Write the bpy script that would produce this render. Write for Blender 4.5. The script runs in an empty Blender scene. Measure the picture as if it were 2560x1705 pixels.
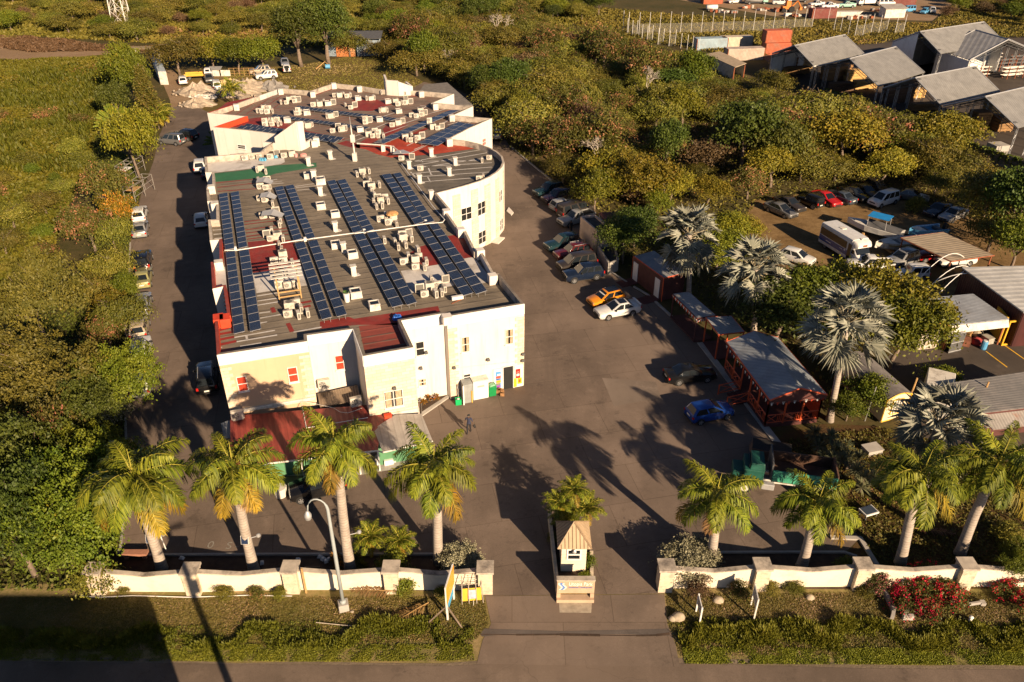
import bpy,bmesh,math,random
import numpy as np
from mathutils import Vector,Matrix
from mathutils.geometry import tessellate_polygon
random.seed(7);RNG=np.random.default_rng(11)
scene=bpy.context.scene
C=scene.collection
PI=math.pi
# ------------------------------------------------------------------ camera
CAM_H,PITCH,FOC=40.0,math.radians(31.7),1991.0
cam_d=bpy.data.cameras.new('camera');cam=bpy.data.objects.new('camera',cam_d);C.objects.link(cam)
cam.location=(0,0,CAM_H);cam.rotation_euler=(PI/2-PITCH,0,0)
cam_d.sensor_width=36.0;cam_d.lens=FOC/2560*36;cam_d.clip_start=0.5;cam_d.clip_end=3000
scene.camera=cam
# ------------------------------------------------------------------ light
SUN_EL=math.radians(22.0);SUN_AZ=math.radians(146.5)
w=bpy.data.worlds.new('World');scene.world=w;w.use_nodes=True
nt=w.node_tree;bg=nt.nodes['Background']
sky=nt.nodes.new('ShaderNodeTexSky');sky.sky_type='NISHITA';sky.sun_disc=False
sky.air_density=0.4;sky.dust_density=0.3;sky.sun_elevation=SUN_EL;sky.sun_rotation=SUN_AZ
nt.links.new(sky.outputs[0],bg.inputs[0]);bg.inputs[1].default_value=0.05
sun_d=bpy.data.lights.new('sun','SUN');sun_d.energy=5.0;sun_d.angle=math.radians(0.53);sun_d.color=(1.0,0.76,0.51)
sun=bpy.data.objects.new('sun',sun_d);C.objects.link(sun)
SD=Vector((math.sin(SUN_AZ)*math.cos(SUN_EL),math.cos(SUN_AZ)*math.cos(SUN_EL),math.sin(SUN_EL)))
sun.rotation_euler=SD.to_track_quat('Z','Y').to_euler()
scene.view_settings.view_transform='Standard';scene.view_settings.look='None'
scene.view_settings.exposure=0.95;scene.view_settings.gamma=1
scene.cycles.max_bounces=5;scene.cycles.diffuse_bounces=1;scene.cycles.glossy_bounces=2
scene.cycles.transparent_max_bounces=4;scene.cycles.caustics_reflective=False;scene.cycles.caustics_refractive=False
# ------------------------------------------------------------------ survey helpers
def at(u,v,z=0.0):
 """the point at height z surveyed at photograph coordinates (u, v)"""
 a=(u-1280)/FOC;b=(v-852.5)/FOC
 dy=math.cos(PITCH)-b*math.sin(PITCH);dz=-math.sin(PITCH)-b*math.cos(PITCH)
 t=(CAM_H-z)/-dz
 return Vector((a*t,dy*t,z))
def proj(p):
 z=p[2]-CAM_H
 d=p[1]*math.cos(PITCH)-z*math.sin(PITCH);dn=-(z*math.cos(PITCH)+p[1]*math.sin(PITCH))
 return 1280+FOC*p[0]/d,852.5+FOC*dn/d
def height_for(g,vt):
 """height of something standing at ground point g whose top is seen at row vt"""
 lo,hi=0,38
 for _ in range(40):
  m=(lo+hi)/2
  if proj((g[0],g[1],m))[1]>vt:lo=m
  else:hi=m
 return lo
def on_wall(u,v,p0,p1):
 """point on the upright plane through p0, p1 seen at (u, v)"""
 a=(u-1280)/FOC;b=(v-852.5)/FOC
 d=Vector((a,math.cos(PITCH)-b*math.sin(PITCH),-math.sin(PITCH)-b*math.cos(PITCH)))
 e=Vector((p1[0]-p0[0],p1[1]-p0[1],0));n=Vector((e.y,-e.x,0))
 o=Vector((0,0,CAM_H));t=(Vector((p0[0],p0[1],0))-o).dot(n)/d.dot(n)
 return o+d*t
def pts(l,z=0.0,s=None,o=None):
 """list of photo points (optionally read in an enlargement with scale s, origin o)"""
 if s:l=[(o[0]+x*s,o[1]+y*s)for x,y in l]
 return[at(x,y,z)for x,y in l]
def zz(o,s,x,y):return(o[0]+x*s,o[1]+y*s)
# ------------------------------------------------------------------ mesh helpers
class MB:
 def __init__(s):s.v=[];s.f=[];s.m=[]
 def add(s,vs,fs,mi=0):
  b=len(s.v);s.v+=[tuple(x)for x in vs]
  for f in fs:s.f.append(tuple(b+i for i in f));s.m.append(mi)
 def box(s,c,d,rz=0.0,mi=0,taper=1.0):
  x,y,z=d[0]/2,d[1]/2,d[2]/2;cr,sr=math.cos(rz),math.sin(rz);vs=[]
  for k in(-1,1):
   t=1 if k<0 else taper
   for(i,j)in((-1,-1),(1,-1),(1,1),(-1,1)):
    px,py=i*x*t,j*y*t
    vs.append((c[0]+px*cr-py*sr,c[1]+px*sr+py*cr,c[2]+k*z))
  s.add(vs,[(3,2,1,0),(4,5,6,7),(0,1,5,4),(1,2,6,5),(2,3,7,6),(3,0,4,7)],mi)
 def slab(s,quad,th,mi=0):
  """quad (4 points, counter-clockwise from its upper side) thickened downwards along its normal"""
  q=[Vector(p)for p in quad];n=(q[1]-q[0]).cross(q[3]-q[0]).normalized()*th
  s.add(q+[p-n for p in q],[(0,1,2,3),(7,6,5,4),(0,4,5,1),(1,5,6,2),(2,6,7,3),(3,7,4,0)],mi)
 def prism(s,poly,z0,z1,mi=0,mi_top=None,bottom=False):
  n=len(poly);poly=ccw(poly)
  s.add([(p[0],p[1],z0)for p in poly]+[(p[0],p[1],z1)for p in poly],[(i,(i+1)%n,n+(i+1)%n,n+i)for i in range(n)],mi)
  s.sheet(poly,z1,mi if mi_top is None else mi_top)
 def sheet(s,poly,z,mi=0):
  poly=ccw(poly)
  tris=tessellate_polygon([[Vector((p[0],p[1],0))for p in poly]])
  vs=[(p[0],p[1],z)for p in poly];fs=[]
  for a,b,c in tris:
   ar=(vs[b][0]-vs[a][0])*(vs[c][1]-vs[a][1])-(vs[c][0]-vs[a][0])*(vs[b][1]-vs[a][1])
   fs.append((a,b,c)if ar>0 else(a,c,b))
  s.add(vs,fs,mi)
 def tube(s,path,r,n=6,mi=0,cap=True):
  path=[Vector(p)for p in path];m=len(path)
  rs=r if isinstance(r,(list,tuple))else[r]*m
  b=len(s.v)
  for i,p in enumerate(path):
   d=(path[min(i+1,m-1)]-path[max(i-1,0)]).normalized()
   a=d.cross(Vector((0,0,1))if abs(d.z)<.95 else Vector((1,0,0))).normalized();c=d.cross(a)
   for k in range(n):
    t=2*PI*k/n;q=p+(a*math.cos(t)+c*math.sin(t))*rs[i];s.v.append(tuple(q))
  for i in range(m-1):
   for k in range(n):
    k2=(k+1)%n
    s.f.append((b+i*n+k,b+i*n+k2,b+(i+1)*n+k2,b+(i+1)*n+k));s.m.append(mi)
  if cap:
   s.f.append(tuple(b+k for k in range(n))[::-1]);s.m.append(mi)
   s.f.append(tuple(b+(m-1)*n+k for k in range(n)));s.m.append(mi)
 def lathe(s,c,prof,n=12,mi=0):
  b=len(s.v)
  for r,z in prof:
   for k in range(n):s.v.append((c[0]+r*math.cos(2*PI*k/n),c[1]+r*math.sin(2*PI*k/n),c[2]+z))
  for i in range(len(prof)-1):
   for k in range(n):
    k2=(k+1)%n;s.f.append((b+i*n+k,b+i*n+k2,b+(i+1)*n+k2,b+(i+1)*n+k));s.m.append(mi)
  s.f.append(tuple(b+(len(prof)-1)*n+k for k in range(n)));s.m.append(mi)
 def disc(s,c,r,nrm,n=14,mi=0):
  nrm=Vector(nrm).normalized();a=nrm.cross(Vector((0,0,1))if abs(nrm.z)<.9 else Vector((1,0,0))).normalized();d=nrm.cross(a)
  s.add([Vector(c)+(a*math.cos(2*PI*k/n)+d*math.sin(2*PI*k/n))*r for k in range(n)],[tuple(range(n))],mi)
 def mesh(s,name,mats,smooth=False):
  me=bpy.data.meshes.new(name);me.from_pydata(s.v,[],s.f)
  mats=mats if isinstance(mats,(list,tuple))else[mats]
  for m in mats:me.materials.append(m)
  me.polygons.foreach_set('material_index',s.m)
  if smooth:me.polygons.foreach_set('use_smooth',[True]*len(s.f))
  me.update();return me
 def build(s,name,mats,parent=None,smooth=False,bevel=0):
  me=s.mesh(name,mats,smooth)
  if bevel:
   bm=bmesh.new();bm.from_mesh(me)
   bmesh.ops.bevel(bm,geom=[e for e in bm.edges if len(e.link_faces)==2 and e.calc_face_angle(0)>.4],offset=bevel,segments=2,affect='EDGES',profile=.5,clamp_overlap=True)
   bm.to_mesh(me);bm.free()
  return link(name,me,parent)
def ccw(poly):
 a=sum(poly[i][0]*poly[(i+1)%len(poly)][1]-poly[(i+1)%len(poly)][0]*poly[i][1]for i in range(len(poly)))
 return list(poly)if a>0 else list(poly)[::-1]
def link(name,me,parent=None):
 o=bpy.data.objects.new(name,me);C.objects.link(o)
 if parent:o.parent=parent
 return o
def tag(o,label,cat,group=None,kind=None):
 o['label']=label;o['category']=cat
 if group:o['group']=group
 if kind:o['kind']=kind
 return o
def thing(name,label,cat,loc=(0,0,0),rz=0.0,group=None,sc=1.0):
 o=bpy.data.objects.new(name,None);C.objects.link(o);o.empty_display_size=.3
 o.location=loc;o.rotation_euler=(0,0,rz);o.scale=(sc,sc,sc)if not isinstance(sc,tuple)else sc
 return tag(o,label,cat,group)
def structure(o):o['kind']='structure';return o
def stuff(o,label,cat):o['label']=label;o['category']=cat;o['kind']='stuff';return o
KIDS={}
def copy_tree(src,loc,rz=None,sc=None,label=None,group=None):
 r=src.copy();C.objects.link(r);r.location=loc
 if rz is not None:r.rotation_euler=(0,0,rz)
 if sc is not None:r.scale=sc if isinstance(sc,tuple)else(sc,sc,sc)
 if label:r['label']=label
 if group:r['group']=group
 def rec(a,b):
  for ch in KIDS.setdefault(a.name,[c for c in a.children]):
   c=ch.copy();C.objects.link(c);c.parent=b;rec(ch,c)
 rec(src,r);return r
# ------------------------------------------------------------------ materials
def newmat(name):
 m=bpy.data.materials.new(name);m.use_nodes=True;return m,m.node_tree.nodes,m.node_tree.links,m.node_tree.nodes['Principled BSDF']
def rgb(c):return(c[0],c[1],c[2],1.0)
def ramp(N,stops):
 r=N.new('ShaderNodeValToRGB');e=r.color_ramp.elements
 e[0].position,e[0].color=stops[0][0],rgb(stops[0][1]);e[1].position,e[1].color=stops[-1][0],rgb(stops[-1][1])
 for p,c in stops[1:-1]:
  k=e.new(p);k.color=rgb(c)
 return r
def noise(N,L,scale,detail=4,coord=None,rough=.6):
 n=N.new('ShaderNodeTexNoise');n.inputs['Scale'].default_value=scale;n.inputs['Detail'].default_value=detail;n.inputs['Roughness'].default_value=rough
 if coord is not None:L.new(coord,n.inputs['Vector'])
 return n
def mixc(N,L,fac,a,b,mode='MIX'):
 x=N.new('ShaderNodeMix');x.data_type='RGBA';x.blend_type=mode
 for i,s in((0,fac),(6,a),(7,b)):
  if isinstance(s,(int,float)):x.inputs[i].default_value=s
  elif isinstance(s,tuple):x.inputs[i].default_value=rgb(s)
  else:L.new(s,x.inputs[i])
 return x.outputs[2]
def maprange(N,L,val,a,b,c=0.0,d=1.0):
 m=N.new('ShaderNodeMapRange');L.new(val,m.inputs[0])
 for i,x in enumerate((a,b,c,d)):m.inputs[i+1].default_value=x
 return m.outputs[0]
def coords(N,L,rz=0.0,sc=(1,1,1),kind='Position'):
 if kind=='Position':g=N.new('ShaderNodeNewGeometry').outputs['Position']
 else:g=N.new('ShaderNodeTexCoord').outputs['Object']
 mp=N.new('ShaderNodeMapping');mp.inputs['Rotation'].default_value=(0,0,rz);mp.inputs['Scale'].default_value=sc
 L.new(g,mp.inputs[0]);return mp.outputs[0]
def bump(N,L,B,h,strength=.3,dist=.02):
 b=N.new('ShaderNodeBump');b.inputs['Strength'].default_value=strength;b.inputs['Distance'].default_value=dist
 L.new(h,b.inputs['Height']);L.new(b.outputs[0],B.inputs['Normal'])
def plain(name,col,rough=.6,var=.25,scale=1.5,metal=0.0,spec=.4,dirt=None,dscale=.6,damt=.5,kind='Position',bmp=0):
 """paint/metal/stone with uneven tone and optional dirt patches"""
 m,N,L,B=newmat(name)
 co=coords(N,L,kind=kind);n=noise(N,L,scale,6,co)
 lo=tuple(max(0,c*(1-var))for c in col);hi=tuple(min(1,c*(1+var*.6))for c in col)
 r=ramp(N,[(.3,lo),(.7,hi)]);L.new(n.outputs[0],r.inputs[0]);out=r.outputs[0]
 if dirt:
  n2=noise(N,L,dscale,8,co,.7);f=maprange(N,L,n2.outputs[0],.5,.68,0,damt)
  out=mixc(N,L,f,out,dirt)
 L.new(out,B.inputs['Base Color']);B.inputs['Roughness'].default_value=rough;B.inputs['Metallic'].default_value=metal
 B.inputs['Specular IOR Level'].default_value=spec
 if bmp:bump(N,L,B,n.outputs[0],bmp,.03)
 return m
def leafmat(name,a,b,c=None,cpos=.88,hue=.04,trans=.12):
 """foliage pigment: two greens mixed leaf by leaf, a third colour (flowers, pods, dry leaves) for the last few"""
 m,N,L,B=newmat(name)
 t=N.new('ShaderNodeAttribute');t.attribute_name='tint'
 r=ramp(N,[(0,a),(cpos-.02 if c else 1,b)])if not c else ramp(N,[(0,a),(cpos-.04,b),(cpos,c),(1,c)])
 L.new(t.outputs['Fac'],r.inputs[0])
 oi=N.new('ShaderNodeObjectInfo');hs=N.new('ShaderNodeHueSaturation');L.new(r.outputs[0],hs.inputs['Color'])
 L.new(maprange(N,L,oi.outputs['Random'],0,1,.5-hue,.5+hue*.6),hs.inputs['Hue'])
 mm=N.new('ShaderNodeMath');mm.operation='FRACT';m2=N.new('ShaderNodeMath');m2.operation='MULTIPLY';m2.inputs[1].default_value=7.31
 L.new(oi.outputs['Random'],m2.inputs[0]);L.new(m2.outputs[0],mm.inputs[0])
 L.new(maprange(N,L,mm.outputs[0],0,1,.7,1.3),hs.inputs['Value'])
 L.new(hs.outputs[0],B.inputs['Base Color']);B.inputs['Roughness'].default_value=.55;B.inputs['Specular IOR Level'].default_value=.25
 if trans:
  tr=N.new('ShaderNodeBsdfTranslucent');L.new(hs.outputs[0],tr.inputs[0]);mx=N.new('ShaderNodeMixShader');mx.inputs[0].default_value=trans
  L.new(B.outputs[0],mx.inputs[1]);L.new(tr.outputs[0],mx.inputs[2]);L.new(mx.outputs[0],N['Material Output'].inputs[0])
 return m
def streaked(name,col,stain,amt=.5):
 """render with rain streaks running down it"""
 m,N,L,B=newmat(name);co=coords(N,L);n=noise(N,L,.6,8,co,.65);s=noise(N,L,1.0,6,coords(N,L,0,(2.2,2.2,.16)),.7)
 r=ramp(N,[(.3,tuple(c*.9 for c in col)),(.7,col)]);L.new(n.outputs[0],r.inputs[0]);c=mixc(N,L,maprange(N,L,s.outputs[0],.52,.7,0,amt),r.outputs[0],stain)
 L.new(c,B.inputs['Base Color']);B.inputs['Roughness'].default_value=.85;B.inputs['Specular IOR Level'].default_value=.3;bump(N,L,B,noise(N,L,25,3,co).outputs[0],.15,.01);return m
def carpaint(name,col,rough=.28,metal=0.0):
 m,N,L,B=newmat(name);B.inputs['Base Color'].default_value=rgb(col);B.inputs['Roughness'].default_value=rough;B.inputs['Metallic'].default_value=metal
 B.inputs['Coat Weight'].default_value=.5;B.inputs['Coat Roughness'].default_value=.12
 co=coords(N,L,kind='Object');n=noise(N,L,3.0,5,co);r=ramp(N,[(.3,tuple(x*.85 for x in col)),(.75,tuple(min(1,x*1.05+.004)for x in col))]);L.new(n.outputs[0],r.inputs[0]);L.new(r.outputs[0],B.inputs['Base Color'])
 return m
M={}
M['glass']=carpaint('dark_glass',(.012,.016,.02),.08)
M['tyre']=plain('tyre_rubber',(.018,.018,.018),.85)
M['rim']=plain('alloy_rim',(.45,.45,.46),.35,metal=.6)
M['black']=plain('black_plastic',(.02,.02,.02),.6)
M['white']=plain('white_paint',(.78,.76,.72),.55,.08,dirt=(.4,.36,.3),damt=.35)
M['dirtywhite']=plain('weathered_white',(.66,.62,.55),.7,.12,dirt=(.22,.18,.14),dscale=1.3,damt=.75)
M['cream']=streaked('cream_render',(.74,.68,.61),(.5,.43,.35),.5)
M['peach']=streaked('peach_render',(.62,.43,.28),(.48,.32,.2),.5)
M['grey']=plain('grey_concrete',(.24,.22,.2),.9,.25,2,dirt=(.1,.09,.08),dscale=1.2)
M['kerb']=plain('kerb_concrete',(.42,.39,.35),.9,.2,2,dirt=(.15,.13,.11),dscale=1.0)
M['steel']=plain('galvanised_steel',(.5,.5,.5),.45,.12,metal=.4)
M['darksteel']=plain('dark_steel',(.1,.1,.1),.55,.2)
M['orange']=plain('orange_red_timber',(.62,.10,.03),.6,.2)
M['maroon']=plain('maroon_boards',(.10,.035,.03),.75,.25)
M['wood']=plain('raw_timber',(.5,.3,.12),.8,.3,3)
M['rust']=plain('rusty_steel',(.28,.09,.04),.85,.4,2)
M['redpaint']=plain('red_roof_paint',(.25,.03,.024),.7,.3,.8,dirt=(.16,.06,.05),dscale=.5,damt=.7)
M['brightred']=plain('bright_red_paint',(.62,.06,.02),.6,.2)
M['greenpaint']=plain('green_roof_paint',(.035,.15,.07),.75,.2,.8,dirt=(.06,.14,.08))
M['whitepatch']=plain('white_roof_coating',(.6,.57,.54),.8,.12,.7,dirt=(.3,.27,.24),dscale=.45,damt=.8)
M['yellow']=plain('yellow_trim',(.75,.42,.03),.55)
M['bark']=plain('grey_bark',(.2,.15,.11),.9,.4,4,kind='Object')
M['palebark']=plain('pale_bark',(.42,.36,.29),.9,.3,4,kind='Object')
M['soil']=plain('dark_soil',(.07,.045,.03),.95,.5,1.2,dirt=(.11,.07,.045),dscale=3)
# ------------------------------------------------------------------ ground, roads, lots
def groundmat(name,stops,sc=.12,sc2=1.3,rough=.95,b=.5):
 m,N,L,B=newmat(name);co=coords(N,L)
 n=noise(N,L,sc,8,co,.65);n2=noise(N,L,sc2,8,co,.75)
 ad=N.new('ShaderNodeMath');ad.operation='MULTIPLY_ADD';L.new(n2.outputs[0],ad.inputs[0]);ad.inputs[1].default_value=.45;L.new(maprange(N,L,n.outputs[0],0,1,0,.6),ad.inputs[2])
 r=ramp(N,stops);L.new(ad.outputs[0],r.inputs[0]);L.new(r.outputs[0],B.inputs['Base Color']);B.inputs['Roughness'].default_value=rough
 B.inputs['Specular IOR Level'].default_value=.15
 bump(N,L,B,n2.outputs[0],b,.1);return m
M['ground']=groundmat('scrub_ground',[(.25,(.035,.035,.012)),(.45,(.06,.055,.018)),(.6,(.10,.075,.03)),(.8,(.15,.10,.05))])
M['lawn']=groundmat('dry_lawn',[(.3,(.075,.06,.018)),(.5,(.13,.095,.03)),(.7,(.2,.135,.06))],.09)
M['dirt']=groundmat('bare_dirt',[(.3,(.20,.13,.075)),(.5,(.27,.18,.105)),(.75,(.36,.26,.17))],.15)
M['verge']=groundmat('verge_turf',[(.3,(.10,.11,.022)),(.5,(.2,.165,.06)),(.68,(.38,.27,.14))],.3,3)
M['yarddirt']=groundmat('dry_yard',[(.32,(.09,.06,.022)),(.48,(.17,.105,.045)),(.6,(.24,.155,.07)),(.75,(.33,.22,.11))],.3)
def asphaltmat(name,base,slab=True,rz=0.0,bw=5.2,bh=4.0):
 m,N,L,B=newmat(name);co=coords(N,L,rz)
 n=noise(N,L,.14,8,co,.62);n2=noise(N,L,12,4,co,.8);n3=noise(N,L,.55,8,co,.75)
 r=ramp(N,[(.28,tuple(x*.6 for x in base)),(.5,base),(.72,tuple(x*1.45 for x in base))]);L.new(n.outputs[0],r.inputs[0])
 c=mixc(N,L,maprange(N,L,n2.outputs[0],.3,.7,0,.5),r.outputs[0],tuple(x*.5 for x in base))
 c=mixc(N,L,maprange(N,L,n3.outputs[0],.55,.68,0,.5),c,tuple(x*1.5 for x in base))
 c=mixc(N,L,maprange(N,L,n3.outputs[0],.45,.33,0,.65),c,tuple(x*.4 for x in base))
 n4=noise(N,L,1.0,6,coords(N,L,rz+.3,(.5,.05,1)),.65);c=mixc(N,L,maprange(N,L,n4.outputs[0],.5,.66,0,.4),c,tuple(x*.62 for x in base));n5=noise(N,L,2.2,3,co,.5);c=mixc(N,L,maprange(N,L,n5.outputs[0],.66,.74,0,.5),c,tuple(x*.4 for x in base));n6=noise(N,L,.05,4,co,.5);c=mixc(N,L,maprange(N,L,n6.outputs[0],.45,.6,0,.45),c,tuple(x*1.35 for x in base))
 if slab:
  br=N.new('ShaderNodeTexBrick');L.new(co,br.inputs[0]);br.inputs['Scale'].default_value=1;br.inputs['Brick Width'].default_value=bw;br.inputs['Row Height'].default_value=bh
  br.inputs['Mortar Size'].default_value=.03;br.inputs['Color1'].default_value=(.8,.8,.8,1);br.inputs['Color2'].default_value=(1.0,1.0,1.0,1);br.inputs['Mortar'].default_value=(.55,.53,.5,1)
  c=mixc(N,L,.7,c,br.outputs[0],'MULTIPLY')
 wv=noise(N,L,.35,3,co);v=N.new('ShaderNodeTexVoronoi');v.feature='DISTANCE_TO_EDGE';v.inputs['Scale'].default_value=.16
 wc=N.new('ShaderNodeVectorMath');wc.operation='MULTIPLY_ADD';L.new(wv.outputs[1],wc.inputs[0]);wc.inputs[1].default_value=(2.5,2.5,2.5);L.new(co,wc.inputs[2]);L.new(wc.outputs[0],v.inputs['Vector'])
 c=mixc(N,L,maprange(N,L,v.outputs['Distance'],0,.004,.3,0),c,tuple(x*.3 for x in base))
 L.new(c,B.inputs['Base Color']);B.inputs['Roughness'].default_value=.88;B.inputs['Specular IOR Level'].default_value=.25
 bump(N,L,B,n2.outputs[0],.25,.01);return m
M['lot']=asphaltmat('parking_concrete',(.19,.143,.112),True,math.radians(-12))
M['drive']=asphaltmat('driveway_concrete',(.205,.155,.12),True,0,6.2,4.6)
M['road']=asphaltmat('road_asphalt',(.18,.135,.103),False)
M['yardasph']=asphaltmat('yard_asphalt',(.085,.068,.055),False)
def sheet(name,poly,z,mat):
 b=MB();b.sheet(poly,z);return structure(b.build(name,mat))
g=MB();g.sheet([(-900,-60),(900,-60),(900,1500),(-900,1500)],0.0);structure(g.build('ground',M['ground']))
road_edge=[(-140,29.35),(-30,29.5),(-14,29.25),(-3.5,29.15),(1.5,29.5),(8,29.4),(20,29.0),(60,28.6),(140,28.4)]
sheet('road',[(-140,17.5)]+[(x,y)for x,y in road_edge]+[(140,17.5)],.016,M['road'])
sheet('gravel_shoulder',[(-140,29.0)]+[(x,y+.28+.12*math.sin(x*1.7)+.1*math.sin(x*.53)+.08*math.sin(x*4.1))for x,y in[(-140+4*i,float(np.interp(-140+4*i,[p[0]for p in road_edge],[p[1]for p in road_edge])))for i in range(71)]]+[(140,28.2)],.008,groundmat('dusty_shoulder',[(.3,(.13,.1,.07)),(.55,(.2,.155,.11)),(.75,(.27,.21,.15))],.8,5))
sheet('verge',[(-140,29),(140,28),(140,35.2),(9.5,35.2),(-3.0,35.2),(-140,35.2)],.004,M['verge'])
lot=pts([(300,1391),(1094,1391),(1150,1450),(1213,1490),(1661,1484),(1702,1420),(1740,1386),(2110,1384),(2150,1345),(2075,1250),(2010,1190),(1955,1125),(1860,1000),(1752,860),(1640,757),(1530,685),(1465,600),(1420,470),(1350,428),(1275,366),(1250,330),(1235,300),(1190,250),(1140,222),(1060,205),(1000,230),(700,330),(520,280),(480,262),(430,268),(398,340),(385,400),(352,490),(326,608),(318,780),(312,1000),(316,1110),(308,1290)])
sheet('parking_lot',lot,.012,M['lot'])
apron=pts([(1213,1491),(1228,1560),(1207,1600),(1192,1660),(1700,1668),(1688,1610),(1668,1560),(1661,1486)])
sheet('driveway',apron,.020,M['drive'])
b=MB();b.sheet(pts([(1200,1583),(1212,1572),(1400,1578),(1560,1575),(1672,1572),(1672,1590),(1560,1586),(1400,1588),(1280,1585),(1205,1592)]),.026)
structure(b.build('driveway_patch',asphaltmat('repair_asphalt',(.12,.1,.088),False)))
b=MB()
pth=[at(u,v,.026)for u,v in[(1200,1586),(1290,1587),(1400,1586),(1500,1588),(1590,1589),(1640,1588),(1674,1584)]]
for i in range(len(pth)-1):
 p,q=pth[i],pth[i+1];wd=.03+.03*(i%3);b.add([p+Vector((0,-wd,.003)),q+Vector((0,-wd,.003)),q+Vector((0,wd,.003)),p+Vector((0,wd,.003))],[(0,1,2,3)])
structure(b.build('driveway_crack',M['soil']))
sheet('parking_patch',pts([(1505,945),(1640,955),(1652,995),(1535,1016)]),.017,asphaltmat('patch_concrete',(.21,.165,.132),False))
lawn=pts([(410,170),(560,175),(760,160),(870,140),(960,140),(1010,175),(1060,206),(1100,225),(1000,260),(700,300),(500,290),(455,270),(420,230)])
sheet('back_lawn',lawn,.004,M['lawn'])
track=pts([(398,175),(440,176),(452,215),(480,255),(500,275),(470,300),(430,290),(425,250),(410,215)])
sheet('dirt_track',track,.008,M['dirt'])
sheet('dirt_patch',pts([(450,185),(640,185),(690,215),(640,245),(480,232)]),.008,groundmat('trampled_lawn',[(.3,(.12,.085,.03)),(.55,(.2,.14,.06)),(.75,(.3,.22,.13))],.2))
sheet('car_yard',pts([(1880,500),(2120,470),(2250,480),(2420,540),(2560,580),(2620,720),(2560,800),(2330,760),(2150,730),(1960,690),(1850,590)]),.004,M['yarddirt'])
sheet('workshop_yard',pts([(2200,905),(2290,840),(2480,820),(2700,830),(2700,1200),(2260,1080)]),.004,M['yardasph'])
sheet('timber_yard',pts([(1900,140),(2040,245),(2150,280),(2330,350),(2800,480),(2900,200),(2560,90),(2250,95),(2050,110)]),.004,M['yardasph'])
sheet('scrap_yard',pts([(1700,0),(1930,40),(2080,45),(2330,52),(2380,10),(2330,-10),(1700,-10)]),.004,M['dirt'])
sheet('cleared_strip',pts([(-80,100),(60,95),(300,122),(420,120),(640,100),(900,55),(1200,12),(1330,0),(1320,12),(1100,42),(900,72),(640,120),(420,138),(240,138),(60,156),(-80,150)]),.004,M['dirt'])
sheet('planting_bed',pts([(225,1470),(300,1391),(1094,1391),(1145,1445),(1200,1478)]),.016,M['soil'])
sheet('planting_bed',pts([(1672,1470),(1702,1420),(1742,1385),(2110,1385),(2190,1440),(2230,1474)]),.016,M['soil'])
sheet('side_garden',pts([(2150,1345),(2075,1250),(2010,1190),(1955,1125),(1925,1080),(2060,1060),(2190,1065),(2330,1100),(2480,1150),(2620,1240),(2720,1470),(2235,1474),(2190,1440),(2118,1384)]),.010,groundmat('leafy_soil',[(.3,(.05,.03,.015)),(.5,(.09,.05,.022)),(.62,(.09,.075,.02)),(.8,(.17,.085,.035))],.4,4))
def kerb(path,w=.16,h=.13,mat=None,name='kerb'):
 b=MB();p=[at(u,v)for u,v in path]
 for i in range(len(p)-1):
  a,c=p[i],p[i+1];d=(c-a);l=d.length;b.box(((a.x+c.x)/2,(a.y+c.y)/2,h/2+.002*(i%2)),(l+w*.5,w,h),math.atan2(d.y,d.x))
 return structure(b.build(name,mat or M['kerb']))
kerb([(306,1389),(700,1387),(1094,1387)])
kerb([(318,1110),(314,1200),(310,1290),(302,1372),(295,1385)]);kerb([(326,608),(318,780),(312,990),(316,1108)])
kerb([(1742,1383),(1900,1382),(2110,1382),(2140,1392)]);kerb([(2078,1345),(2150,1348),(2195,1420)],.3,.15)
kerb([(1350,428),(1392,463)],.22);kerb([(1275,366),(1351,430)],.22)
kerb([(1530,683),(1566,706)],.2);kerb([(1585,718),(1626,742)],.2);kerb([(1639,756),(1741,849)],.25);kerb([(1752,860),(1830,960),(1925,1085),(1975,1150)],.6,.1)
# ------------------------------------------------------------------ the commercial building
ZR,ZP=7.5,8.2
BANG=math.radians(18.9)
z5=lambda l:[(500+x/5.6,640+y/5.6)for x,y in l]
front=[(542,887),(768,852.5),(767,838),(883,822),(907,890),(1034,867.7),(1002.7,801),(1109,783),(1117,791),(1311,759)]
right=[(1248,684),(1236,684),(1204,627),(1190,627),(1162,571),(1147,572),(1114,525),(1127,524),(1092,483)]
curve=[(1135,472),(1168,463),(1200,453),(1225,442),(1244,430),(1256,417),(1261,405),(1257,391),(1244,379),(1225,369),(1200,359.5),(1165,351.5),(1123,347)]
rear=[(1173,321),(1230,296),(1135,288),(1183,265.7),(1083.6,256.8),(1135,234.5),(1052,227),(1018,226),(950,223),(903,215),(833.5,207.7),(776,227),(699,220),(646,239),(587,260),(518,282),(612,291),(532,318),(623,326.5),(708,338),(668,364),(650,380),(511,392)]
left=[(513,431),(530,431),(531,463),(515.5,464),(518,503),(540,503),(541,548),(520,549),(524.5,601),(548,599),(549,654),(527,655),(531,722),(558,716),(568,786),(536,789)]
outline_px=front+right+curve+rear+left
OUT=[at(u,v,ZP)for u,v in outline_px]
NF,NR,NC,NB,NL=len(front),len(right),len(curve),len(rear),len(left)
bld=thing('commercial_building','long cream two storey building with solar roof and curved right wing','building',(OUT[0].x,OUT[0].y,0))
BO=Vector((OUT[0].x,OUT[0].y,0))
def bpart(b,name,mats,parent=None,**k):
 o=b.build(name,mats,None,**k);par=parent or bld
 o.data.transform(Matrix.Translation(-BO));o.parent=par
 return o
n=len(OUT);is_ccw=sum(OUT[i].x*OUT[(i+1)%n].y-OUT[(i+1)%n].x*OUT[i].y for i in range(n))>0
inn=[]
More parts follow.
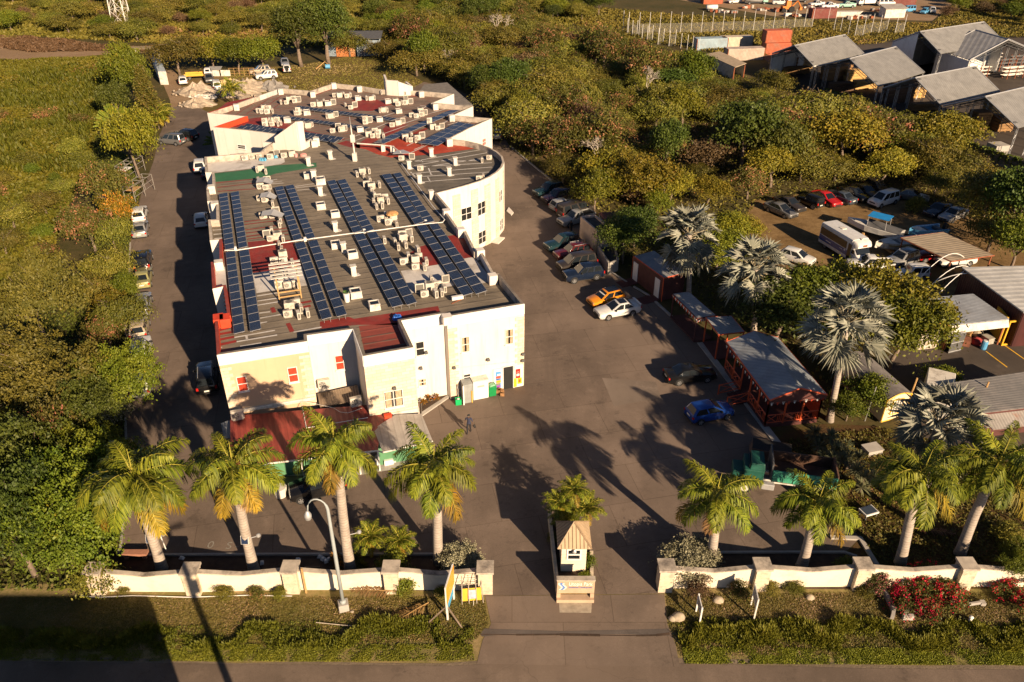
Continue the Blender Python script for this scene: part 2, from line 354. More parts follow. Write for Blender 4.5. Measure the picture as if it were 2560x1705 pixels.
for i in range(n):
 a,p,c=OUT[i-1],OUT[i],OUT[(i+1)%n];d1=(p-a).normalized();d2=(c-p).normalized()
 n1=Vector((-d1.y,d1.x,0))*(1 if is_ccw else-1);n2=Vector((-d2.y,d2.x,0))*(1 if is_ccw else-1)
 m=(n1+n2);k=max(.5,m.length_squared/2);inn.append(p+m/k*.24 if m.length>.1 else p+n1*.24)
def tilestone(name):
 m,N,L,B=newmat(name);co=coords(N,L);sx=N.new('ShaderNodeSeparateXYZ');L.new(co,sx.inputs[0]);cx=N.new('ShaderNodeCombineXYZ');L.new(sx.outputs[0],cx.inputs[0]);L.new(sx.outputs[2],cx.inputs[1])
 br=N.new('ShaderNodeTexBrick');L.new(cx.outputs[0],br.inputs[0]);br.inputs['Scale'].default_value=1;br.inputs['Brick Width'].default_value=.6;br.inputs['Row Height'].default_value=.28;br.inputs['Mortar Size'].default_value=.012
 br.inputs['Color1'].default_value=(.6,.48,.34,1);br.inputs['Color2'].default_value=(.74,.63,.49,1);br.inputs['Mortar'].default_value=(.4,.3,.2,1)
 n_=noise(N,L,2.5,6,co);c=mixc(N,L,maprange(N,L,n_.outputs[0],.4,.7,0,.5),br.outputs[0],(.82,.68,.48));L.new(c,B.inputs['Base Color']);B.inputs['Roughness'].default_value=.8
 bump(N,L,B,br.outputs[1],.4,-.01);return m
M['stone']=tilestone('limestone_tiles')
M['dirtytop']=plain('weathered_coping',(.5,.43,.35),.85,.3,1.5,dirt=(.12,.1,.085),dscale=.9,damt=.85)
wall=MB();cop=MB()
def edge_mat(i):
 if i==0:return 1
 if i==4:return 2
 return 0
red_edges=set(range(NF+NR+NC+NB+9,n))
white_par={NF+1,NF}
for i in range(n):
 j=(i+1)%n;p,q,pi,qi=OUT[i],OUT[j],inn[i],inn[j]
 zt=ZP
 order=(0,1,2,3)if is_ccw else(3,2,1,0)
 wall.add([(p.x,p.y,0),(q.x,q.y,0),(q.x,q.y,zt),(p.x,p.y,zt)],[order],edge_mat(i))
 cm=1 if i in red_edges else 0
 if i in(NF+NR+NC+14,NF+NR+NC+16):cm=2
 if i<10:cm=3
 o2=(0,1,2,3)if is_ccw else(3,2,1,0)
 cop.add([(p.x,p.y,zt),(q.x,q.y,zt),(qi.x,qi.y,zt),(pi.x,pi.y,zt)],[o2],cm)
 cop.add([(pi.x,pi.y,zt),(qi.x,qi.y,zt),(qi.x,qi.y,ZR-.1),(pi.x,pi.y,ZR-.1)],[o2],2 if cm==1 else(2 if i in(NF+NR+NC+16,2)else(4 if i in(NF,NF+1,NF+NR+NC+12)else 0)))
bpart(wall,'wall',[M['cream'],M['peach'],M['stone']])
bpart(cop,'parapet',[M['dirtytop'],plain('dull_red_paint',(.26,.05,.035),.7),M['brightred'],plain('stained_coping',(.2,.17,.14),.85,.4,2),M['whitepatch']])
# ---- roof surface: corrugated sheeting under old bitumen, worn by weather
def roofmat(name,ang,base,ribcol,pitch,ribamt=.7,redlines=0.0):
 m,N,L,B=newmat(name);co=coords(N,L,-ang);sx=N.new('ShaderNodeSeparateXYZ');L.new(co,sx.inputs[0])
 n1=noise(N,L,.35,8,co,.7);n2=noise(N,L,3,6,co,.7)
 cs=coords(N,L,-ang,(.06,1.6,1));n3=noise(N,L,1.0,7,cs,.7)
 r=ramp(N,[(.28,tuple(x*.5 for x in base)),(.5,base),(.72,tuple(x*1.55 for x in base))]);L.new(n1.outputs[0],r.inputs[0])
 c=mixc(N,L,maprange(N,L,n3.outputs[0],.35,.65,0,.7),r.outputs[0],tuple(x*1.5 for x in base))
 c=mixc(N,L,maprange(N,L,n2.outputs[0],.55,.7,0,.5),c,tuple(x*.5 for x in base))
 md=N.new('ShaderNodeMath');md.operation='PINGPONG';L.new(sx.outputs[1],md.inputs[0]);md.inputs[1].default_value=pitch/2
 line=maprange(N,L,md.outputs[0],pitch*.14,pitch*.04,0,1)
 wear=maprange(N,L,noise(N,L,.5,5,co,.6).outputs[0],.42,.58,.1,ribamt)
 ml=N.new('ShaderNodeMath');ml.operation='MULTIPLY';L.new(line,ml.inputs[0]);L.new(wear,ml.inputs[1])
 c=mixc(N,L,ml.outputs[0],c,ribcol)
 L.new(c,B.inputs['Base Color']);B.inputs['Roughness'].default_value=.8
 bump(N,L,B,line,.5,.04);return m
M['roofA']=roofmat('front_roof_sheeting',BANG,(.165,.135,.1),(.08,.064,.05),1.05,.5)
M['roofB']=roofmat('rear_roof_sheeting',math.radians(38),(.155,.115,.09),(.26,.06,.04),.95,1.0)
M['roofC']=roofmat('curved_roof_sheeting',math.radians(2),(.115,.1,.08),(.07,.06,.05),1.1,.5)
iC0=NF+NR-1;iC1=NF+NR+NC-1
K1=at(748,372,ZR);K2=at(1010,368,ZR)
E_s=lambda i:inn[i%n]
JL,JM,JR=at(790,349,ZR),at(985,392,ZR),at(1008,405,ZR)
polyC=[inn[i]for i in range(iC0,iC1+1)]+[at(1000,373,ZR),JR,at(1050,455,ZR)]
polyA=[inn[i]for i in range(0,iC0+1)]+[at(1050,455,ZR),JR,at(1000,373,ZR),at(890,352,ZR),JL,at(735,372,ZR)]+[inn[i]for i in range(NF+NR+NC+20,n)]
polyB=[inn[i]for i in range(iC1,NF+NR+NC+20)]+[at(735,372,ZR),JL,at(890,352,ZR),at(1000,373,ZR)]
rf=MB();rf.sheet(polyA,ZR,0);rf.sheet(polyB,ZR,1);rf.sheet(polyC,ZR,2)
bpart(rf,'roof',[M['roofA'],M['roofB'],M['roofC']])
def patch(px,mat,dz=.006,name='roof_patch'):
 b=MB();b.sheet([at(u,v,ZR+dz)for u,v in px],ZR+dz);return bpart(b,name,mat)
q3=lambda l:[(500+x/5.6,440+y/5.6)for x,y in l];q4=lambda l:[(900+x/5.6,440+y/5.6)for x,y in l]
q1=lambda l:[(480+x/5.6,180+y/5.6)for x,y in l];q2=lambda l:[(880+x/5.6,180+y/5.6)for x,y in l];q6=lambda l:[(900+x/5.6,640+y/5.6)for x,y in l]
R_=M['redpaint']
patch(q3([(668,925),(1000,890),(1300,900),(1320,960),(1430,1255),(1100,1310),(740,1355)]),R_)
patch(q3([(735,1362),(1430,1258),(1500,1530),(1290,1560),(790,1640)]),M['whitepatch'])
patch(q3([(190,1290),(350,1270),(380,1640),(215,1660)]),M['whitepatch'])
patch(q4([(840,990),(920,965),(1000,1010),(1120,1235),(960,1258),(850,1235),(640,1110)]),R_)
patch(q4([(1225,840),(1400,815),(1620,1040),(1590,1135),(1440,1155)]),R_)
patch(q4([(1445,1160),(1590,1130),(1860,1465),(1700,1505)]),M['whitepatch'])
patch(q4([(570,1330),(1120,1235),(1330,1530),(720,1640)]),M['whitepatch'],.004)
patch(q5:=[(800,804),(872,792),(885,797),(1095,765),(1100,780),(1005,802),(1005,812),(895,812),(800,822)],R_)
patch([(897,815),(1000,806),(1030,862),(912,882)],roofmat('tower_roof_sheeting',BANG,(.19,.04,.028),(.13,.10,.075),1.0,.9))
patch(q1([(310,1420),(700,1380),(1130,1310),(1740,1270),(1745,1330),(1180,1420),(1000,1480),(300,1540)]),M['greenpaint'])
patch(q1([(200,1270),(560,1235),(1290,1205),(1300,1260),(1240,1290),(870,1345),(310,1412),(200,1400)]),M['whitepatch'],.005)
patch(q1([(880,640),(1050,625),(1640,830),(2150,940),(2050,965),(1700,880),(640,770),(340,755)]),R_)
patch(q1([(330,765),(740,640),(860,680),(700,730),(640,775)]),R_,.008)
patch(q1([(2030,1000),(2160,960),(2352,1010),(2352,1070),(2200,1050)]),R_)
patch(q2([(0,540),(0,400),(330,385),(570,455),(440,490),(280,545)]),R_)
patch(q2([(90,1000),(210,925),(380,930),(300,1000)]),R_,.009)
patch(q2([(40,1010),(440,1010),(640,930),(820,990),(1400,985),(1770,1065),(1160,1150),(640,1190),(550,1200),(350,1150),(190,1080),(60,1060)]),plain('fresh_red_paint',(.42,.055,.025),.7,.3,.7,dirt=(.2,.05,.04)))
patch(q2([(500,720),(560,715),(800,740),(640,830),(470,900),(430,800)]),R_,.007);patch(q2([(830,860),(1040,780),(1060,800),(880,880)]),R_,.007)
patch([(567,256),(640,241),(652,246),(590,266),(545,280),(535,280)],R_,.004)
patch([(780,236),(836,213),(960,227),(1045,238),(1040,242),(950,234),(840,219),(785,240)],R_,.004)
sl=MB()
def stripe(u0,v0,u1,v1,wd=.12):
 p,q=at(u0,v0,ZR+.012),at(u1,v1,ZR+.012);d=(q-p);nn=Vector((-d.y,d.x,0)).normalized()*wd/2
 sl.add([p-nn,q-nn,q+nn,p+nn],[(0,1,2,3)])
for a in[(800,1260,1880,1075),(870,1310,1950,1120),(800,1360,1970,1190),(840,1250,1780,1240),(850,1330,1960,1270),(830,1420,1960,1330),(870,1470,1920,1400),(950,1540,1850,1470),(1070,1345,1110,1440),(1110,1440,1130,1440),(960,1230,990,1260),(1060,1470,1100,1540),(700,1280,770,1275),(820,1400,880,1460),(1030,1320,1090,1320),(440,620,620,560),(470,720,800,600),(620,760,960,640),(900,560,1060,470),(960,620,1330,510),(950,470,1070,480),(40,900,600,670),(50,960,260,880),(770,1030,880,980),(870,1085,1010,1030),(800,1140,1060,1020),(1250,730,1420,640),(1340,740,1560,680),(1480,800,1660,700),(450,860,790,740),(1590,790,1700,740)]:
 stripe(880+a[0]/5.6,180+a[1]/5.6,880+a[2]/5.6,180+a[3]/5.6,.16)
for k in range(6):stripe(530+2.0*k,565+10.5*k,553+2.5*k,563+10.5*k,.2)
for a in[(480,1140,1050,1040),(510,1200,1080,1105),(840,870,1170,810),(830,800,980,780),(800,690,1100,640),(800,560,1110,510),(805,630,1150,580),(650,1120,660,1170),(840,940,940,920),(290,1280,300,1285),(270,1000,420,970),(1310,1065,1700,995),(560,1265,860,1215)]:
 stripe(500+a[0]/5.6,640+a[1]/5.6,500+a[2]/5.6,640+a[3]/5.6,.18)
for a in[(1330,145,1650,100),(1340,165,1770,120),(1360,200,1620,175),(980,60,1080,45),(1000,90,1150,70),(1000,110,1170,98)]:
 stripe(500+a[0]/5.6,440+a[1]/5.6,500+a[2]/5.6,440+a[3]/5.6,.14)
bpart(sl,'joint_sealant',M['whitepatch'])
rs=MB();sl,keep=rs,sl
for a in[(620,640,1060,590),(620,680,1200,610),(630,755,1100,690),(645,800,1230,725),(650,845,1240,765),(660,885,1240,815),(190,100,780,40),(240,160,800,95),(250,215,820,175),(1000,60,1005,80)]:
 stripe(500+a[0]/5.6,440+a[1]/5.6,500+a[2]/5.6,440+a[3]/5.6,.2)
for k in range(9):stripe(557+1.5*k,735+10*k,572+1.5*k,732+10*k,.3)
for a in[(270,1040,400,1005),(270,1095,440,1065),(280,1170,480,1130),(290,1240,510,1190),(1400,660,1560,630),(1420,720,1550,695),(1230,940,1290,1060),(1010,720,1040,790)]:
 stripe(500+a[0]/5.6,640+a[1]/5.6,500+a[2]/5.6,640+a[3]/5.6,.35)
for k in range(17):stripe(560+28*k,290-4.3*k*.6,640+22*k,240-1*k,.12)if k<5 else None
bpart(rs,'red_joint_paint',R_);sl=keep
# ---- parapet blocks where the bays step
for(u,v,mi,hh)in[(1200,629,0,.25),(1231,690,0,.15),(1152,575,0,.2),(1116,529,0,.2),(1123,351,1,.2),(1129,290,1,.15),(1088,262,1,.15),(1053,231,1,.15),(898,218,1,.15),(834,210,1,.15),(701,224,1,.1),(781,231,1,.1),(590,263,1,.15),(528,468,1,.2),(536,508,1,.1),(546,655,1,.1),(1117,789,2,.02),(790,350,1,.3),(785,353,1,.1)]:
 p=at(u,v,ZP);pb=MB();pb.box((p.x,p.y,(ZR+ZP+hh)/2),(.75,.75,ZP+hh-ZR+.02),BANG);bpart(pb,'parapet_block',[M['cream'],M['dirtywhite'],M['cream']][mi],bevel=.02)
for(u,v)in[(546,796),(562,796)]:
 p=at(u,v,ZP-.1);pb=MB();pb.box((p.x,p.y,ZR+.38),(.8,1.1,.78),BANG);bpart(pb,'parapet_block',M['brightred'],bevel=.02)
fin=MB()
fp=[at(692,360,ZP),at(759,331,ZP+1.2),at(764,368,ZP-.2)]
a_,b_=at(690,364,7.5),at(752,374,7.5);c_=at(764,372,7.5)
def thickwall(b,p,q,z0,zp,zq,t=.3,mi=0):
 d=(Vector((q[0],q[1],0))-Vector((p[0],p[1],0))).normalized();nn=Vector((-d.y,d.x,0))*t/2
 vs=[(p[0]-nn.x,p[1]-nn.y,z0),(q[0]-nn.x,q[1]-nn.y,z0),(q[0]+nn.x,q[1]+nn.y,z0),(p[0]+nn.x,p[1]+nn.y,z0),(p[0]-nn.x,p[1]-nn.y,zp),(q[0]-nn.x,q[1]-nn.y,zq),(q[0]+nn.x,q[1]+nn.y,zq),(p[0]+nn.x,p[1]+nn.y,zp)]
 b.add(vs,[(3,2,1,0),(4,5,6,7),(0,1,5,4),(1,2,6,5),(2,3,7,6),(3,0,4,7)],mi)
p1=at(692,371,ZR);p2=at(750,377,ZR);p3=at(764,371,ZR)
thickwall(fin,p1,p2,3,height_for((p1.x,p1.y),358)if 0 else 9.0,11.2);thickwall(fin,p2,p3,ZR-.2,11.2,11.0)
p4=at(660,368,ZR);thickwall(fin,p4,p1,3,ZP,ZP)
thickwall(fin,p3,at(791,355,ZR),ZR-.2,ZP+.05,ZP+.05)
bpart(fin,'parapet_fin',M['cream'])
sb=MB();s1,s2,s3=at(968,226,ZP),at(996,228,ZP),at(1030,226.5,ZP)
zt=height_for((s1.x,s1.y),200)
thickwall(sb,s1,s2,ZR,zt,zt);thickwall(sb,s2,s3,ZR,zt-.1,zt-.9);thickwall(sb,s1,s1+Vector((-.8,3.5,0)),ZR,zt,zt);thickwall(sb,s3,s3+Vector((-1.2,2.8,0)),ZR,zt-.9,zt-.9)
bpart(sb,'stair_box',M['cream'])
# ---- front fascia bands, quoins and cornices (proud of the walls)
def facade(i):return OUT[i],OUT[i+1]
quoin=None
def wallbox(b,p,q,t0,t1,z0,z1,proud,mi=0):
 """box on the wall p-q between lengths t0..t1 (metres) and heights z0..z1"""
 d=(q-p);d.z=0;d.normalize();nn=Vector((d.y,-d.x,0))
 if not is_ccw:nn=-nn
 m=p+d*((t0+t1)/2)+nn*(proud/2-.05)
 b.box((m.x,m.y,(z0+z1)/2),(t1-t0,proud+.1,z1-z0),math.atan2(d.y,d.x),mi)
for i in(0,2,4,6,8):
 p,q=facade(i);l=(Vector((q.x,q.y,0))-Vector((p.x,p.y,0))).length
 band=MB();wallbox(band,p,q,0,l,ZP-.95,ZP-.003,.06)
 bpart(band,'fascia',M['white'])
p,q=facade(3);band=MB();wallbox(band,p,q,0,(q-p).length,ZP-.95,ZP-.004,.05);bpart(band,'fascia',M['white'])
def quoins(i,end,z1=ZP-1.0):
 p,q=facade(i);l=(q-p).length;quoin=MB()
 for k in range(24):
  z=.1+k*.3
  if z+.28>z1:break
  wd=.55 if k%2 else.8
  t0,t1=(0,wd)if end==0 else(l-wd,l)
  wallbox(quoin,p,q,t0,t1,z,z+.29,.04)
 bpart(quoin,'quoin',M['stone'])
quoins(0,0);quoins(0,1);quoins(8,0);quoins(8,1)
def on_curve(u,v):
 best=None
 for i in range(iC0,iC1):
  p,q=OUT[i],OUT[i+1];h=on_wall(u,v,p,q);d=q-p;t=(h-p).dot(d)/d.length_squared if d.length else-1
  t=((h.x-p.x)*d.x+(h.y-p.y)*d.y)/(d.x*d.x+d.y*d.y)
  if-.02<=t<=1.02 and 0<h.z<ZP+.1:return i,h,t
 return None
for(u,v,wd)in[(1142,520,1.0),(1187,520,1.0),(1219,520,1.0),(1243,520,.8),(1258,480,.8)]:
 r=on_curve(u,v)
 if r:
  i,h,t=r;p,q=OUT[i],OUT[i+1];s=t*(q-p).length;pil=MB();wallbox(pil,p,q,s-wd/2,s+wd/2,0,ZP-.75,.07);bpart(pil,'pilaster',M['stone'])
# ---- windows (each a part: white frame with pane and, where seen, a curtain)
M['curtain_red']=plain('red_curtain',(.5,.05,.02),.85,.4,6);M['curtain_tan']=plain('tan_curtain',(.45,.34,.22),.85,.4,6)
M['pane']=carpaint('window_glass',(.02,.022,.022),.06)
def window(p,q,box,style='dark',bars=1,frame=M['white']):
 """box = photo rectangle (u0, v0, u1, v1) of the window on wall p-q"""
 u0,v0,u1,v1=box;um=(u0+u1)/2;vm=(v0+v1)/2
 l=on_wall(u0,vm,p,q);r=on_wall(u1,vm,p,q);t=on_wall(um,v0,p,q);bt=on_wall(um,v1,p,q)
 d=Vector((r.x-l.x,r.y-l.y,0));wd=d.length;d.normalize();nn=Vector((d.y,-d.x,0))
 if nn.y>0 and abs(nn.y)>.2:nn=-nn
 c=Vector(((l.x+r.x)/2,(l.y+r.y)/2,(t.z+bt.z)/2));h=t.z-bt.z;rz=math.atan2(d.y,d.x)
 f=MB()
 ww=.05
 o=c+nn*.02
 for sx in(-1,1):f.box(tuple(o+d*(sx*(wd/2-ww/2))),(ww,.1,h),rz)
 for sz in(-1,1):f.box(tuple(o+Vector((0,0,sz*(h/2-ww/2)))),(wd-2*ww,.1,ww),rz)
 f.box(tuple(o),(wd-2*ww,.08,.05),rz)
 if bars>1:
  for k in range(1,bars):f.box(tuple(o+d*(wd*(k/bars-.5))),(.05,.085,h-2*ww),rz)
 f.box(tuple(c+nn*.06+Vector((0,0,-h/2-.04))),(wd+.12,.16,.07),rz)
 wo=bpart(f,'window',frame)
 g_=MB();g_.box(tuple(c-nn*.005),(wd-2*ww,.02,h-2*ww),rz)
 go=g_.build('pane',M['pane']if style=='dark' else M['curtain_red']if style=='red' else M['pane']);go.data.transform(Matrix.Translation(-BO));go.parent=wo
 if style=='tan':
  k_=MB()
  for s in(-1,1):k_.box(tuple(c+nn*.012+d*(s*wd*.27)),(wd*.3,.012,h-2.2*ww),rz)
  ko=k_.build('curtain',M['curtain_tan']);ko.data.transform(Matrix.Translation(-BO));ko.parent=wo
F=facade
window(*F(0),(593,940,619,978),'red');window(*F(0),(720,917,745,955),'red');window(*F(2),(838,887,860,924),'red')
window(*F(4),(960,975,1008,1017),'tan',2);window(*F(6),(1039,853,1061,889));window(*F(6),(1046,946,1066,964),'tan')
window(*F(8),(1153,841,1174,880),'tan');window(*F(8),(1263,822,1283,860),'tan');window(*F(8),(1158,934,1177,950))
for bx,nb in[((1152,518,1179,550),2),((1193,504,1213,537),2),((1195,577,1215,608),2),((1247,475,1255,504),2),((1249,547,1257,575),2)]:
 r=on_curve((bx[0]+bx[2])/2,(bx[1]+bx[3])/2)
 if r:window(OUT[r[0]],OUT[r[0]+1],bx,'dark',nb)
iw=NF+NR+NC
window(OUT[iw],OUT[iw+1],(1205,346,1214,364),'red',2)
window(OUT[iw+17],OUT[iw+18],(594,362,614,372))
p8,q8=F(8)
def wallquad(box,p,q,proud):
 u0,v0,u1,v1=box;vm=(v0+v1)/2;um=(u0+u1)/2
 l=on_wall(u0,vm,p,q);r=on_wall(u1,vm,p,q);t=on_wall(um,v0,p,q);bt=on_wall(um,v1,p,q)
 d=Vector((r.x-l.x,r.y-l.y,0));wd=d.length;d.normalize();nn=Vector((d.y,-d.x,0))
 if nn.y>0:nn=-nn
 return Vector(((l.x+r.x)/2,(l.y+r.y)/2,0))+nn*proud,max(0,bt.z),t.z,wd,math.atan2(d.y,d.x),d,nn
c,z0,z1,wd,rz,d,nn=wallquad((1258,922,1283,962),p8,q8,0)
b=MB();b.box((c.x,c.y,1.15),(wd,.04,2.3),rz);door=bpart(b,'dark_doorway',M['black'])  # black slab stands in for the dark inside of the open doorway
b=MB()
for s in(-1,1):b.box(tuple(c+d*(s*(wd/2+.05))+Vector((0,0,1.2))),(.1,.16,2.4),rz)
b.box(tuple(c+Vector((0,0,2.38))),(wd+.0,.16,.1),rz);o=b.build('door_frame',M['white']);o.data.transform(Matrix.Translation(-BO));o.parent=door
def posterboard(box,spots,name):
 c,z0,z1,wd,rz,d,nn=wallquad(box,p8,q8,.04);z0=.05;h=2.25
 b=MB();b.box((c.x,c.y,z0+h/2),(wd,.08,h),rz);o=bpart(b,name,M['white'])
 for k,(x,z,w_,h_,col)in enumerate(spots):
  b=MB();cc=c+d*(x*wd)+nn*.045;b.box((cc.x,cc.y,z0+z*h),(w_*wd,.012+.003*(k%3),h_*h),rz)
  s=b.build('poster',plain('poster_ink',col,.5,.05));s.data.transform(Matrix.Translation(-BO));s.parent=o
posterboard((1233,925,1257,968),[(0,.5,.55,.75,(.1,.3,.6)),(0,.62,.5,.1,(.8,.1,.05)),(.02,.42,.48,.12,(.9,.35,.03)),(-.03,.3,.4,.1,(.85,.6,.05)),(.0,.2,.42,.08,(.3,.06,.35)),(.05,.73,.3,.06,(.9,.8,.7)),(0,.53,.4,.05,(.08,.12,.5))],'poster_board')
posterboard((1282,916,1306,964),[(0,.62,.5,.42,(.72,.03,.02)),(-.27,.22,.3,.4,(.9,.5,.03)),(.18,.27,.45,.27,(.95,.45,.02)),(0,.68,.3,.08,(.9,.85,.8)),(0,.56,.3,.1,(.9,.8,.7)),(.18,.27,.2,.13,(.55,.1,.03))],'poster_board')
for(u,v,i)in[(985,968,4),(1219,897,8),(1305,899,8),(1134,917,8),(1051,918,6),(1064,879,6),(1306,883,8)]:
 p,q=F(i);h=on_wall(u,v,p,q);dd=(q-p).normalized();nn=Vector((dd.y,-dd.x,0));nn=nn if nn.y<0 else-nn
 b=MB();b.box(tuple(h+nn*.15),(.26,.3,.2),math.atan2(dd.y,dd.x));bpart(b,'wall_lamp',M['darksteel'],bevel=.02)
b=MB();p,q=F(8);dd=(q-p).normalized();nn=Vector((dd.y,-dd.x,0));nn=nn if nn.y<0 else-nn
a0=on_wall(1136,920,p,q)+nn*.03;a1=on_wall(1300,902,p,q)+nn*.03;b.tube([a0,a1],.018,5);bpart(b,'conduit',M['dirtywhite'])
# ---- red iron lean-to and grey canopy at the front
def corr(name,col,per=.22,dirt=None,metal=0,rz=0,amp=.5,axis=0,damt=.6,spec=.4):
 m,N,L,B=newmat(name);co=coords(N,L,-rz);sx=N.new('ShaderNodeSeparateXYZ');L.new(co,sx.inputs[0])
 md=N.new('ShaderNodeMath');md.operation='PINGPONG';L.new(sx.outputs[axis],md.inputs[0]);md.inputs[1].default_value=per/2
 n1=noise(N,L,.7,8,co,.7);r=ramp(N,[(.3,tuple(x*.72 for x in col)),(.7,tuple(min(1,x*1.15)for x in col))]);L.new(n1.outputs[0],r.inputs[0]);c=r.outputs[0]
 if dirt:c=mixc(N,L,maprange(N,L,noise(N,L,.45,8,co,.75).outputs[0],.5,.66,0,damt),c,dirt)
 rib=maprange(N,L,md.outputs[0],0,per/2,0,1);c=mixc(N,L,maprange(N,L,rib,.75,1,0,.45),c,tuple(x*.45 for x in col))
 L.new(c,B.inputs['Base Color']);B.inputs['Roughness'].default_value=.5;B.inputs['Metallic'].default_value=metal;B.inputs['Specular IOR Level'].default_value=spec
 bump(N,L,B,rib,amp,.05);return m
M['redroof']=corr('red_ribbed_roof',(.24,.045,.035),.42,(.16,.04,.03),rz=BANG)
zb,zf=2.85,2.25
b=MB()
q=[at(575,1168,zf),at(943,1126,zf),at(1000,1008,zb),at(576,1040,zb)]
q[2]=at(918,1012,zb);q[1]=at(945,1124,zf)
b.slab([q[0],q[1],at(935,1071,3.25),q[2],][:4]if 0 else[q[0],q[1],q[2],q[3]],.08)
b.slab([at(945,1124,zf),at(946,1110,zf+.05),at(985,1030,zb-.3),at(917,1013,zb)][:4],.08)
bpart(b,'porch_roof',M['redroof'])
b=MB();b.slab([at(956,1128,zf+.03),at(1081,1100,zf+.03),at(1054,1034,2.42),at(934,1072,2.5)],.06);b.slab([at(934,1072,2.5),at(1054,1034,2.42),at(990,1036,2.56),at(985,1038,2.55)],.05)
bpart(b,'canopy',corr('grey_ribbed_canopy',(.38,.35,.32),.55,(.24,.19,.15),rz=math.radians(16)))
b=MB()
p,q_=F(4)
wallbox(b,p,q_,-.05,(q_-p).length+.05,1.9,2.6,.12)
p,q_=F(0);wallbox(b,p,q_,.2,(q_-p).length-.1,2.8,3.08,.14)
b.tube([at(575,1170,zf),at(945,1127,zf),at(957,1131,zf+.0),at(1082,1103,zf+.02)],.07,6)
bpart(b,'flashing',M['dirtywhite'])
b=MB()
g0,g1,g2=at(590,1172,2.25),at(945,1128,2.25),at(1080,1104,2.25)
inn_v=Vector((math.sin(BANG)*-1,math.cos(BANG),0))
def pw(a,c,t,z0,z1,off,mi=0):
 a=a+inn_v*off;c=c+inn_v*off;thickwall(b,a,c,z0,z1,z1,t,mi)
pw(g0+(g1-g0)*.02,g0+(g1-g0)*.68,.15,0,2.1,1.3);pw(g1+(g2-g1)*.02,g2,.15,0,2.1,1.1);pw(g0+(g1-g0)*.68,g1,.15,0,2.1,2.8,1)
pw(g0+(g1-g0)*.02,g0+(g1-g0)*.0,.15,0,2.1,1.3)
bpart(b,'porch_wall',[plain('green_porch_wall',(.10,.26,.13),.8,.15),M['cream']])
for(u,v)in[(668,1180),(858,1172),(902,1186),(950,1177),(760,1192)]:
 p=at(u,v);b=MB();b.box((p.x,p.y,1.1),(.11,.11,2.2),BANG);bpart(b,'porch_post',M['white'])
b=MB();b.sheet(pts([(655,1192),(905,1188),(953,1180),(1088,1155),(1060,1110),(640,1150)]),.05);structure(b.build('porch_floor',M['kerb']))
b=MB();h0,h1=at(795,985,3.9),at(897,960,3.9);b.slab([h0,at(905,1008,3.65),h1,at(897,958,4.2)][:4]if 0 else[at(800,1017,2.72),at(902,1000,2.76),at(893,962,3.25),at(793,984,2.95)],.06)
bpart(b,'porch_hood',corr('rusty_hood_sheet',(.26,.19,.13),.2,(.12,.07,.04),rz=BANG))
b=MB();b.slab([at(560,1095,1.9),at(577,1095,2.2),at(574,1050,2.5),at(552,1058,2.1)],.05);bpart(b,'side_roof',corr('blue_grey_sheet',(.25,.27,.3),.2,rz=BANG))
b=MB();b.prism(pts([(1040,240),(1060,211),(1118,206),(1182,262),(1140,262)],3.4),0,3.4);bpart(b,'back_annex',[plain('annex_roof',(.2,.18,.16),.85,.3,dirt=(.1,.09,.08))])
b=MB();b.prism(pts([(1054,1043),(1128,992),(1120,985),(1105,980),(1054,1010)]),0,.14);bpart(b,'planter_bed',M['kerb'])
b=MB();b.sheet(pts([(1055,1033),(1122,989),(1100,983),(1055,1008)]),.155);bpart(b,'planter_soil',M['soil'])
for q in([(1226,606),(1240,594),(1262,596),(1246,611)],[(1266,530),(1272,520),(1284,533),(1278,540)]):b=MB();b.prism(pts(q),0,.15);bpart(b,'kerb_bed',M['cream'])
# ------------------------------------------------------------------ solar arrays on the roof
def solarmat():
 m,N,L,B=newmat('solar_cells');at_=N.new('ShaderNodeUVMap');uv=at_.outputs[0]
 br=N.new('ShaderNodeTexBrick');br.offset=0;L.new(uv,br.inputs[0]);br.inputs['Scale'].default_value=1;br.inputs['Brick Width'].default_value=.1;br.inputs['Row Height'].default_value=.1667;br.inputs['Mortar Size'].default_value=.006
 br.inputs['Color1'].default_value=(.010,.018,.043,1);br.inputs['Color2'].default_value=(.012,.022,.054,1);br.inputs['Mortar'].default_value=(.10,.13,.18,1)
 g_=coords(N,L);n_=noise(N,L,.9,5,g_,.6);v=N.new('ShaderNodeTexVoronoi');v.inputs['Scale'].default_value=.62;L.new(g_,v.inputs['Vector'])
 ring=maprange(N,L,v.outputs['Distance'],.28,.34,1,0);r2=N.new('ShaderNodeMath');r2.operation='MULTIPLY';L.new(ring,r2.inputs[0]);L.new(maprange(N,L,n_.outputs[0],.45,.6,0,.55),r2.inputs[1])
 c=mixc(N,L,r2.outputs[0],br.outputs[0],(.02,.022,.03));c=mixc(N,L,maprange(N,L,n_.outputs[0],.5,.8,0,.3),c,(.09,.1,.12))
 L.new(c,B.inputs['Base Color']);B.inputs['Roughness'].default_value=.22;B.inputs['Specular IOR Level'].default_value=.55;return m
M['solar']=solarmat();M['alu']=plain('aluminium_frame',(.32,.32,.33),.4,.1,metal=.3)
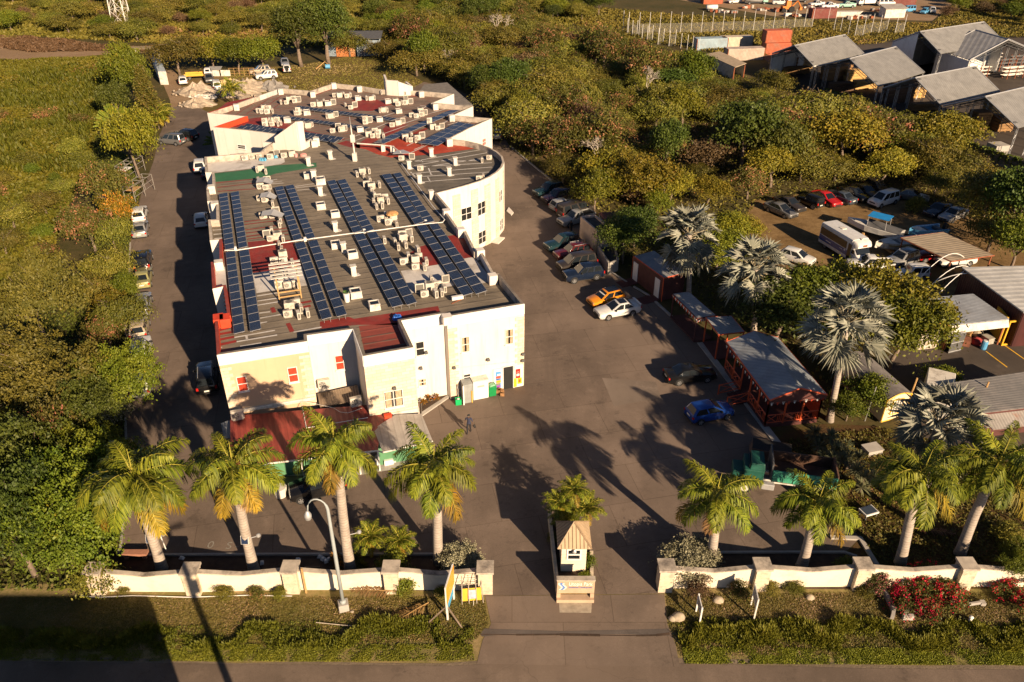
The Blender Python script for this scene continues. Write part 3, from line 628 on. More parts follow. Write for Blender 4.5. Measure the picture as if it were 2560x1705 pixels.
def array(label,tl,tr,bl,br,n,cols=1,z=.38,tilt=.10):
 c=[at(*p,ZR+z)for p in(tl,tr,bl,br)]
 root=thing('solar_array',label,'solar panels',tuple((c[0]+c[1]+c[2]+c[3])/4-Vector((0,0,z))),0,'rows of solar panels on the roof')
 o=root.location
 W=lambda s,t:(c[0]*(1-s)+c[1]*s)*(1-t)+(c[2]*(1-s)+c[3]*s)*t+Vector((0,0,tilt*(s-.5)))-o
 rl=MB()
 for s in(.2,.8):rl.tube([W(s,0)-Vector((0,0,.06)),W(s,1)-Vector((0,0,.06))],.025,5)
 for k in range(0,n+1,2):
  for s in(.2,.8):
   p=W(s,min(1,k/n+.02));rl.tube([p-Vector((0,0,.05)),Vector((p.x,p.y,.0))],.02,4)
 rl.build('rail',M['alu'],root)
 for k in range(n):
  for j in range(cols):
   e=.012;s0,s1=(j+e)/cols,(j+1-e)/cols;t0,t1=(k+.02)/n,(k+1-.02)/n
   q=[W(s0,t1),W(s1,t1),W(s1,t0),W(s0,t0)]
   b=MB();b.slab(q,.04,1)
   ce=(q[0]+q[1]+q[2]+q[3])/4;nn=(q[1]-q[0]).cross(q[3]-q[0]).normalized()*.003
   qi=[ce+(p-ce)*.955+nn for p in q];b.add(qi,[(0,1,2,3)],0)
   me=b.mesh('panel',[M['solar'],M['alu']]);uvl=me.uv_layers.new(name='UVMap')
   for p_ in me.polygons:
    for li,(x,y)in zip(p_.loop_indices,((0,0),(1,0),(1,1),(0,1))):uvl.data[li].uv=(x,y)
   link('panel',me,root)
 return root
za=lambda x,y:(500+x/5.6,440+y/5.6);zb5=lambda x,y:(500+x/5.6,640+y/5.6);zm=lambda x,y:(640+x*.2742,430+y*.2742)
z1_=lambda x,y:(480+x/5.6,180+y/5.6);z2_=lambda x,y:(880+x/5.6,180+y/5.6)
array('outermost far blue solar row along the serrated left parapet, beyond the cross pipe',za(260,245),za(385,235),za(350,1030),za(485,1015),12)
array('second far blue solar row from the serrated left parapet, beside the striped red roof seams',za(425,225),za(545,215),za(540,1005),za(665,990),12)
array('outermost near blue solar row along the red painted left parapet, ending at the front',za(355,1060),za(490,1050),zb5(470,1085),zb5(630,1060),11)
array('second near blue solar row from the left parapet, bordering the big dark red roof patch',za(545,1040),za(685,1030),zb5(700,1050),zb5(860,1025),11)
array('left row of the second solar pair, far half beside the metal covered condensers',za(1040,150),za(1160,140),za(1310,900),za(1435,880),12)
array('right row of the second solar pair, far half facing the white roof chimneys',za(1190,130),za(1310,122),za(1495,880),za(1615,865),12)
array('left row of the second solar pair, near half beside the slatted wooden roof shelter',za(1325,935),za(1460,918),zb5(1705,885),zb5(1850,860),10)
array('right row of the second solar pair, near half beside the white potted plant',za(1510,908),za(1640,893),zb5(1915,845),zb5(2060,820),10)
array('left row of the third solar pair, far half beside the square skylights',za(1775,65),za(1890,55),za(2145,790),za(2275,770),11)
array('right row of the third solar pair, far half beside the condenser with an orange patch',za(1910,50),za(2030,40),(889,579),(913,575),11)if 0 else array('right row of the third solar pair, far half beside the condenser with an orange patch',zm(740,72),zm(815,65),zm(985,548),zm(1078,527),11)
array('left row of the third solar pair, near half running down to the front skylight',zm(893,570),zm(980,557),zm(1240,1230),zm(1345,1213),10)
array('right row of the third solar pair, near half beside the pale roof coating',zm(1010,553),zm(1095,545),zm(1375,1210),zm(1470,1190),10)
array('left row of the fourth solar pair, far half starting by the curved wing',zm(1145,20),zm(1225,15),zm(1450,475),zm(1535,455),10)
array('right row of the fourth solar pair, far half next to the bent white pipe',zm(1250,10),zm(1315,5),zm(1545,465),zm(1630,450),10)
array('left row of the fourth solar pair, near half over the red patch',zm(1465,490),zm(1545,480),zm(1885,1125),zm(1985,1105),10)
array('right row of the fourth solar pair, near half by the right parapet',zm(1575,475),zm(1655,468),zm(2005,1110),zm(2110,1085),10)
array('farthest long thin solar row across the rear roof, passing the faded red middle patch',z1_(1440,495),z1_(1480,478),z2_(540,672),z2_(640,655),22,1,.4,.2)
array('middle long thin solar row across the rear roof, over the pinkish red paint',z1_(1100,615),z1_(1150,597),z2_(180,792),z2_(250,778),20,1,.4,.2)
array('upper of the two near solar rows on the rear roof behind the court fin',z1_(710,750),z1_(770,730),z1_(2080,947),z1_(2130,925),15,1,.4,.2)
array('lower of the two near solar rows on the rear roof, right above the side court',z1_(620,775),z1_(690,755),z1_(1990,977),z1_(2060,955),15,1,.4,.2)
array('long dark solar row slanting across the right half of the rear roof',z2_(1375,530),z2_(1530,525),z2_(300,985),z2_(450,1000),9,1,.35,0)
array('double width dark solar block on the rear roof by its lowest right bay',z2_(1490,695),z2_(1720,735),z2_(920,990),z2_(1200,1030),6,2,.35,0)
b=MB();b.tube([at(*za(345,1040),ZR+.3),at(*za(500,1042),ZR+.3),at(*za(1310,912),ZR+.3),at(*za(2150,800),ZR+.3),at(*zm(900,560),ZR+.3),at(*zm(1450,485),ZR+.3),at(*zm(1560,470),ZR+.3),at(*zm(1700,460),ZR+.3),at(*zm(1720,435),ZR+.3),at(*zm(1610,310),ZR+.3),at(*zm(1500,160),ZR+.3),at(*zm(1380,0),ZR+.3),at(1004,410,ZR+.3)],.05,6)
for p in[za(500,1042),za(1475,912),(911,582),zm(1548,470)]:q=at(*p,ZR);b.box((q.x,q.y,ZR+.2),(.25,.25,.4),BANG)
tag(b.build('conduit_pipe',M['white']),'white pipe crossing the roof between the solar rows and bending past the curved wing','pipe')
# ------------------------------------------------------------------ air conditioning condensers
M['acwhite']=plain('condenser_enamel',(.58,.53,.45),.55,.2,1.2,dirt=(.28,.2,.13),dscale=1.3,damt=.8)
M['acgrille']=plain('condenser_grille',(.16,.15,.13),.6,.3,20,kind='Object');M['acfan']=plain('condenser_fan',(.4,.38,.34),.5,.3,9,kind='Object')
def make_ac(kind):
 r=thing('air_conditioner','x','air conditioner')
 w_,d_,h_={'F':(.95,.36,.72),'S':(.36,.9,.74),'T':(.95,.38,1.4),'B':(1.0,.8,.8),'O':(.95,.14,1.0)}[kind]
 b=MB();b.box((0,0,.1+h_/2),(w_,d_,h_));b.build('casing',M['acwhite'],r,bevel=.03)
 b=MB();b.box((0,0,.05),(w_*.8,d_*.8,.1));b.build('plinth',M['kerb'],r)
 if kind in('F','T'):
  for z in([.1+h_*.5]if kind=='F' else[.1+h_*.27,.1+h_*.73]):
   b=MB();b.disc((-.13,-d_/2-.012,z),.27,(0,-1,0),18);b.disc((-.13,-d_/2-.016,z),.07,(0,-1,0),10,1)
   for k in range(6):a=k*PI/3;b.add([(-.13+.07*math.cos(a),-d_/2-.02,z+.07*math.sin(a)),(-.13+.25*math.cos(a-.2),-d_/2-.02,z+.25*math.sin(a-.2)),(-.13+.25*math.cos(a+.35),-d_/2-.02,z+.25*math.sin(a+.35))],[(0,1,2)],1)
   b.build('fan_grille',[M['acgrille'],M['acfan']],r)
 elif kind=='S':
  b=MB()
  b.box((w_*.02,-d_/2-.006,.12+h_/2),(w_*.55,.012,h_*.75));b.build('louvre',M['acgrille'],r)
  b=MB();b.disc((w_/2+.012,.1,.1+h_/2),.27,(1,0,0),16);b.build('fan_grille',M['acgrille'],r)
 elif kind=='B':
  b=MB();b.disc((0,0,.1+h_+.012),.34,(0,0,1),18);b.build('fan_grille',M['acgrille'],r)
 else:
  b=MB();b.box((0,-d_/2-.006,.1+h_/2),(w_*.8,.012,h_*.8));b.build('coil',M['acgrille'],r)
 return r
AC={k:make_ac(k)for k in 'FSTBO'};AC_USED=set()
ORD=['first','second','third','fourth','fifth','sixth','seventh','eighth','ninth','tenth']
KW={'F':'condenser with fan facing the street','S':'condenser turned end-on to the street','T':'tall double fan condenser','B':'squat condenser with fan on top','O':'open frame condenser without its cover'}
def acs(desc,frame,items,rz=BANG):
 items=sorted(items,key=lambda t:t[0])
 names={}
 for(x,y,k)in items:names.setdefault(k,[]).append((x,y))
 for(x,y,k)in items:
  u,v=frame(x,y);p=at(u,v,ZR);lst=names[k];i=lst.index((x,y))
  pos='' if len(lst)==1 else('leftmost ' if i==0 else 'rightmost ' if i==len(lst)-1 else ORD[i]+' from left: ')
  lab=(pos+KW[k]+' '+desc)
  if k in AC_USED:r=copy_tree(AC[k],tuple(p),rz+random.uniform(-.09,.09),random.uniform(.72,.86))
  else:r=AC[k];AC_USED.add(k);r.location=p;r.rotation_euler=(0,0,rz);r.scale=(.84,)*3
  r['label']=' '.join(lab.split()[:17][:16])if len(lab.split())>16 else lab
  r['group']='condensers on the roof'
zc3=za;zc5=zb5;zc4=lambda x,y:(900+x/5.6,440+y/5.6);zc6=lambda x,y:(900+x/5.6,640+y/5.6)
acs('on red seams below the green strip',zc3,[(850,180,'F'),(925,192,'F'),(985,180,'S'),(825,105,'S'),(950,110,'O')])
acs('between first two far solar pairs',zc3,[(845,345,'F'),(915,365,'F'),(1025,425,'S'),(985,280,'S')])
acs('under the bent metal sheet',zc3,[(890,595,'F'),(1020,590,'F'),(1118,720,'S'),(1130,660,'S'),(1070,550,'O')])
acs('just before the dark red patch',zc3,[(940,865,'O'),(995,912,'F'),(1012,810,'S'),(1095,880,'B'),(1172,925,'S')])
acs('on the big dark red patch',zc3,[(1045,1225,'F'),(1172,1227,'F'),(1300,1258,'S'),(1165,1140,'B'),(1152,1075,'S'),(1115,1000,'S')])
acs('around the slatted wooden shelter',zc5,[(1112,440,'F'),(1115,330,'O'),(1215,275,'S'),(1388,445,'S'),(1235,450,'F'),(1305,430,'F')])
acs('nearest the red front corner',zc5,[(1240,855,'F'),(1385,872,'S'),(1425,790,'S'),(1515,845,'S'),(1260,745,'B'),(1345,700,'F')])
acs('left of the fourth pair, far end',zc4,[(95,150,'F'),(140,100,'S'),(165,180,'B'),(272,158,'S'),(165,245,'S'),(205,303,'S')])
acs('below the far condenser group',zc4,[(195,400,'S'),(235,463,'S'),(312,452,'S'),(392,388,'S'),(250,360,'O'),(350,330,'F'),(290,370,'B')])
acs('beside the orange and green scrap',zc4,[(290,640,'F'),(405,685,'F'),(515,715,'S'),(365,590,'S'),(465,610,'B')])
acs('in the middle of fourth bay',zc4,[(345,940,'S'),(490,960,'S'),(540,1032,'S'),(640,1005,'S'),(600,905,'B'),(590,850,'F'),(718,918,'S'),(690,840,'O'),(812,1078,'S')])
acs('on the triangular red patch',zc4,[(615,1238,'F'),(680,1170,'S'),(780,1308,'F'),(905,1318,'S'),(932,1240,'S'),(775,1205,'B'),(822,1160,'F')])
acs('on the pale coating near the front',zc6,[(905,572,'F'),(840,520,'O'),(1060,573,'S'),(1145,558,'S'),(1185,500,'S'),(1000,365,'S'),(1200,380,'O'),(975,465,'B'),(1085,445,'F')])
acs('in the two tier red corner group',z1_,[(1030,770,'T'),(1125,757,'F'),(1205,758,'S'),(1250,742,'S'),(1150,695,'B'),(1090,715,'S'),(1195,700,'F')])
acs('of the far left rear cluster',z1_,[(940,572,'F'),(988,582,'F'),(1055,587,'F'),(1130,575,'S'),(1010,525,'B'),(1072,532,'F')])
acs('on the white slab, rear roof',z1_,[(1250,450,'S'),(1325,452,'F'),(1440,432,'F'),(1495,425,'O'),(1360,405,'B'),(1425,395,'F')])
acs('between the two long rear solar rows',z1_,[(1440,602,'S'),(1490,604,'T'),(1535,585,'S')])
acs('left of faded rear red patch',z1_,[(1700,487,'F'),(1790,480,'B'),(1850,445,'S'),(1985,462,'O'),(1760,455,'S')])
acs('close to the far left parapet',z1_,[(2000,352,'F'),(2068,355,'B'),(2125,345,'S'),(2170,362,'F'),(2220,352,'S')])
acs('at the left of faded red patch',z1_,[(2150,492,'S'),(2225,522,'F'),(2285,500,'O')])
acs('in front of the long rear row',z1_,[(1890,648,'S'),(1940,648,'B'),(2020,628,'O'),(1985,640,'S')])
acs('on the pinkish paint',z1_,[(1530,778,'F'),(1578,776,'S'),(1628,783,'B'),(1685,762,'S')])
acs('before the lower rear solar rows',z1_,[(1972,852,'F'),(2050,805,'O'),(2062,835,'S'),(2140,830,'O'),(2100,832,'B')])
acs('in the row along the side court',z1_,[(590,1227,'F'),(690,1215,'F'),(745,1237,'F'),(845,1218,'F'),(945,1222,'F'),(1100,1218,'F'),(1195,1180,'O'),(1292,1200,'F'),(1405,1180,'B')])
acs('on the green strip',z1_,[(915,1402,'S'),(970,1380,'B'),(1040,1428,'S')])
acs('by the stair box, far parapet',z2_,[(410,312,'S'),(490,312,'S'),(600,318,'S'),(645,320,'S'),(690,322,'S'),(742,326,'S')])
acs('right of the faded red patch',z2_,[(610,442,'B'),(645,477,'F'),(700,455,'S'),(750,457,'F'),(755,400,'O'),(825,450,'O')])
acs('on the red pad before far patch',z2_,[(390,567,'S'),(445,562,'B'),(490,562,'S')])
acs('on the bare sheets, farther back',z2_,[(205,395,'S'),(265,398,'B'),(310,390,'S')])
acs('at the end of middle rear row',z2_,[(150,692,'S'),(190,732,'T'),(252,712,'O')])
acs('beside the pinkish bay, rear',z2_,[(565,770,'F'),(645,742,'B'),(715,722,'O'),(680,735,'S')])
acs('at the top right, rear roof',z2_,[(835,632,'F'),(900,642,'F'),(940,602,'S'),(978,622,'F'),(1025,605,'O'),(960,575,'B')])
acs('left of the slanting solar row',z2_,[(235,902,'B'),(292,922,'F'),(375,922,'T'),(442,932,'S'),(320,855,'F')])
acs('between slanting row and block',z2_,[(745,945,'B'),(768,975,'S'),(830,982,'F'),(888,987,'S'),(920,955,'F'),(985,932,'O'),(835,920,'S')])
acs('right of slanting solar row',z2_,[(1085,755,'T'),(1130,800,'B'),(1200,812,'F'),(1262,797,'O')])
acs('at the curved wing edge',z2_,[(695,1237,'F'),(842,1225,'O'),(1820,1265,'S'),(1920,1228,'F'),(960,1382,'F'),(1780,1522,'F'),(1838,1500,'S')],0.1)
acs('at the far end of third bay',z2_,[(70,1467,'S'),(148,1425,'B'),(162,1487,'S'),(238,1420,'S')])
for(u,v,z,lab,rz)in[(596,1048,2.85,'white condenser on the red porch roof by the front left corner',BANG),(891,1014,2.85,'white condenser on the red porch roof against the stone tower',BANG+.1),(811,970,3.3,'white condenser fixed to the wall above the porch hood',BANG)]:
 r=copy_tree(AC['F'],tuple(at(u,v,z)),rz,1.0,lab);r['group']='condensers at the porch'
# ------------------------------------------------------------------ skylights, chimneys and other roof gear
def make_sky():
 r=thing('roof_skylight','x','skylight');b=MB();b.box((0,0,.3),(1.1,1.1,.6),0,0,.92);b.build('curb',M['dirtywhite'],r,bevel=.02)
 b=MB()
 for s in(-1,1):b.box((s*.47,0,.66),(.12,1.06,.12));b.box((0,s*.47,.66),(.82,.12,.12))
 b.build('frame',M['dirtywhite'],r);b=MB();b.box((0,0,.63),(.82,.82,.04));b.build('pane',M['glass'],r);return r
def make_chim():
 r=thing('roof_vent','x','vent');b=MB();b.box((0,0,.55),(.55,.55,1.1));b.build('shaft',M['dirtywhite'],r,bevel=.02)
 b=MB();b.box((0,0,1.15),(.7,.7,.1));b.build('cap',M['dirtywhite'],r);b=MB();b.box((.2,-.05,.02),(.85,.65,.04),.3);b.build('base_slab',M['whitepatch'],r);return r
SK,CH=make_sky(),make_chim();su=cu=0
def put(src,used,frame,x,y,lab,grp,rz=BANG):
 p=at(*frame(x,y),ZR)
 if used:r=copy_tree(src,tuple(p),rz,random.uniform(.8,.9))
 else:r=src;r.location=p;r.rotation_euler=(0,0,rz)
 r['label']=lab;r['group']=grp
for fr,x,y,lab in[(za,1690,105,'square skylight at the head of the third solar pair, beside the white roof lines'),(z1_,1625,1480,'square skylight far up the roof, left of two white vents'),(za,1695,455,'square skylight midway along the second far solar row, the left one there'),(za,1895,565,'square skylight leaning right, near the middle of the third far solar row'),(za,1905,1000,'square skylight just below the cross pipe beside a white vent'),(za,2140,1135,'square skylight below right of the vent under the cross pipe'),(zb5,2185,565,'square skylight behind the white potted plant'),(zc6,205,735,'front skylight closest to the street, below the third solar pair'),(z1_,1610,595,'low skylight beside condensers between the long rear solar rows'),(z1_,1335,700,'pale skylight over the pinkish paint by the corner group'),(z1_,1905,465,'skylight on a bright red curb beside the white slab group'),(z1_,2325,392,'skylight on a red curb near the far parapet corner'),(z2_,505,437,'skylight on a red curb at the right tip of the faded red patch'),(z2_,655,572,'pale skylight on bare sheets, rear roof right of the red pad'),(z2_,385,690,'skylight on a red curb beside the tall double fan condenser'),(z2_,115,832,'skylight with a red foot at the end of the rear solar rows')]:
 put(SK,su,fr,x,y,lab,'skylights on the roof');su=1
for fr,x,y,lab in[(za,1600,55,'white vent between two skylights at the head of the third solar pair'),(za,1690,268,'white vent above the left mid roof skylight'),(za,1900,768,'white vent just above the cross pipe'),(za,2015,1062,'white vent standing between the two skylights below the cross pipe'),(za,2155,1388,'white vent on a pale slab midway down the third near solar row'),(z1_,1635,1308,'white vent at the right end of the green strip'),(z1_,1940,1218,'white vent left of the mast on the roof'),(z2_,1110,1180,'white vent on the fresh red paint of the curved wing'),(z2_,1445,1302,'white vent in the middle of the curved wing roof'),(z2_,1360,1447,'white vent of the curved wing closest to the street'),(z2_,800,1352,'white vent left of the seams on the curved wing'),(z2_,945,1552,'white vent where the bent pipe starts'),(zc4,1000,320,'white vent beside the straight wall end of the curved wing')]:
 put(CH,cu,fr,x,y,lab,'vents on the roof');cu=1
p=at(*z1_(2285,1245),ZR);t=thing('roof_mast','slim white mast on a block in the middle of the roof','mast',tuple(p));b=MB();b.box((0,0,.5),(.5,.5,1.0));b.build('foot',M['dirtywhite'],t)
b=MB();b.tube([(0,0,1),(-.1,0,4.4)],[.11,.07],6);b.box((-.02,0,2.8),(.5,.35,.9));b.build('pole',M['dirtywhite'],t);b=MB();b.tube([(-.1,0,4.4),(-.12,0,5.4)],.03,4);b.build('aerial',M['steel'],t)
p=at(*zb5(1270,610),ZR);t=thing('slatted_shelter','wooden roof shelter with a sloping slatted top over condensers','shelter',tuple(p),BANG)
b=MB()
for sx in(-.9,.9):
 b.box((sx,0,1.0),(.1,.1,2.0));b.box((sx,1.6,1.25),(.1,.1,2.5))
for z in(.35,.8):b.box((0,0,z),(1.7,.08,.1))
b.build('frame',M['wood'],t)
for k in range(5):
 b=MB();b.box((0,.1+k*.4,2.15+k*.13),(2.6,.3,.05));b.build('slat',M['dirtywhite'],t)
for(fr,x,y,lab,s)in[(za,900,60,'bent grey metal sheet covering condensers below the green strip',.85),(za,950,270,'bluish metal sheet propped on condensers between the first two solar pairs',.8),(za,1010,520,'longest bent metal sheet lying on condensers before the red seams',1.05)]:
 p=at(*fr(x,y),ZR+.9);b=MB();b.slab([(-s,-.4,-.1),(0,-.55,.05),(.1,.5,.25),(-s,.4,.1)],.02);b.slab([(0,-.55,.05),(s,-.5,-.25),(s*1.1,.3,-.2),(.1,.5,.25)],.02)
 o=b.build('metal_sheet',M['steel']);o.location=p;o.rotation_euler=(0,0,BANG-.3);tag(o,lab,'metal sheet','metal sheets over roof condensers')
p=at(*zc4(450,530),ZR+.75);b=MB();b.lathe((0,0,0),[(.65,.0),(.55,.16),(.3,.26),(.02,.3)],14);o=b.build('roof_parasol',[plain('faded_orange_cloth',(.55,.3,.12),.9,.5,3)]);o.location=p;tag(o,'faded orange and green parasol top over condensers beside the fourth solar pair','parasol')
p=at(*zb5(2062,638),ZR);t=thing('potted_plant','white pot with a small plant beside the second near solar row','potted plant',tuple(p));b=MB();b.lathe((0,0,0),[(.2,0),(.27,.75),(.24,.78)],10);b.build('pot',M['white'],t)
b=MB()
for k in range(14):a=k*2.4;b.add([(0,0,.75),(.25*math.cos(a),.25*math.sin(a),1.0),(.3*math.cos(a+.5),.3*math.sin(a+.5),.9)],[(0,1,2)])
b.build('leaf',leafmat('pot_leaf',(.06,.1,.02),(.1,.15,.03)),t)
p=at(*zc6(1365,632),ZR);t=thing('light_fitting','small white box on a bracket lying on the front of the roof','light',tuple(p),BANG);b=MB();b.box((0,0,.35),(1.0,.35,.3));b.build('box',M['white'],t,bevel=.03);b=MB();b.tube([(-.6,-.3,.02),(.7,.3,.02)],.04,5);b.tube([(0,0,0),(0,0,.3)],.04,5);b.build('bracket',M['rust'],t)
for(fr,x,y,lab,col,nm)in[(z1_,1000,1240,'crumpled light blue tarpaulin left of the round condenser by the side court',(.1,.38,.6),'tarpaulin'),(z1_,1155,1205,'crumpled light blue tarpaulin right of the round condenser by the side court',(.1,.38,.6),'tarpaulin'),(z1_,1460,1190,'pink bucket at the end of the condenser row by the side court',(.7,.35,.33),'bucket'),(z1_,1560,1175,'upturned pink basin near the court fin',(.65,.3,.26),'basin'),(zc6,545,880,'blue plastic scrap behind the recessed front parapet',(.03,.15,.6),'scrap')]:
 p=at(*fr(x,y),ZR);b=MB()
 if nm in('bucket','basin'):b.lathe((0,0,0),[(.16,0),(.24,.42),(.2,.42),(.16,.1)]if nm=='bucket' else[(.45,0),(.4,.25),(.2,.32)],12)
 else:
  for k in range(9):b.box((random.uniform(-.35,.35),random.uniform(-.2,.2),.18),(random.uniform(.2,.5),random.uniform(.15,.3),.3),random.uniform(0,3),0,.5)
 o=b.build(nm,plain(nm+'_plastic',col,.6,.3));o.location=p;tag(o,lab,nm)
t=thing('roof_duct','white raised duct with a square plate over the fresh red paint','duct',tuple(at(*z2_(560,1090),ZR)));o=t.location
b=MB();P_=[at(*z2_(*q),ZR+.8)-o for q in[(70,1000),(430,1025),(560,1040),(680,1125)]];b.tube(P_,.09,6);
for q in P_[1:3]:b.box((q.x,q.y,.4),(.5,.3,.8),.4)
b.build('pipe',M['dirtywhite'],t);q=P_[-1];b=MB();b.slab([q+Vector(v)for v in((-.9,-.5,0),(1.5,-.3,.02),(.2,.9,.05),(-.7,.6,.03))],.04);b.build('plate',M['steel'],t)
# ------------------------------------------------------------------ foliage meshes
def quadmesh(name,V,tint,mats,mi=None):
 """V: (n,4,3) leaf quads"""
 n=len(V);me=bpy.data.meshes.new(name)
 me.vertices.add(4*n);me.vertices.foreach_set('co',np.ascontiguousarray(V,dtype=np.float32).reshape(-1))
 me.loops.add(4*n);me.loops.foreach_set('vertex_index',np.arange(4*n,dtype=np.int32))
 me.polygons.add(n);me.polygons.foreach_set('loop_start',np.arange(0,4*n,4,dtype=np.int32));me.polygons.foreach_set('loop_total',np.full(n,4,dtype=np.int32))
 for m in(mats if isinstance(mats,(list,tuple))else[mats]):me.materials.append(m)
 if mi is not None:me.polygons.foreach_set('material_index',np.asarray(mi,dtype=np.int32))
 at_=me.attributes.new('tint','FLOAT','FACE');at_.data.foreach_set('value',np.asarray(tint,dtype=np.float32))
 me.update(calc_edges=True);return me
def unit(a):return a/np.maximum(1e-6,np.linalg.norm(a,axis=-1,keepdims=True))
def leaves(pos,size,up=.5,aspect=.55,rng=RNG,nrm=None):
 """diamond leaves at pos, with normals between random and up (or given)"""
 n=len(pos);d=unit(rng.normal(size=(n,3)))
 nn=unit(d*(1-up)+np.array([0,0,1.0])*up if nrm is None else d*(1-up)+nrm*up)
 a=unit(np.cross(nn,unit(rng.normal(size=(n,3)))));b=np.cross(nn,a)
 s=(size*(.6+.8*rng.random(n)))[:,None]
 return np.stack([pos-a*s,pos-b*s*aspect,pos+a*s,pos+b*s*aspect],1)
def crown_pts(rng,blobs,nclump,per,cs,flat=.5):
 w_=np.array([b[3]*b[4]+b[4]*b[5]+b[3]*b[5]for b in blobs]);w_=w_/w_.sum()
 k=rng.choice(len(blobs),nclump,p=w_);B=np.array(blobs)[k]
 d=unit(rng.normal(size=(nclump,3)));d[:,2]=np.where(d[:,2]<-.35,-d[:,2]*.6,d[:,2])
 r=.62+.42*rng.random(nclump)
 c=B[:,:3]+d*B[:,3:]*r[:,None]
 j=np.repeat(np.arange(nclump),per)
 off=rng.normal(size=(nclump*per,3))*np.array([cs,cs,cs*flat]);off[:,2]-=.25*(off[:,0]**2+off[:,1]**2)/cs
 return c[j]+off,d[j],j
def blobs_for(rng,R,h0,h1,n,spread=.62,bl=.5):
 out=[]
 for k in range(n):
  a=2*PI*k/n+rng.random()*1.2;rr=R*spread*math.sqrt(rng.random()*.8+.2)if k else 0
  br=R*(bl+.25*rng.random());z=h0+(h1-h0)*(.35+.5*rng.random()*(1-.4*rr/R))
  out.append((rr*math.cos(a),rr*math.sin(a),z,br,br,(h1-h0)*(.28+.16*rng.random())))
 return out
def trunk_mesh(rng,blobs,h0,r=.16,nb=5,mat=None,crook=.25,twigs=0):
 b=MB();top=(rng.normal()*crook,rng.normal()*crook,h0)
 b.tube([(0,0,-.1),(top[0]*.4,top[1]*.4+.1,h0*.5),top],[r*1.25,r,r*.8],7)
 for k in range(nb):
  t=blobs[k%len(blobs)];e=(t[0]*.8+rng.normal()*.3,t[1]*.8+rng.normal()*.3,t[2]+t[5]*.4)
  m=((top[0]+e[0])*.5+rng.normal()*.2,(top[1]+e[1])*.5+rng.normal()*.2,top[2]*.6+e[2]*.4)
  b.tube([top,m,e],[r*.6,r*.38,r*.12],5)
  for q in range(twigs):
   f=.4+.6*rng.random();s0=[m[i]+(e[i]-m[i])*f for i in range(3)];s1=[s0[i]+rng.normal()*(.8,.8,.35)[i]for i in range(3)];s1[2]+=.35
   b.tube([s0,s1],[r*.16,r*.05],4)
 return b.mesh('trunk',mat or M['bark'],True)
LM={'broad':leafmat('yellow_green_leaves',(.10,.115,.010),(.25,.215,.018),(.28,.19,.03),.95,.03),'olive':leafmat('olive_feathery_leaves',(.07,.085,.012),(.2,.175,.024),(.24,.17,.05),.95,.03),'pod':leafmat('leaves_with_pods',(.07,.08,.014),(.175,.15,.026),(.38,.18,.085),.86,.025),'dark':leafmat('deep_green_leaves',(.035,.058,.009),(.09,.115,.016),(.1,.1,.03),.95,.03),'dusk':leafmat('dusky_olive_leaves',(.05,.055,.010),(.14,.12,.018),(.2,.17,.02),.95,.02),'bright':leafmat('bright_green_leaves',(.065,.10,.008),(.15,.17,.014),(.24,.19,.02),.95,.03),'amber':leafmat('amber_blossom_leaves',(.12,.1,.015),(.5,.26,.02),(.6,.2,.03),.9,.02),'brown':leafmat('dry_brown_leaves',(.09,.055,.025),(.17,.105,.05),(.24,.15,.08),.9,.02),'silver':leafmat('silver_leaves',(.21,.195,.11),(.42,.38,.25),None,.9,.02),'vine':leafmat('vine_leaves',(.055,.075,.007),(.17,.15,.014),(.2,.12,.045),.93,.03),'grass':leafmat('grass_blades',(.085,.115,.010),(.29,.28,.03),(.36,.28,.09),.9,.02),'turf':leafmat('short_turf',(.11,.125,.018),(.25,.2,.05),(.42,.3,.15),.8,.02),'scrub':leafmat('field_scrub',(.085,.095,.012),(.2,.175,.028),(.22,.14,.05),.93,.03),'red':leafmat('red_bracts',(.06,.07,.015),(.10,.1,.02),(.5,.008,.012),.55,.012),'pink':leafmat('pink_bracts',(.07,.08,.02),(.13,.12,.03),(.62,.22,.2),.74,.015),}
def make_tree(name,kind,seed,R,h0,h1,nblob=6,nclump=120,per=26,size=.17,cs=.42,up=.18,flat=.5,trunk=.16,nb=6,bark=None,twigs=0,cat='tree',spread=.62,bl=.5):
 rng=np.random.default_rng(seed);bl_=blobs_for(rng,R,h0,h1,nblob,spread,bl)
 p,d,j=crown_pts(rng,bl_,nclump,per,cs,flat);V=leaves(p,size,up,.55,rng,unit(d+np.array([0,0,.5])))
 ct=rng.random(nclump);t=np.clip(.55*ct[j]+.45*rng.random(len(p)),0,1)
 if kind in('pod','red','pink','amber'):
  fl=(ct[j]>(.74 if kind in('pod','red')else.62))&(rng.random(len(p))<.6);t=np.where(fl,.99,t*.7)
 r=thing(name,'x',cat);link('trunk',trunk_mesh(rng,bl_,h0+.3,trunk,nb,bark,.2,twigs),r);link('crown',quadmesh('crown',V,t,LM[kind]),r)
 return r
T={}
def tmpl(key,*a,**k):T[key]=[make_tree(*a,**k),False]
tmpl('broad1','broadleaf_tree','broad',1,3.2,1.6,5.6,8,218,49,0.122,.40,.4)
tmpl('broad2','broadleaf_tree','broad',2,3.0,1.3,5.0,7,195,49,0.122,.42,.4)
tmpl('bright1','broadleaf_tree','bright',3,3.0,1.2,5.2,8,218,49,0.115,.38,.45)
tmpl('bright2','broadleaf_tree','bright',4,2.6,1.0,4.6,6,172,49,0.115,.38,.45)
tmpl('olive1','thorn_tree','olive',5,3.4,1.4,4.4,9,172,57,0.108,.55,.55,.3,twigs=3)
tmpl('olive2','thorn_tree','olive',6,3.0,1.2,4.0,8,149,57,0.108,.52,.55,.3,twigs=3)
tmpl('olive3','thorn_tree','olive',7,2.6,1.0,3.6,7,126,57,0.101,.50,.55,.35,twigs=3)
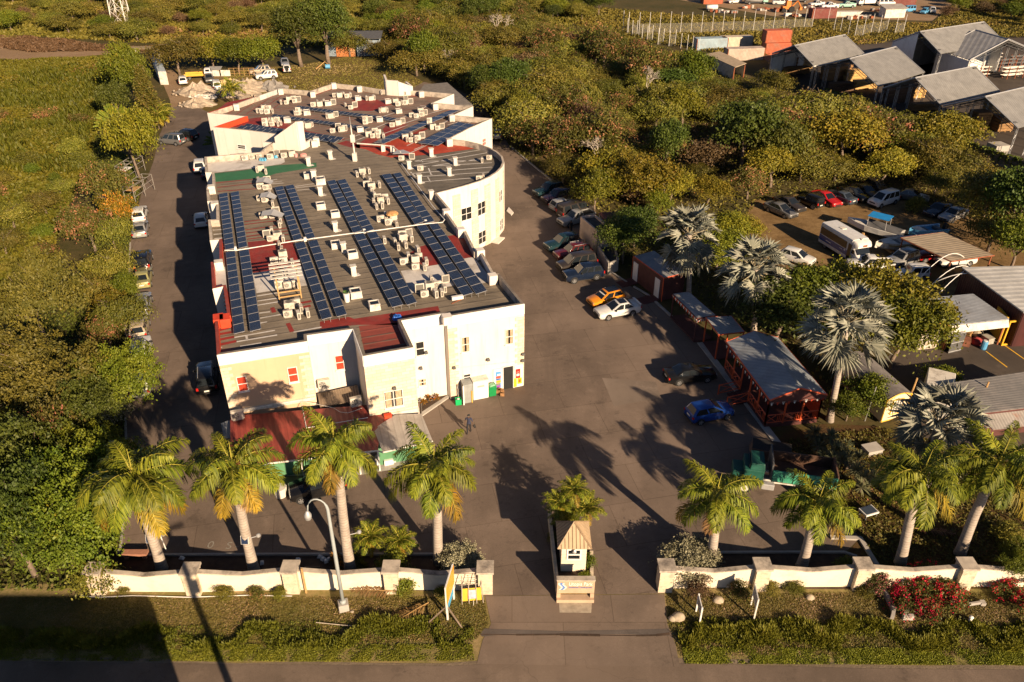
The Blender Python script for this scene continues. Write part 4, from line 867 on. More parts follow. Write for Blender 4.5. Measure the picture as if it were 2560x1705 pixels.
tmpl('pod1','seed_pod_tree','pod',8,2.9,1.2,4.8,8,172,45,0.108,.42,.4,twigs=2)
tmpl('pod2','seed_pod_tree','pod',9,2.5,1.0,4.2,7,138,45,0.108,.42,.4,twigs=2)
tmpl('dark1','broadleaf_tree','dark',10,3.0,1.4,5.5,8,195,49,0.122,.42,.4)
tmpl('dark2','broadleaf_tree','dark',11,3.2,2.2,9.5,10,252,49,0.130,.5,.4,trunk=.25)
tmpl('brown1','dry_bush','brown',12,2.2,.5,2.8,6,103,49,0.101,.5,.3,twigs=5,cat='bush')
tmpl('shrub1','bush','olive',13,1.5,.2,2.0,5,69,49,0.094,.34,.4,cat='bush',trunk=.07)
tmpl('shrub2','bush','bright',14,1.4,.2,1.9,5,69,49,0.094,.32,.4,cat='bush',trunk=.07)
tmpl('shrub3','bush','pod',15,1.6,.3,2.3,5,69,49,0.094,.36,.4,cat='bush',trunk=.07)
tmpl('amber1','blossom_tree','amber',16,2.2,.9,3.8,6,126,41,0.101,.36,.4,twigs=3)
tmpl('near1','broadleaf_tree','bright',31,3.2,1.2,5.2,9,210,90,.085,.27,.45,bl=.42,spread=.75)
tmpl('near2','broadleaf_tree','dusk',32,3.4,1.4,4.8,10,210,90,.08,.32,.5,.35,twigs=4,bl=.42,spread=.78)
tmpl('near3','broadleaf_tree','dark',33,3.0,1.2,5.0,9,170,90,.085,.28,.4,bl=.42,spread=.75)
tmpl('silver1','silver_bush','silver',17,1.5,.1,2.0,12,330,60,.062,.2,.3,cat='bush',trunk=.08,bl=.55)
def bare_tree(seed):
 rng=np.random.default_rng(seed);r=thing('bare_tree','x','tree');b=MB()
 def br(p,d,l,rad,dep):
  q=[p[i]+d[i]*l for i in range(3)];m=[(p[i]+q[i])/2+rng.normal()*l*.08 for i in range(3)];b.tube([p,m,q],[rad,rad*.85,rad*.65],5)
  if dep:
   for k in range(3 if dep>1 else 4):
    v=np.array(d)+rng.normal(size=3)*.55;v[2]=v[2]*.8+.15;v=v/np.linalg.norm(v);br(q,v,l*(.62+.25*rng.random()),rad*.55,dep-1)
 br([0,0,0],[.1,0,1],1.5,.17,4);b.build('trunk',M['palebark'],r,True);return r
T['bare']=[bare_tree(3),False]
def plant(key,loc,sc,label,group=None,rz=None):
 src,used=T[key];rz=random.uniform(0,6.28)if rz is None else rz
 s=(sc*random.uniform(.92,1.1),sc*random.uniform(.92,1.1),sc*random.uniform(.9,1.1))if not isinstance(sc,tuple)else sc
 if used:r=copy_tree(src,tuple(loc),rz,s)
 else:r=src;r.location=loc;r.rotation_euler=(0,0,rz);r.scale=s;T[key][1]=True
 r['label']=label
 if group:r['group']=group
 elif 'group' in r.keys():del r['group']
 return r
def tree_at(key,u,v,zc,sc,label,group=None):
 p=at(u,v,zc);return plant(key,(p.x,p.y,0),sc,label,group)
# ---- individual trees along the left drive and around the back yard
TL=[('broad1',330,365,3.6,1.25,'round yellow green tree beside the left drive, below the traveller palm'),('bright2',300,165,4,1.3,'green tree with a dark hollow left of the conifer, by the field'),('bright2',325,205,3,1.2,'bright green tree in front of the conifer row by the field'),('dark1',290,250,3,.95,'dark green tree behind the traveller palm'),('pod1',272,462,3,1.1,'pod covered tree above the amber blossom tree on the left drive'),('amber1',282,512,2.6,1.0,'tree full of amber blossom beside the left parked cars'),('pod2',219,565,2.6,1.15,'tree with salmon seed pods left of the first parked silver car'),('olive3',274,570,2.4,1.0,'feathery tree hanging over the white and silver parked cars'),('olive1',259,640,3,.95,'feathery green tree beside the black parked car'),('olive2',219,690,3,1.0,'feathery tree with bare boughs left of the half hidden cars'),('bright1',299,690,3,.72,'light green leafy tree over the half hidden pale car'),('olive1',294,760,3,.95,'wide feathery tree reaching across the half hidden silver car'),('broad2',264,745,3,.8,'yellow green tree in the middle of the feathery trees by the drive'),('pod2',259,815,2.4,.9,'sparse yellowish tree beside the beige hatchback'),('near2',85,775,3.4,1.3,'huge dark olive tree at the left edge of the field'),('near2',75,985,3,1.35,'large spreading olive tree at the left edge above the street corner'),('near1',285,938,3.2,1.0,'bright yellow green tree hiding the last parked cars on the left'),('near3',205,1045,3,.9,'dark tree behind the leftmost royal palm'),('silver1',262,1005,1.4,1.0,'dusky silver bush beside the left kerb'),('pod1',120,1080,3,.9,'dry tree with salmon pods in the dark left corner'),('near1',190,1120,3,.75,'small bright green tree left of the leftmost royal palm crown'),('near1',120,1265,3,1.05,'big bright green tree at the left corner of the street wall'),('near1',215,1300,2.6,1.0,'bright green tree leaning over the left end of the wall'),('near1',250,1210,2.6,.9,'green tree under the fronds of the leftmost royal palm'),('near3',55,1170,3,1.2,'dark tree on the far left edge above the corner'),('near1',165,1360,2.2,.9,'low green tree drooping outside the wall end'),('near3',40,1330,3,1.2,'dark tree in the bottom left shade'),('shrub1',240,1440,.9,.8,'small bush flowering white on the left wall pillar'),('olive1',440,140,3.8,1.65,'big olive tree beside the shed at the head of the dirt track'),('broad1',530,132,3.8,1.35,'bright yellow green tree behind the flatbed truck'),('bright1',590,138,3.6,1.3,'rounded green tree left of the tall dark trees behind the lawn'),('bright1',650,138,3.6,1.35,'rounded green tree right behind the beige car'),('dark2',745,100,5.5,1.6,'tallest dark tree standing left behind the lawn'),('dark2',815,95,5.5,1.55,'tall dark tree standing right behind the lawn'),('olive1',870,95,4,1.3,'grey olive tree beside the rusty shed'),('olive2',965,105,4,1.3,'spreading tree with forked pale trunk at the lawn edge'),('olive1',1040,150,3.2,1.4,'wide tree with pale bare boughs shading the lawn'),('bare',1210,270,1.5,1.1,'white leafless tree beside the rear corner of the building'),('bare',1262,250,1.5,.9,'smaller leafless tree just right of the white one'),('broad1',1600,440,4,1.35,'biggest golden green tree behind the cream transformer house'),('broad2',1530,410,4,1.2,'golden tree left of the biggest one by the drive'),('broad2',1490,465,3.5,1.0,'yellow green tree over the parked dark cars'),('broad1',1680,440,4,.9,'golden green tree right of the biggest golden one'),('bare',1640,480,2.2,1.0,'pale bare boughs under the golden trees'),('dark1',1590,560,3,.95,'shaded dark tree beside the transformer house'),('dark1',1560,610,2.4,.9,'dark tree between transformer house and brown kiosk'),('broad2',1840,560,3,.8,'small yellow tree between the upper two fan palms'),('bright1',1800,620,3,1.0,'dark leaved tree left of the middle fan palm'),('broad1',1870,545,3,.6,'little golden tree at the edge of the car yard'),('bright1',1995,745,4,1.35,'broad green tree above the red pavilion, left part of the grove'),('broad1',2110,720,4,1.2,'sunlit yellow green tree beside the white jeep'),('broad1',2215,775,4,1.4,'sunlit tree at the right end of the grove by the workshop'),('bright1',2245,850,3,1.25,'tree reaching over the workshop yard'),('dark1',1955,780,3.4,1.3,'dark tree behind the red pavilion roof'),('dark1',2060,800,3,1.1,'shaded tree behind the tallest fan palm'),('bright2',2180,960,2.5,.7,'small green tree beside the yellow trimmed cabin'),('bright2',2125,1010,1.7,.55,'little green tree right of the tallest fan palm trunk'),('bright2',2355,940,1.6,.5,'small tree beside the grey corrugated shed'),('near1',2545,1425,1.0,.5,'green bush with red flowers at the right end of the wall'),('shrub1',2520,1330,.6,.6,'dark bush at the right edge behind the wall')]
for k,u,v,zc,s,lab in TL:
 if 200<u<300 and 540<v<860:s*=.78
 if u<340 and v>120:tree_at(k,u,v,zc*1.3,(s*random.uniform(.85,1.1),s*random.uniform(.85,1.1),s*random.uniform(1.2,1.5)),lab)
 else:tree_at(k,u,v,zc,s,lab)
# ---- woodland on the right and scrub trees beyond, one object each
def inside(p,poly):
 x,y=p;c=False;n_=len(poly)
 for i in range(n_):
  a,b=poly[i],poly[i-1]
  if(a[1]>y)!=(b[1]>y)and x<(b[0]-a[0])*(y-a[1])/(b[1]-a[1])+a[0]:c=not c
 return c
def W2(l):return[(p.x,p.y)for p in(at(u,v)for u,v in l)]
def scatter(poly,dist,seed,holes=(),lim=9999):
 rng=random.Random(seed);xs=[p[0]for p in poly];ys=[p[1]for p in poly];out=[];cell={}
 for _ in range(lim*60 if lim<9999 else 26000):
  p=(rng.uniform(min(xs),max(xs)),rng.uniform(min(ys),max(ys)))
  if not inside(p,poly)or any(inside(p,h)for h in holes):continue
  c=(int(p[0]//dist),int(p[1]//dist))
  if any((q[0]-p[0])**2+(q[1]-p[1])**2<dist*dist for i in(-1,0,1)for j in(-1,0,1)for q in cell.get((c[0]+i,c[1]+j),[])):continue
  cell.setdefault(c,[]).append(p);out.append(p)
  if len(out)>=lim:break
 return out
WOOD=W2([(1285,375),(1262,335),(1240,290),(1190,240),(1130,205),(1080,195),(1010,160),(960,125),(1000,95),(1150,70),(1300,60),(1430,118),(1560,152),(1700,200),(1860,252),(1930,235),(2050,300),(2230,355),(2400,430),(2620,515),(2640,600),(2420,535),(2250,470),(2120,468),(1890,490),(1800,540),(1700,545),(1560,530),(1440,490),(1400,455)])
CLEAR=W2([(1570,340),(1660,328),(1830,300),(1880,322),(1880,372),(1790,400),(1610,405)])
LAND=[(1240,340,'the rear of the building'),(1190,225,'the back annex'),(1040,180,'the lawn'),(1330,420,'the drive kerb'),(1480,470,'the parked dark cars'),(1600,440,'the golden tree'),(1710,340,'the brown clearing'),(1500,120,'the post fence'),(1780,160,'the roofed lean-to'),(1930,190,'the timber sheds'),(2150,290,'the hedge wall'),(2400,390,'the right edge hedge'),(1980,490,'the grey sedan'),(2130,480,'the dark cars'),(2300,490,'the wrecked cars'),(1250,90,'the far bare strip'),(1650,250,'the middle of the wood')]
LW=[(at(u,v),n_)for u,v,n_ in LAND]
KNAME={'olive1':'wide feathery thorn tree','olive2':'feathery olive thorn tree','olive3':'small feathery thorn tree','pod1':'tree tipped with salmon pods','pod2':'smaller tree with salmon pods','broad2':'yellow green leafy tree','dark1':'dark green leafy tree','brown1':'dry brown thicket bush','bright2':'bright green leafy tree','shrub1':'low olive bush','shrub2':'low green bush','shrub3':'low bush with pods','near1':'bright tree','near2':'olive tree','near3':'dark tree','dark2':'tall dark tree','broad1':'rounded yellow tree','bright1':'rounded green tree','bare':'leafless pale tree'}
CNT={};WOODS=[]
def dirword(dx,dy):
 a=math.degrees(math.atan2(dy,dx))%360
 return['right of','beyond and right of','beyond','beyond and left of','left of','before and left of','before','before and right of'][int(((a+22.5)%360)//45)]
def autolabel(key,p,lw,rank=CNT):
 q,n_=min(lw,key=lambda t:(t[0].x-p[0])**2+(t[0].y-p[1])**2);d=dirword(p[0]-q.x,p[1]-q.y)
 k=(key,n_,d);rank[k]=rank.get(k,0)+1;i=rank[k]
 pre='' if i==1 else('next ' if i==2 else ORD[min(9,i-1)]+' ')
 return f'{pre}{KNAME[key]} {d} {n_}'
rw=random.Random(5)
for p in sorted(scatter(WOOD,4.7,21,[CLEAR]),key=lambda p:p[1])[:300]:
 u,v=proj((p[0],p[1],0));salmon=(1280<u<1800 and v<210)or(1350<u<1560 and 260<v<420)or(u>1950 and 200<v<330)
 x=rw.random()
 if salmon:key='pod1' if x<.34 else 'pod2' if x<.6 else 'olive2' if x<.8 else 'olive3' if x<.9 else 'brown1'
 else:key='olive1' if x<.28 else 'olive2' if x<.5 else 'olive3' if x<.66 else 'pod2' if x<.74 else 'broad2' if x<.82 else 'dark1' if x<.9 else 'bright2' if x<.94 else 'bare' if x<.97 else 'brown1'
 far=min(1.25,.8+.004*p[1])
 edge=0.8 if v>440 else 1.0
 sq=rw.uniform(.6,1.25)*far*edge;plant(key,(p[0],p[1],0),(sq*rw.uniform(.8,1.35),sq*rw.uniform(.8,1.25),sq*rw.uniform(.75,1.3)),autolabel(key,p,LW),'trees of the thicket right of the building')
LFAR=[(at(u,v),n_)for u,v,n_ in[(290,60,'the lattice tower'),(60,130,'the left dirt clearing'),(500,100,'the far dirt strip'),(700,60,'the tall dark trees'),(1000,50,'the far brown strip'),(1380,30,'the far meadow'),(2400,30,'the scrap yard'),(1600,60,'the post fence')]]
FARP=W2([(-60,8),(250,0),(700,5),(1150,0),(1300,8),(1050,45),(900,55),(640,90),(300,108),(60,85),(-60,90)])
for p in scatter(FARP,7.5,31,lim=110):
 x=rw.random();key='olive1' if x<.35 else 'olive2' if x<.6 else 'brown1' if x<.8 else 'pod1' if x<.9 else 'bright2'
 plant(key,(p[0],p[1],0),rw.uniform(.8,1.3),autolabel(key,p,LFAR),'scrub trees beyond the dirt strip')
FR2=W2([(1000,30),(1200,25),(1330,5),(1480,0),(1500,40),(1430,60),(1300,60),(1130,75),(960,95),(900,100),(880,80)])
for p in scatter(FR2,6.0,33,lim=60):
 x=rw.random();key='dark1' if x<.25 else 'olive1' if x<.6 else 'bright1' if x<.85 else 'pod1'
 plant(key,(p[0],p[1],0),rw.uniform(.8,1.2),autolabel(key,p,LFAR),'scrub trees beyond the lawn')
FR3=W2([(2330,45),(2400,5),(2640,0),(2700,60),(2560,70),(2470,40)])
for p in scatter(FR3,6.5,35,lim=30):
 key=rw.choice(['olive1','bright2','olive2','brown1']);plant(key,(p[0],p[1],0),rw.uniform(.7,1.1),autolabel(key,p,LFAR),'scrub trees beyond the sheds')
LEFTF=W2([(-20,470),(60,420),(160,430),(160,520),(130,620),(90,680),(-20,700)])
LLAND=[(at(u,v),n_)for u,v,n_ in[(200,500,'the left field middle'),(90,770,'the huge left olive tree'),(300,470,'the pod trees on the left drive'),(300,150,'the conifer row')]]
for p in scatter(LEFTF,4.5,41,lim=45):
 key=rw.choice(['shrub1','shrub3','shrub1','shrub2','olive3']);plant(key,(p[0],p[1],0),rw.uniform(.6,.95),autolabel(key,p,LLAND),'bushes in the left field')
FIELD=W2([(-40,300),(60,280),(200,300),(240,380),(200,430),(60,420),(-40,440)])
for p in scatter(FIELD,6,43,lim=10):
 key=rw.choice(['shrub3','shrub1']);plant(key,(p[0],p[1],0),rw.uniform(.7,1.1),autolabel(key,p,LLAND),'bushes in the left field')
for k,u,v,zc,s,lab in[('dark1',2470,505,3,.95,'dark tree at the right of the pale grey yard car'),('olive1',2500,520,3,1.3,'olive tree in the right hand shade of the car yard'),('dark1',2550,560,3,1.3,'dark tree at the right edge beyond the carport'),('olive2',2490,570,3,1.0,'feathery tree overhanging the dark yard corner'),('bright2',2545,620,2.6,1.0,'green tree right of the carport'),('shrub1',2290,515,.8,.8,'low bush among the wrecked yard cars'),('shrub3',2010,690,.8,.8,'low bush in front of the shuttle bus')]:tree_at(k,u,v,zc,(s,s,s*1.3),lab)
# ---- ground cover (uncountable): vines in the left field, scrub beyond, undergrowth, grasses
def vnoise(x,y,sc,seed):
 r=np.random.default_rng(seed);G=r.random((256,256));X=x/sc;Y=y/sc;xi=np.floor(X).astype(int);yi=np.floor(Y).astype(int);fx=X-xi;fy=Y-yi
 fx=fx*fx*(3-2*fx);fy=fy*fy*(3-2*fy);g=lambda a,b:G[a%256,b%256]
 return(g(xi,yi)*(1-fx)+g(xi+1,yi)*fx)*(1-fy)+(g(xi,yi+1)*(1-fx)+g(xi+1,yi+1)*fx)*fy
def fill(poly,n,seed):
 rng=np.random.default_rng(seed);P=np.array(poly);lo,hi=P.min(0),P.max(0);out=[];tot=0
 while tot<n:
  q=lo+(hi-lo)*rng.random((n*2,2));c=np.zeros(len(q),bool)
  for i in range(len(P)):
   a,b=P[i],P[i-1]
   k=((a[1]>q[:,1])!=(b[1]>q[:,1]))&(q[:,0]<(b[0]-a[0])*(q[:,1]-a[1])/((b[1]-a[1])or 1e-9)+a[0]);c^=k
  out.append(q[c]);tot+=c.sum()
 return np.concatenate(out)[:n],rng
def cover(name,label,px,n,hmax,size,kind,seed,up=.45,sc=5.0,cat='ground cover',hmin=.1):
 q,rng=fill(W2(px),n,seed)
 h=hmin+hmax*(vnoise(q[:,0],q[:,1],sc,seed)*.65+.35*vnoise(q[:,0],q[:,1],sc*.3,seed+1))**1.6
 pos=np.column_stack([q,h*(.45+.6*rng.random(n))]);V=leaves(pos,size,up,.5,rng)
 big=vnoise(q[:,0],q[:,1],sc*1.8,seed+5);t=np.clip(.6*big+.5*rng.random(n)-.05,0,1)
 return stuff(link(name,quadmesh(name,V,t,LM[kind])),label,cat)
cover('vine_cover','yellow green vines and tall weeds covering the left field',[(-60,160),(240,142),(300,138),(300,200),(250,300),(225,400),(190,480),(160,560),(130,650),(90,740),(-80,860)],90000,1.1,.24,'vine',51,.4,7,'weeds')
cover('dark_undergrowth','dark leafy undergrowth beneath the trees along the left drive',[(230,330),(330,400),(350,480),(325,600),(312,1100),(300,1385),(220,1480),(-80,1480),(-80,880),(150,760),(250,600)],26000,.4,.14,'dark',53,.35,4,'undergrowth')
cover('wood_undergrowth','tangled olive undergrowth on the floor of the right hand thicket',[(1275,372),(1240,290),(1190,240),(1000,150),(940,110),(1100,60),(1430,60),(1700,130),(1860,190),(2040,255),(2400,385),(2640,470),(2640,600),(2420,540),(2250,475),(1890,505),(1850,590),(1960,690),(2150,740),(2240,860),(2060,1000),(1940,860),(1700,740),(1500,600),(1400,455)],60000,.6,.18,'olive',55,.35,4,'undergrowth')
cover('field_scrub','low brown and olive scrub over the far fields',[(-400,4),(600,-6),(1300,-6),(1500,30),(1420,70),(1000,100),(860,130),(700,110),(420,112),(100,92),(-400,120)],90000,1.5,.42,'scrub',57,.35,9,'scrub')
cover('brush_piles','cleared brown brushwood lying along the far dirt strip',[(-80,96),(60,92),(300,118),(430,118),(640,100),(760,80),(760,96),(640,118),(430,132),(250,128),(80,132),(-80,110)],16000,.8,.3,'brown',59,.2,4,'brushwood')
cover('far_scrub','rough grass and scrub beyond the sheds and scrap yard',[(1430,60),(1500,20),(1720,40),(1900,48),(2330,60),(2400,0),(2900,-6),(2900,120),(2560,95),(2300,100),(1950,130),(1880,150),(1700,118),(1560,100)],50000,.7,.3,'scrub',61,.35,6,'scrub')
cover('dead_brushwood','fallen brown brushwood in the clearing of the thicket',[(1565,350),(1660,330),(1830,300),(1880,330),(1780,355),(1640,375)],9000,.5,.16,'brown',63,.25,2,'brushwood')
cover('garden_weeds','low weeds and fallen leaves in the shaded right garden',[(2150,1345),(2075,1250),(2010,1190),(1960,1100),(2200,1070),(2330,1100),(2480,1150),(2640,1260),(2700,1465),(2240,1470)],16000,.3,.10,'pod',65,.5,1.5,'weeds',.02)
cover('lawn_grass','dry mown grass of the back lawn',[(560,178),(760,162),(870,142),(960,142),(1010,177),(1060,206),(1000,240),(700,300),(620,260)],24000,.06,.14,'turf',66,.6,3,'grass',.02)
def grass(name,label,px,n,h0,h1,seed,kind='grass',wd=.028,sc=1.0,lean=.4,edge=0):
 q,rng=fill(W2(px),n,seed);y0,y1=np.percentile(q[:,1],(1,99));m=.6*vnoise(q[:,0],q[:,1],sc,seed)+.4*vnoise(q[:,0],q[:,1],.35,seed+3);keep=rng.random(n)<np.clip((m-.2)*2.2,.06,1);q,m=q[keep],m[keep];n=len(q)
 if edge:ef=np.clip(np.sin(PI*np.clip((q[:,1]+edge*(vnoise(q[:,0],q[:,1]*0,1.7,seed+8)-.5)-y0)/(y1-y0),0,1)),0,1);keep=rng.random(n)<.15+ef*1.2;q,m,ef=q[keep],m[keep],ef[keep];n=len(q);m=m*(.25+.75*ef)
 h=(h0+(h1-h0)*m**1.4)*(.6+.6*rng.random(n));a=rng.random(n)*2*PI;l=h*lean*(1+rng.normal(size=n)*.5)
 p0=np.column_stack([q,np.zeros(n)]);p1=p0+np.column_stack([np.cos(a)*l,np.sin(a)*l,h]);mid=p0*.45+p1*.55;mid[:,2]+=h*.12
 s=np.column_stack([-np.sin(a),np.cos(a),np.zeros(n)])*wd*(.7+.6*rng.random(n))[:,None]
 V=np.stack([p0-s*.6,mid-s,p1,mid+s],1);t=np.clip(.6*m+.45*rng.random(n)-.05,0,1)
 return stuff(link(name,quadmesh(name,V,t,LM[kind])),label,'grass')
grass('ditch_grass','tall green grass in the roadside ditch left of the entrance',[(-80,1575),(300,1570),(600,1560),(900,1550),(1100,1545),(1185,1575),(1185,1620),(900,1625),(-80,1625)],62000,.07,.75,71,edge=2.4)
grass('ditch_grass','tall green grass in the roadside ditch right of the entrance',[(1690,1560),(1780,1545),(1990,1550),(2300,1555),(2660,1560),(2660,1632),(1720,1630),(1700,1610)],54000,.07,.8,73,edge=2.4)
grass('mown_strip','short mown green grass along the left road edge',[(-80,1615),(1180,1612),(1188,1652),(900,1655),(-80,1652)],60000,.04,.14,72,sc=.8);grass('mown_strip','short mown green grass along the right road edge',[(1705,1620),(2660,1625),(2660,1664),(1712,1660)],50000,.04,.14,74,sc=.8)
grass('field_grass','tall weeds among the vines of the left field',[(-60,200),(240,160),(280,210),(230,300),(220,420),(180,440),(-60,430)],22000,.5,1.6,75,'vine',.10,6)
cover('verge_turf_left','dry turf on the verge left of the entrance',[(-80,1492),(1210,1492),(1222,1560),(1190,1600),(-80,1640)],60000,.07,.05,'turf',77,.55,1.5,'turf',.015)
cover('verge_turf_right','dry turf on the verge right of the entrance',[(1665,1486),(2660,1480),(2660,1640),(1700,1640),(1672,1560)],50000,.08,.05,'turf',79,.55,1.5,'turf',.015)
# ------------------------------------------------------------------ palms
M['palmtrunk']=None
def trunkmat():
 m,N,L,B=newmat('ringed_palm_trunk');co=coords(N,L,kind='Object');sx=N.new('ShaderNodeSeparateXYZ');L.new(co,sx.inputs[0])
 md=N.new('ShaderNodeMath');md.operation='PINGPONG';L.new(sx.outputs[2],md.inputs[0]);md.inputs[1].default_value=.11
 n_=noise(N,L,2,6,co,.7);r=ramp(N,[(.3,(.27,.22,.18)),(.7,(.48,.41,.34))]);L.new(n_.outputs[0],r.inputs[0])
 c=mixc(N,L,maprange(N,L,md.outputs[0],.025,0,0,.75),r.outputs[0],(.12,.095,.075));L.new(c,B.inputs['Base Color']);B.inputs['Roughness'].default_value=.85;return m
M['palmtrunk']=trunkmat()
FL=leafmat('palm_leaflets',(.08,.11,.010),(.24,.26,.02),None,.9,.02,.2)
FY=leafmat('yellow_palm_leaflets',(.14,.12,.015),(.42,.28,.025),None,.9,.02,.2)
FD=leafmat('dry_palm_leaflets',(.16,.09,.035),(.34,.2,.08),None,.9,.02,.1)
RA=plain('frond_midrib',(.42,.36,.06),.5,.2,kind='Object');RB=plain('dry_midrib',(.4,.25,.1),.7,.2,kind='Object')
def frond_mesh(seed,e0,e1,Lf=3.9,n=66,ll=1.02,droop=.85,mats=(FL,RA),wd=.046,plume=.4):
 """pinnate leaf along +X: rachis bends from elevation e0 to e1, leaflets either side hang"""
 rng=np.random.default_rng(seed);P=[np.zeros(3)];D=[];S=30
 for k in range(S):
  t=(k+.5)/S;e=math.radians(e0+(e1-e0)*t**1.2);d=np.array([math.cos(e),.05*math.sin(3*t+seed),math.sin(e)]);D.append(d);P.append(P[-1]+d*Lf/S)
 P=np.array(P);V=[];tt=[];mi=[]
 def pt(s):x=s*S;i=min(S-1,int(x));return P[i]+(P[i+1]-P[i])*(x-i),D[i]
 for i in range(12):
  a,b=pt(i/12)[0],pt((i+1)/12)[0];r0=.05*(1-i/12)+.008;r1=.05*(1-(i+1)/12)+.008
  for ax in(np.array([0,1,0]),np.array([0,0,1])):V.append([a-ax*r0,b-ax*r1,b+ax*r1,a+ax*r0]);tt.append(.5);mi.append(1)
 for side in(-1,1):
  for k in range(n):
   s=.14+.86*(k+rng.random()*.6)/n;p,d=pt(min(s,.995));up_=np.array([-d[2],0,d[0]]);l=ll*math.sin(PI*min(1,.18+.8*s))**.7*(.85+.3*rng.random());
   tw=rng.normal()*plume;o=np.array([0,side,0])*math.cos(tw)+up_*math.sin(tw);fwd=.35+.5*s
   v=o+d*fwd;v/=np.linalg.norm(v);m=p+v*l*.5;m[2]-=l*.12*droop;e=p+v*l*.92;e[2]-=l*(.35+.45*rng.random())*droop*1.3
   wv=np.cross(v,up_);wv/=max(1e-6,np.linalg.norm(wv));wv=wv*wd*(.8+.4*rng.random())
   V.append([p-wv*.4,m-wv,m+wv,p+wv*.4]);V.append([m-wv,e,e+wv*.1,m+wv]);c=rng.random();tt+=[c,c];mi+=[0,0]
 return quadmesh('frond',np.array(V),tt,list(mats),mi)
FR={'up':[frond_mesh(1,68,-10),frond_mesh(2,56,-30)],'mid':[frond_mesh(3,40,-58),frond_mesh(4,30,-68),frond_mesh(5,46,-62)],'low':[frond_mesh(6,14,-80),frond_mesh(7,2,-84),frond_mesh(8,22,-76)],'yel':[frond_mesh(9,-18,-82,3.8,mats=(FY,RA)),frond_mesh(10,-10,-80,mats=(FY,RA))],'dry':[frond_mesh(11,-40,-88,3.4,mats=(FD,RB))]}
def royal_palm(base,crown,lab,seed,nf=20,sc=1.0,yel=4,spear=True):
 rng=random.Random(seed);g0=at(*base);h=height_for(g0,crown[1]);c=at(crown[0],crown[1],h)
 r=thing('royal_palm',lab,'palm tree',tuple(g0),0,'royal palms behind the street wall');top=c-g0
 hs=max(1.0,1.25*sc);sb=top*(1-hs/h)
 b=MB();P_=[Vector((0,0,-.05))+(sb*t)+Vector((.06*math.sin(t*5+seed),.05*math.sin(t*4),0))for t in[0,.08,.25,.5,.75,.92,1]]
 b.tube(P_,[.42,.36,.32,.31,.29,.25,.22],12);b.build('trunk',M['palmtrunk'],r,True)
 b=MB();b.tube([sb,sb*.6+top*.4,top*.97+sb*.03],[.22,.18,.10],10);b.build('crownshaft',plain('green_crownshaft',(.28,.30,.04),.5,.25,kind='Object')if 'CS' not in M else M['CS'],r,True)
 b=MB()
 for k in range(9):
  a=k*.7;q=sb+Vector((.2*math.cos(a),.2*math.sin(a),.05));b.tube([q,q+Vector((.28*math.cos(a),.28*math.sin(a),-.25)),q+Vector((.34*math.cos(a),.34*math.sin(a),-.75))],[.03,.03,.01],4)
 b.build('flower_stalk',RB,r)
 for k in range(nf):
  a=k*2.399+rng.uniform(-.25,.25);t=k/nf
  kind='up' if t<.16 else 'mid' if t<.55 else 'low'
  if k>=nf-yel:kind='yel'
  o=link('frond',rng.choice(FR[kind]),r);o.location=top-Vector((0,0,.15+.25*t));o.rotation_euler=(rng.uniform(-.12,.12),0,a);s=sc*rng.uniform(.86,1.06);o.scale=(s,s,s)
 if rng.random()<.6:
  o=link('frond',FR['dry'][0],r);o.location=sb+Vector((0,0,.1));o.rotation_euler=(0,0,rng.uniform(0,6));o.scale=(.8*sc,)*3
 if spear:b=MB();b.tube([top,top+Vector((.12,0,1.9*sc))],[.05,.01],5);b.build('spear_leaf',RA,r)
 return r
M['CS']=plain('green_crownshaft',(.28,.30,.04),.5,.25,kind='Object')
royal_palm((403,1423),(332,1185),'leftmost royal palm, its trunk carrying a small solar panel, nearest the corner trees',1,22,1.02)
royal_palm((633,1428),(580,1158),'royal palm second from the left, tall and golden tipped, before the red porch roof',2,19,.88,5)
royal_palm((876,1425),(834,1105),'royal palm directly behind the street lamp, with bright green crownshaft',3,17,.8,2)
royal_palm((1099,1405),(1084,1162),'royal palm left of the entrance, beside the silvery bush',4,20,.88,3)
royal_palm((1779,1410),(1792,1228),'short royal palm right of the entrance, behind the large silvery bush',5,18,.78,2)
royal_palm((2005,1415),(2046,1252),'royal palm in front of the green dump truck',6,20,.78,2)
royal_palm((2248,1409),(2308,1178),'leaning royal palm second from the right, before the lowest fan palm',7,20,.86,2)
royal_palm((2397,1385),(2500,1148),'rightmost royal palm, leaning to the right edge of the picture',8,20,.9,2)
SOLB=plain('small_solar_cells',(.02,.035,.08),.3,.3,9)
for(u,v,z,lab,dx)in[(381,1340,2.6,'small solar panel on the leftmost palm trunk',-.28),(617,1343,2.9,'small solar panel on the second palm trunk from the left',.1),(868,1334,2.9,'small solar panel on the palm trunk behind the street lamp',0)]:
 p=at(u,v,z);t=thing('solar_lamp',lab,'solar lamp',tuple(p),0,'solar lamps on palm trunks');b=MB();b.slab([(-.24,-.5,-.12),(.24,-.5,-.12),(.24,-.32,.45),(-.24,-.32,.45)],.04,0);b.slab([(-.215,-.51,-.095),(.215,-.51,-.095),(.215,-.345,.42),(-.215,-.345,.42)],.012,1)
 b.build('panel',[M['white'],SOLB],t);b=MB();b.tube([(.2,-.2,.1),(.75,-.1,.2)],.03,5);b.lathe((.8,-.1,.12),[(.05,0),(.14,.08),(.14,.2),(.04,.26)],8);b.build('lamp',M['steel'],t)
FANM=leafmat('silver_fan_leaves',(.17,.18,.135),(.34,.335,.26),None,.9,.02,.08);PET=plain('silver_petiole',(.42,.36,.24),.6,.2,kind='Object')
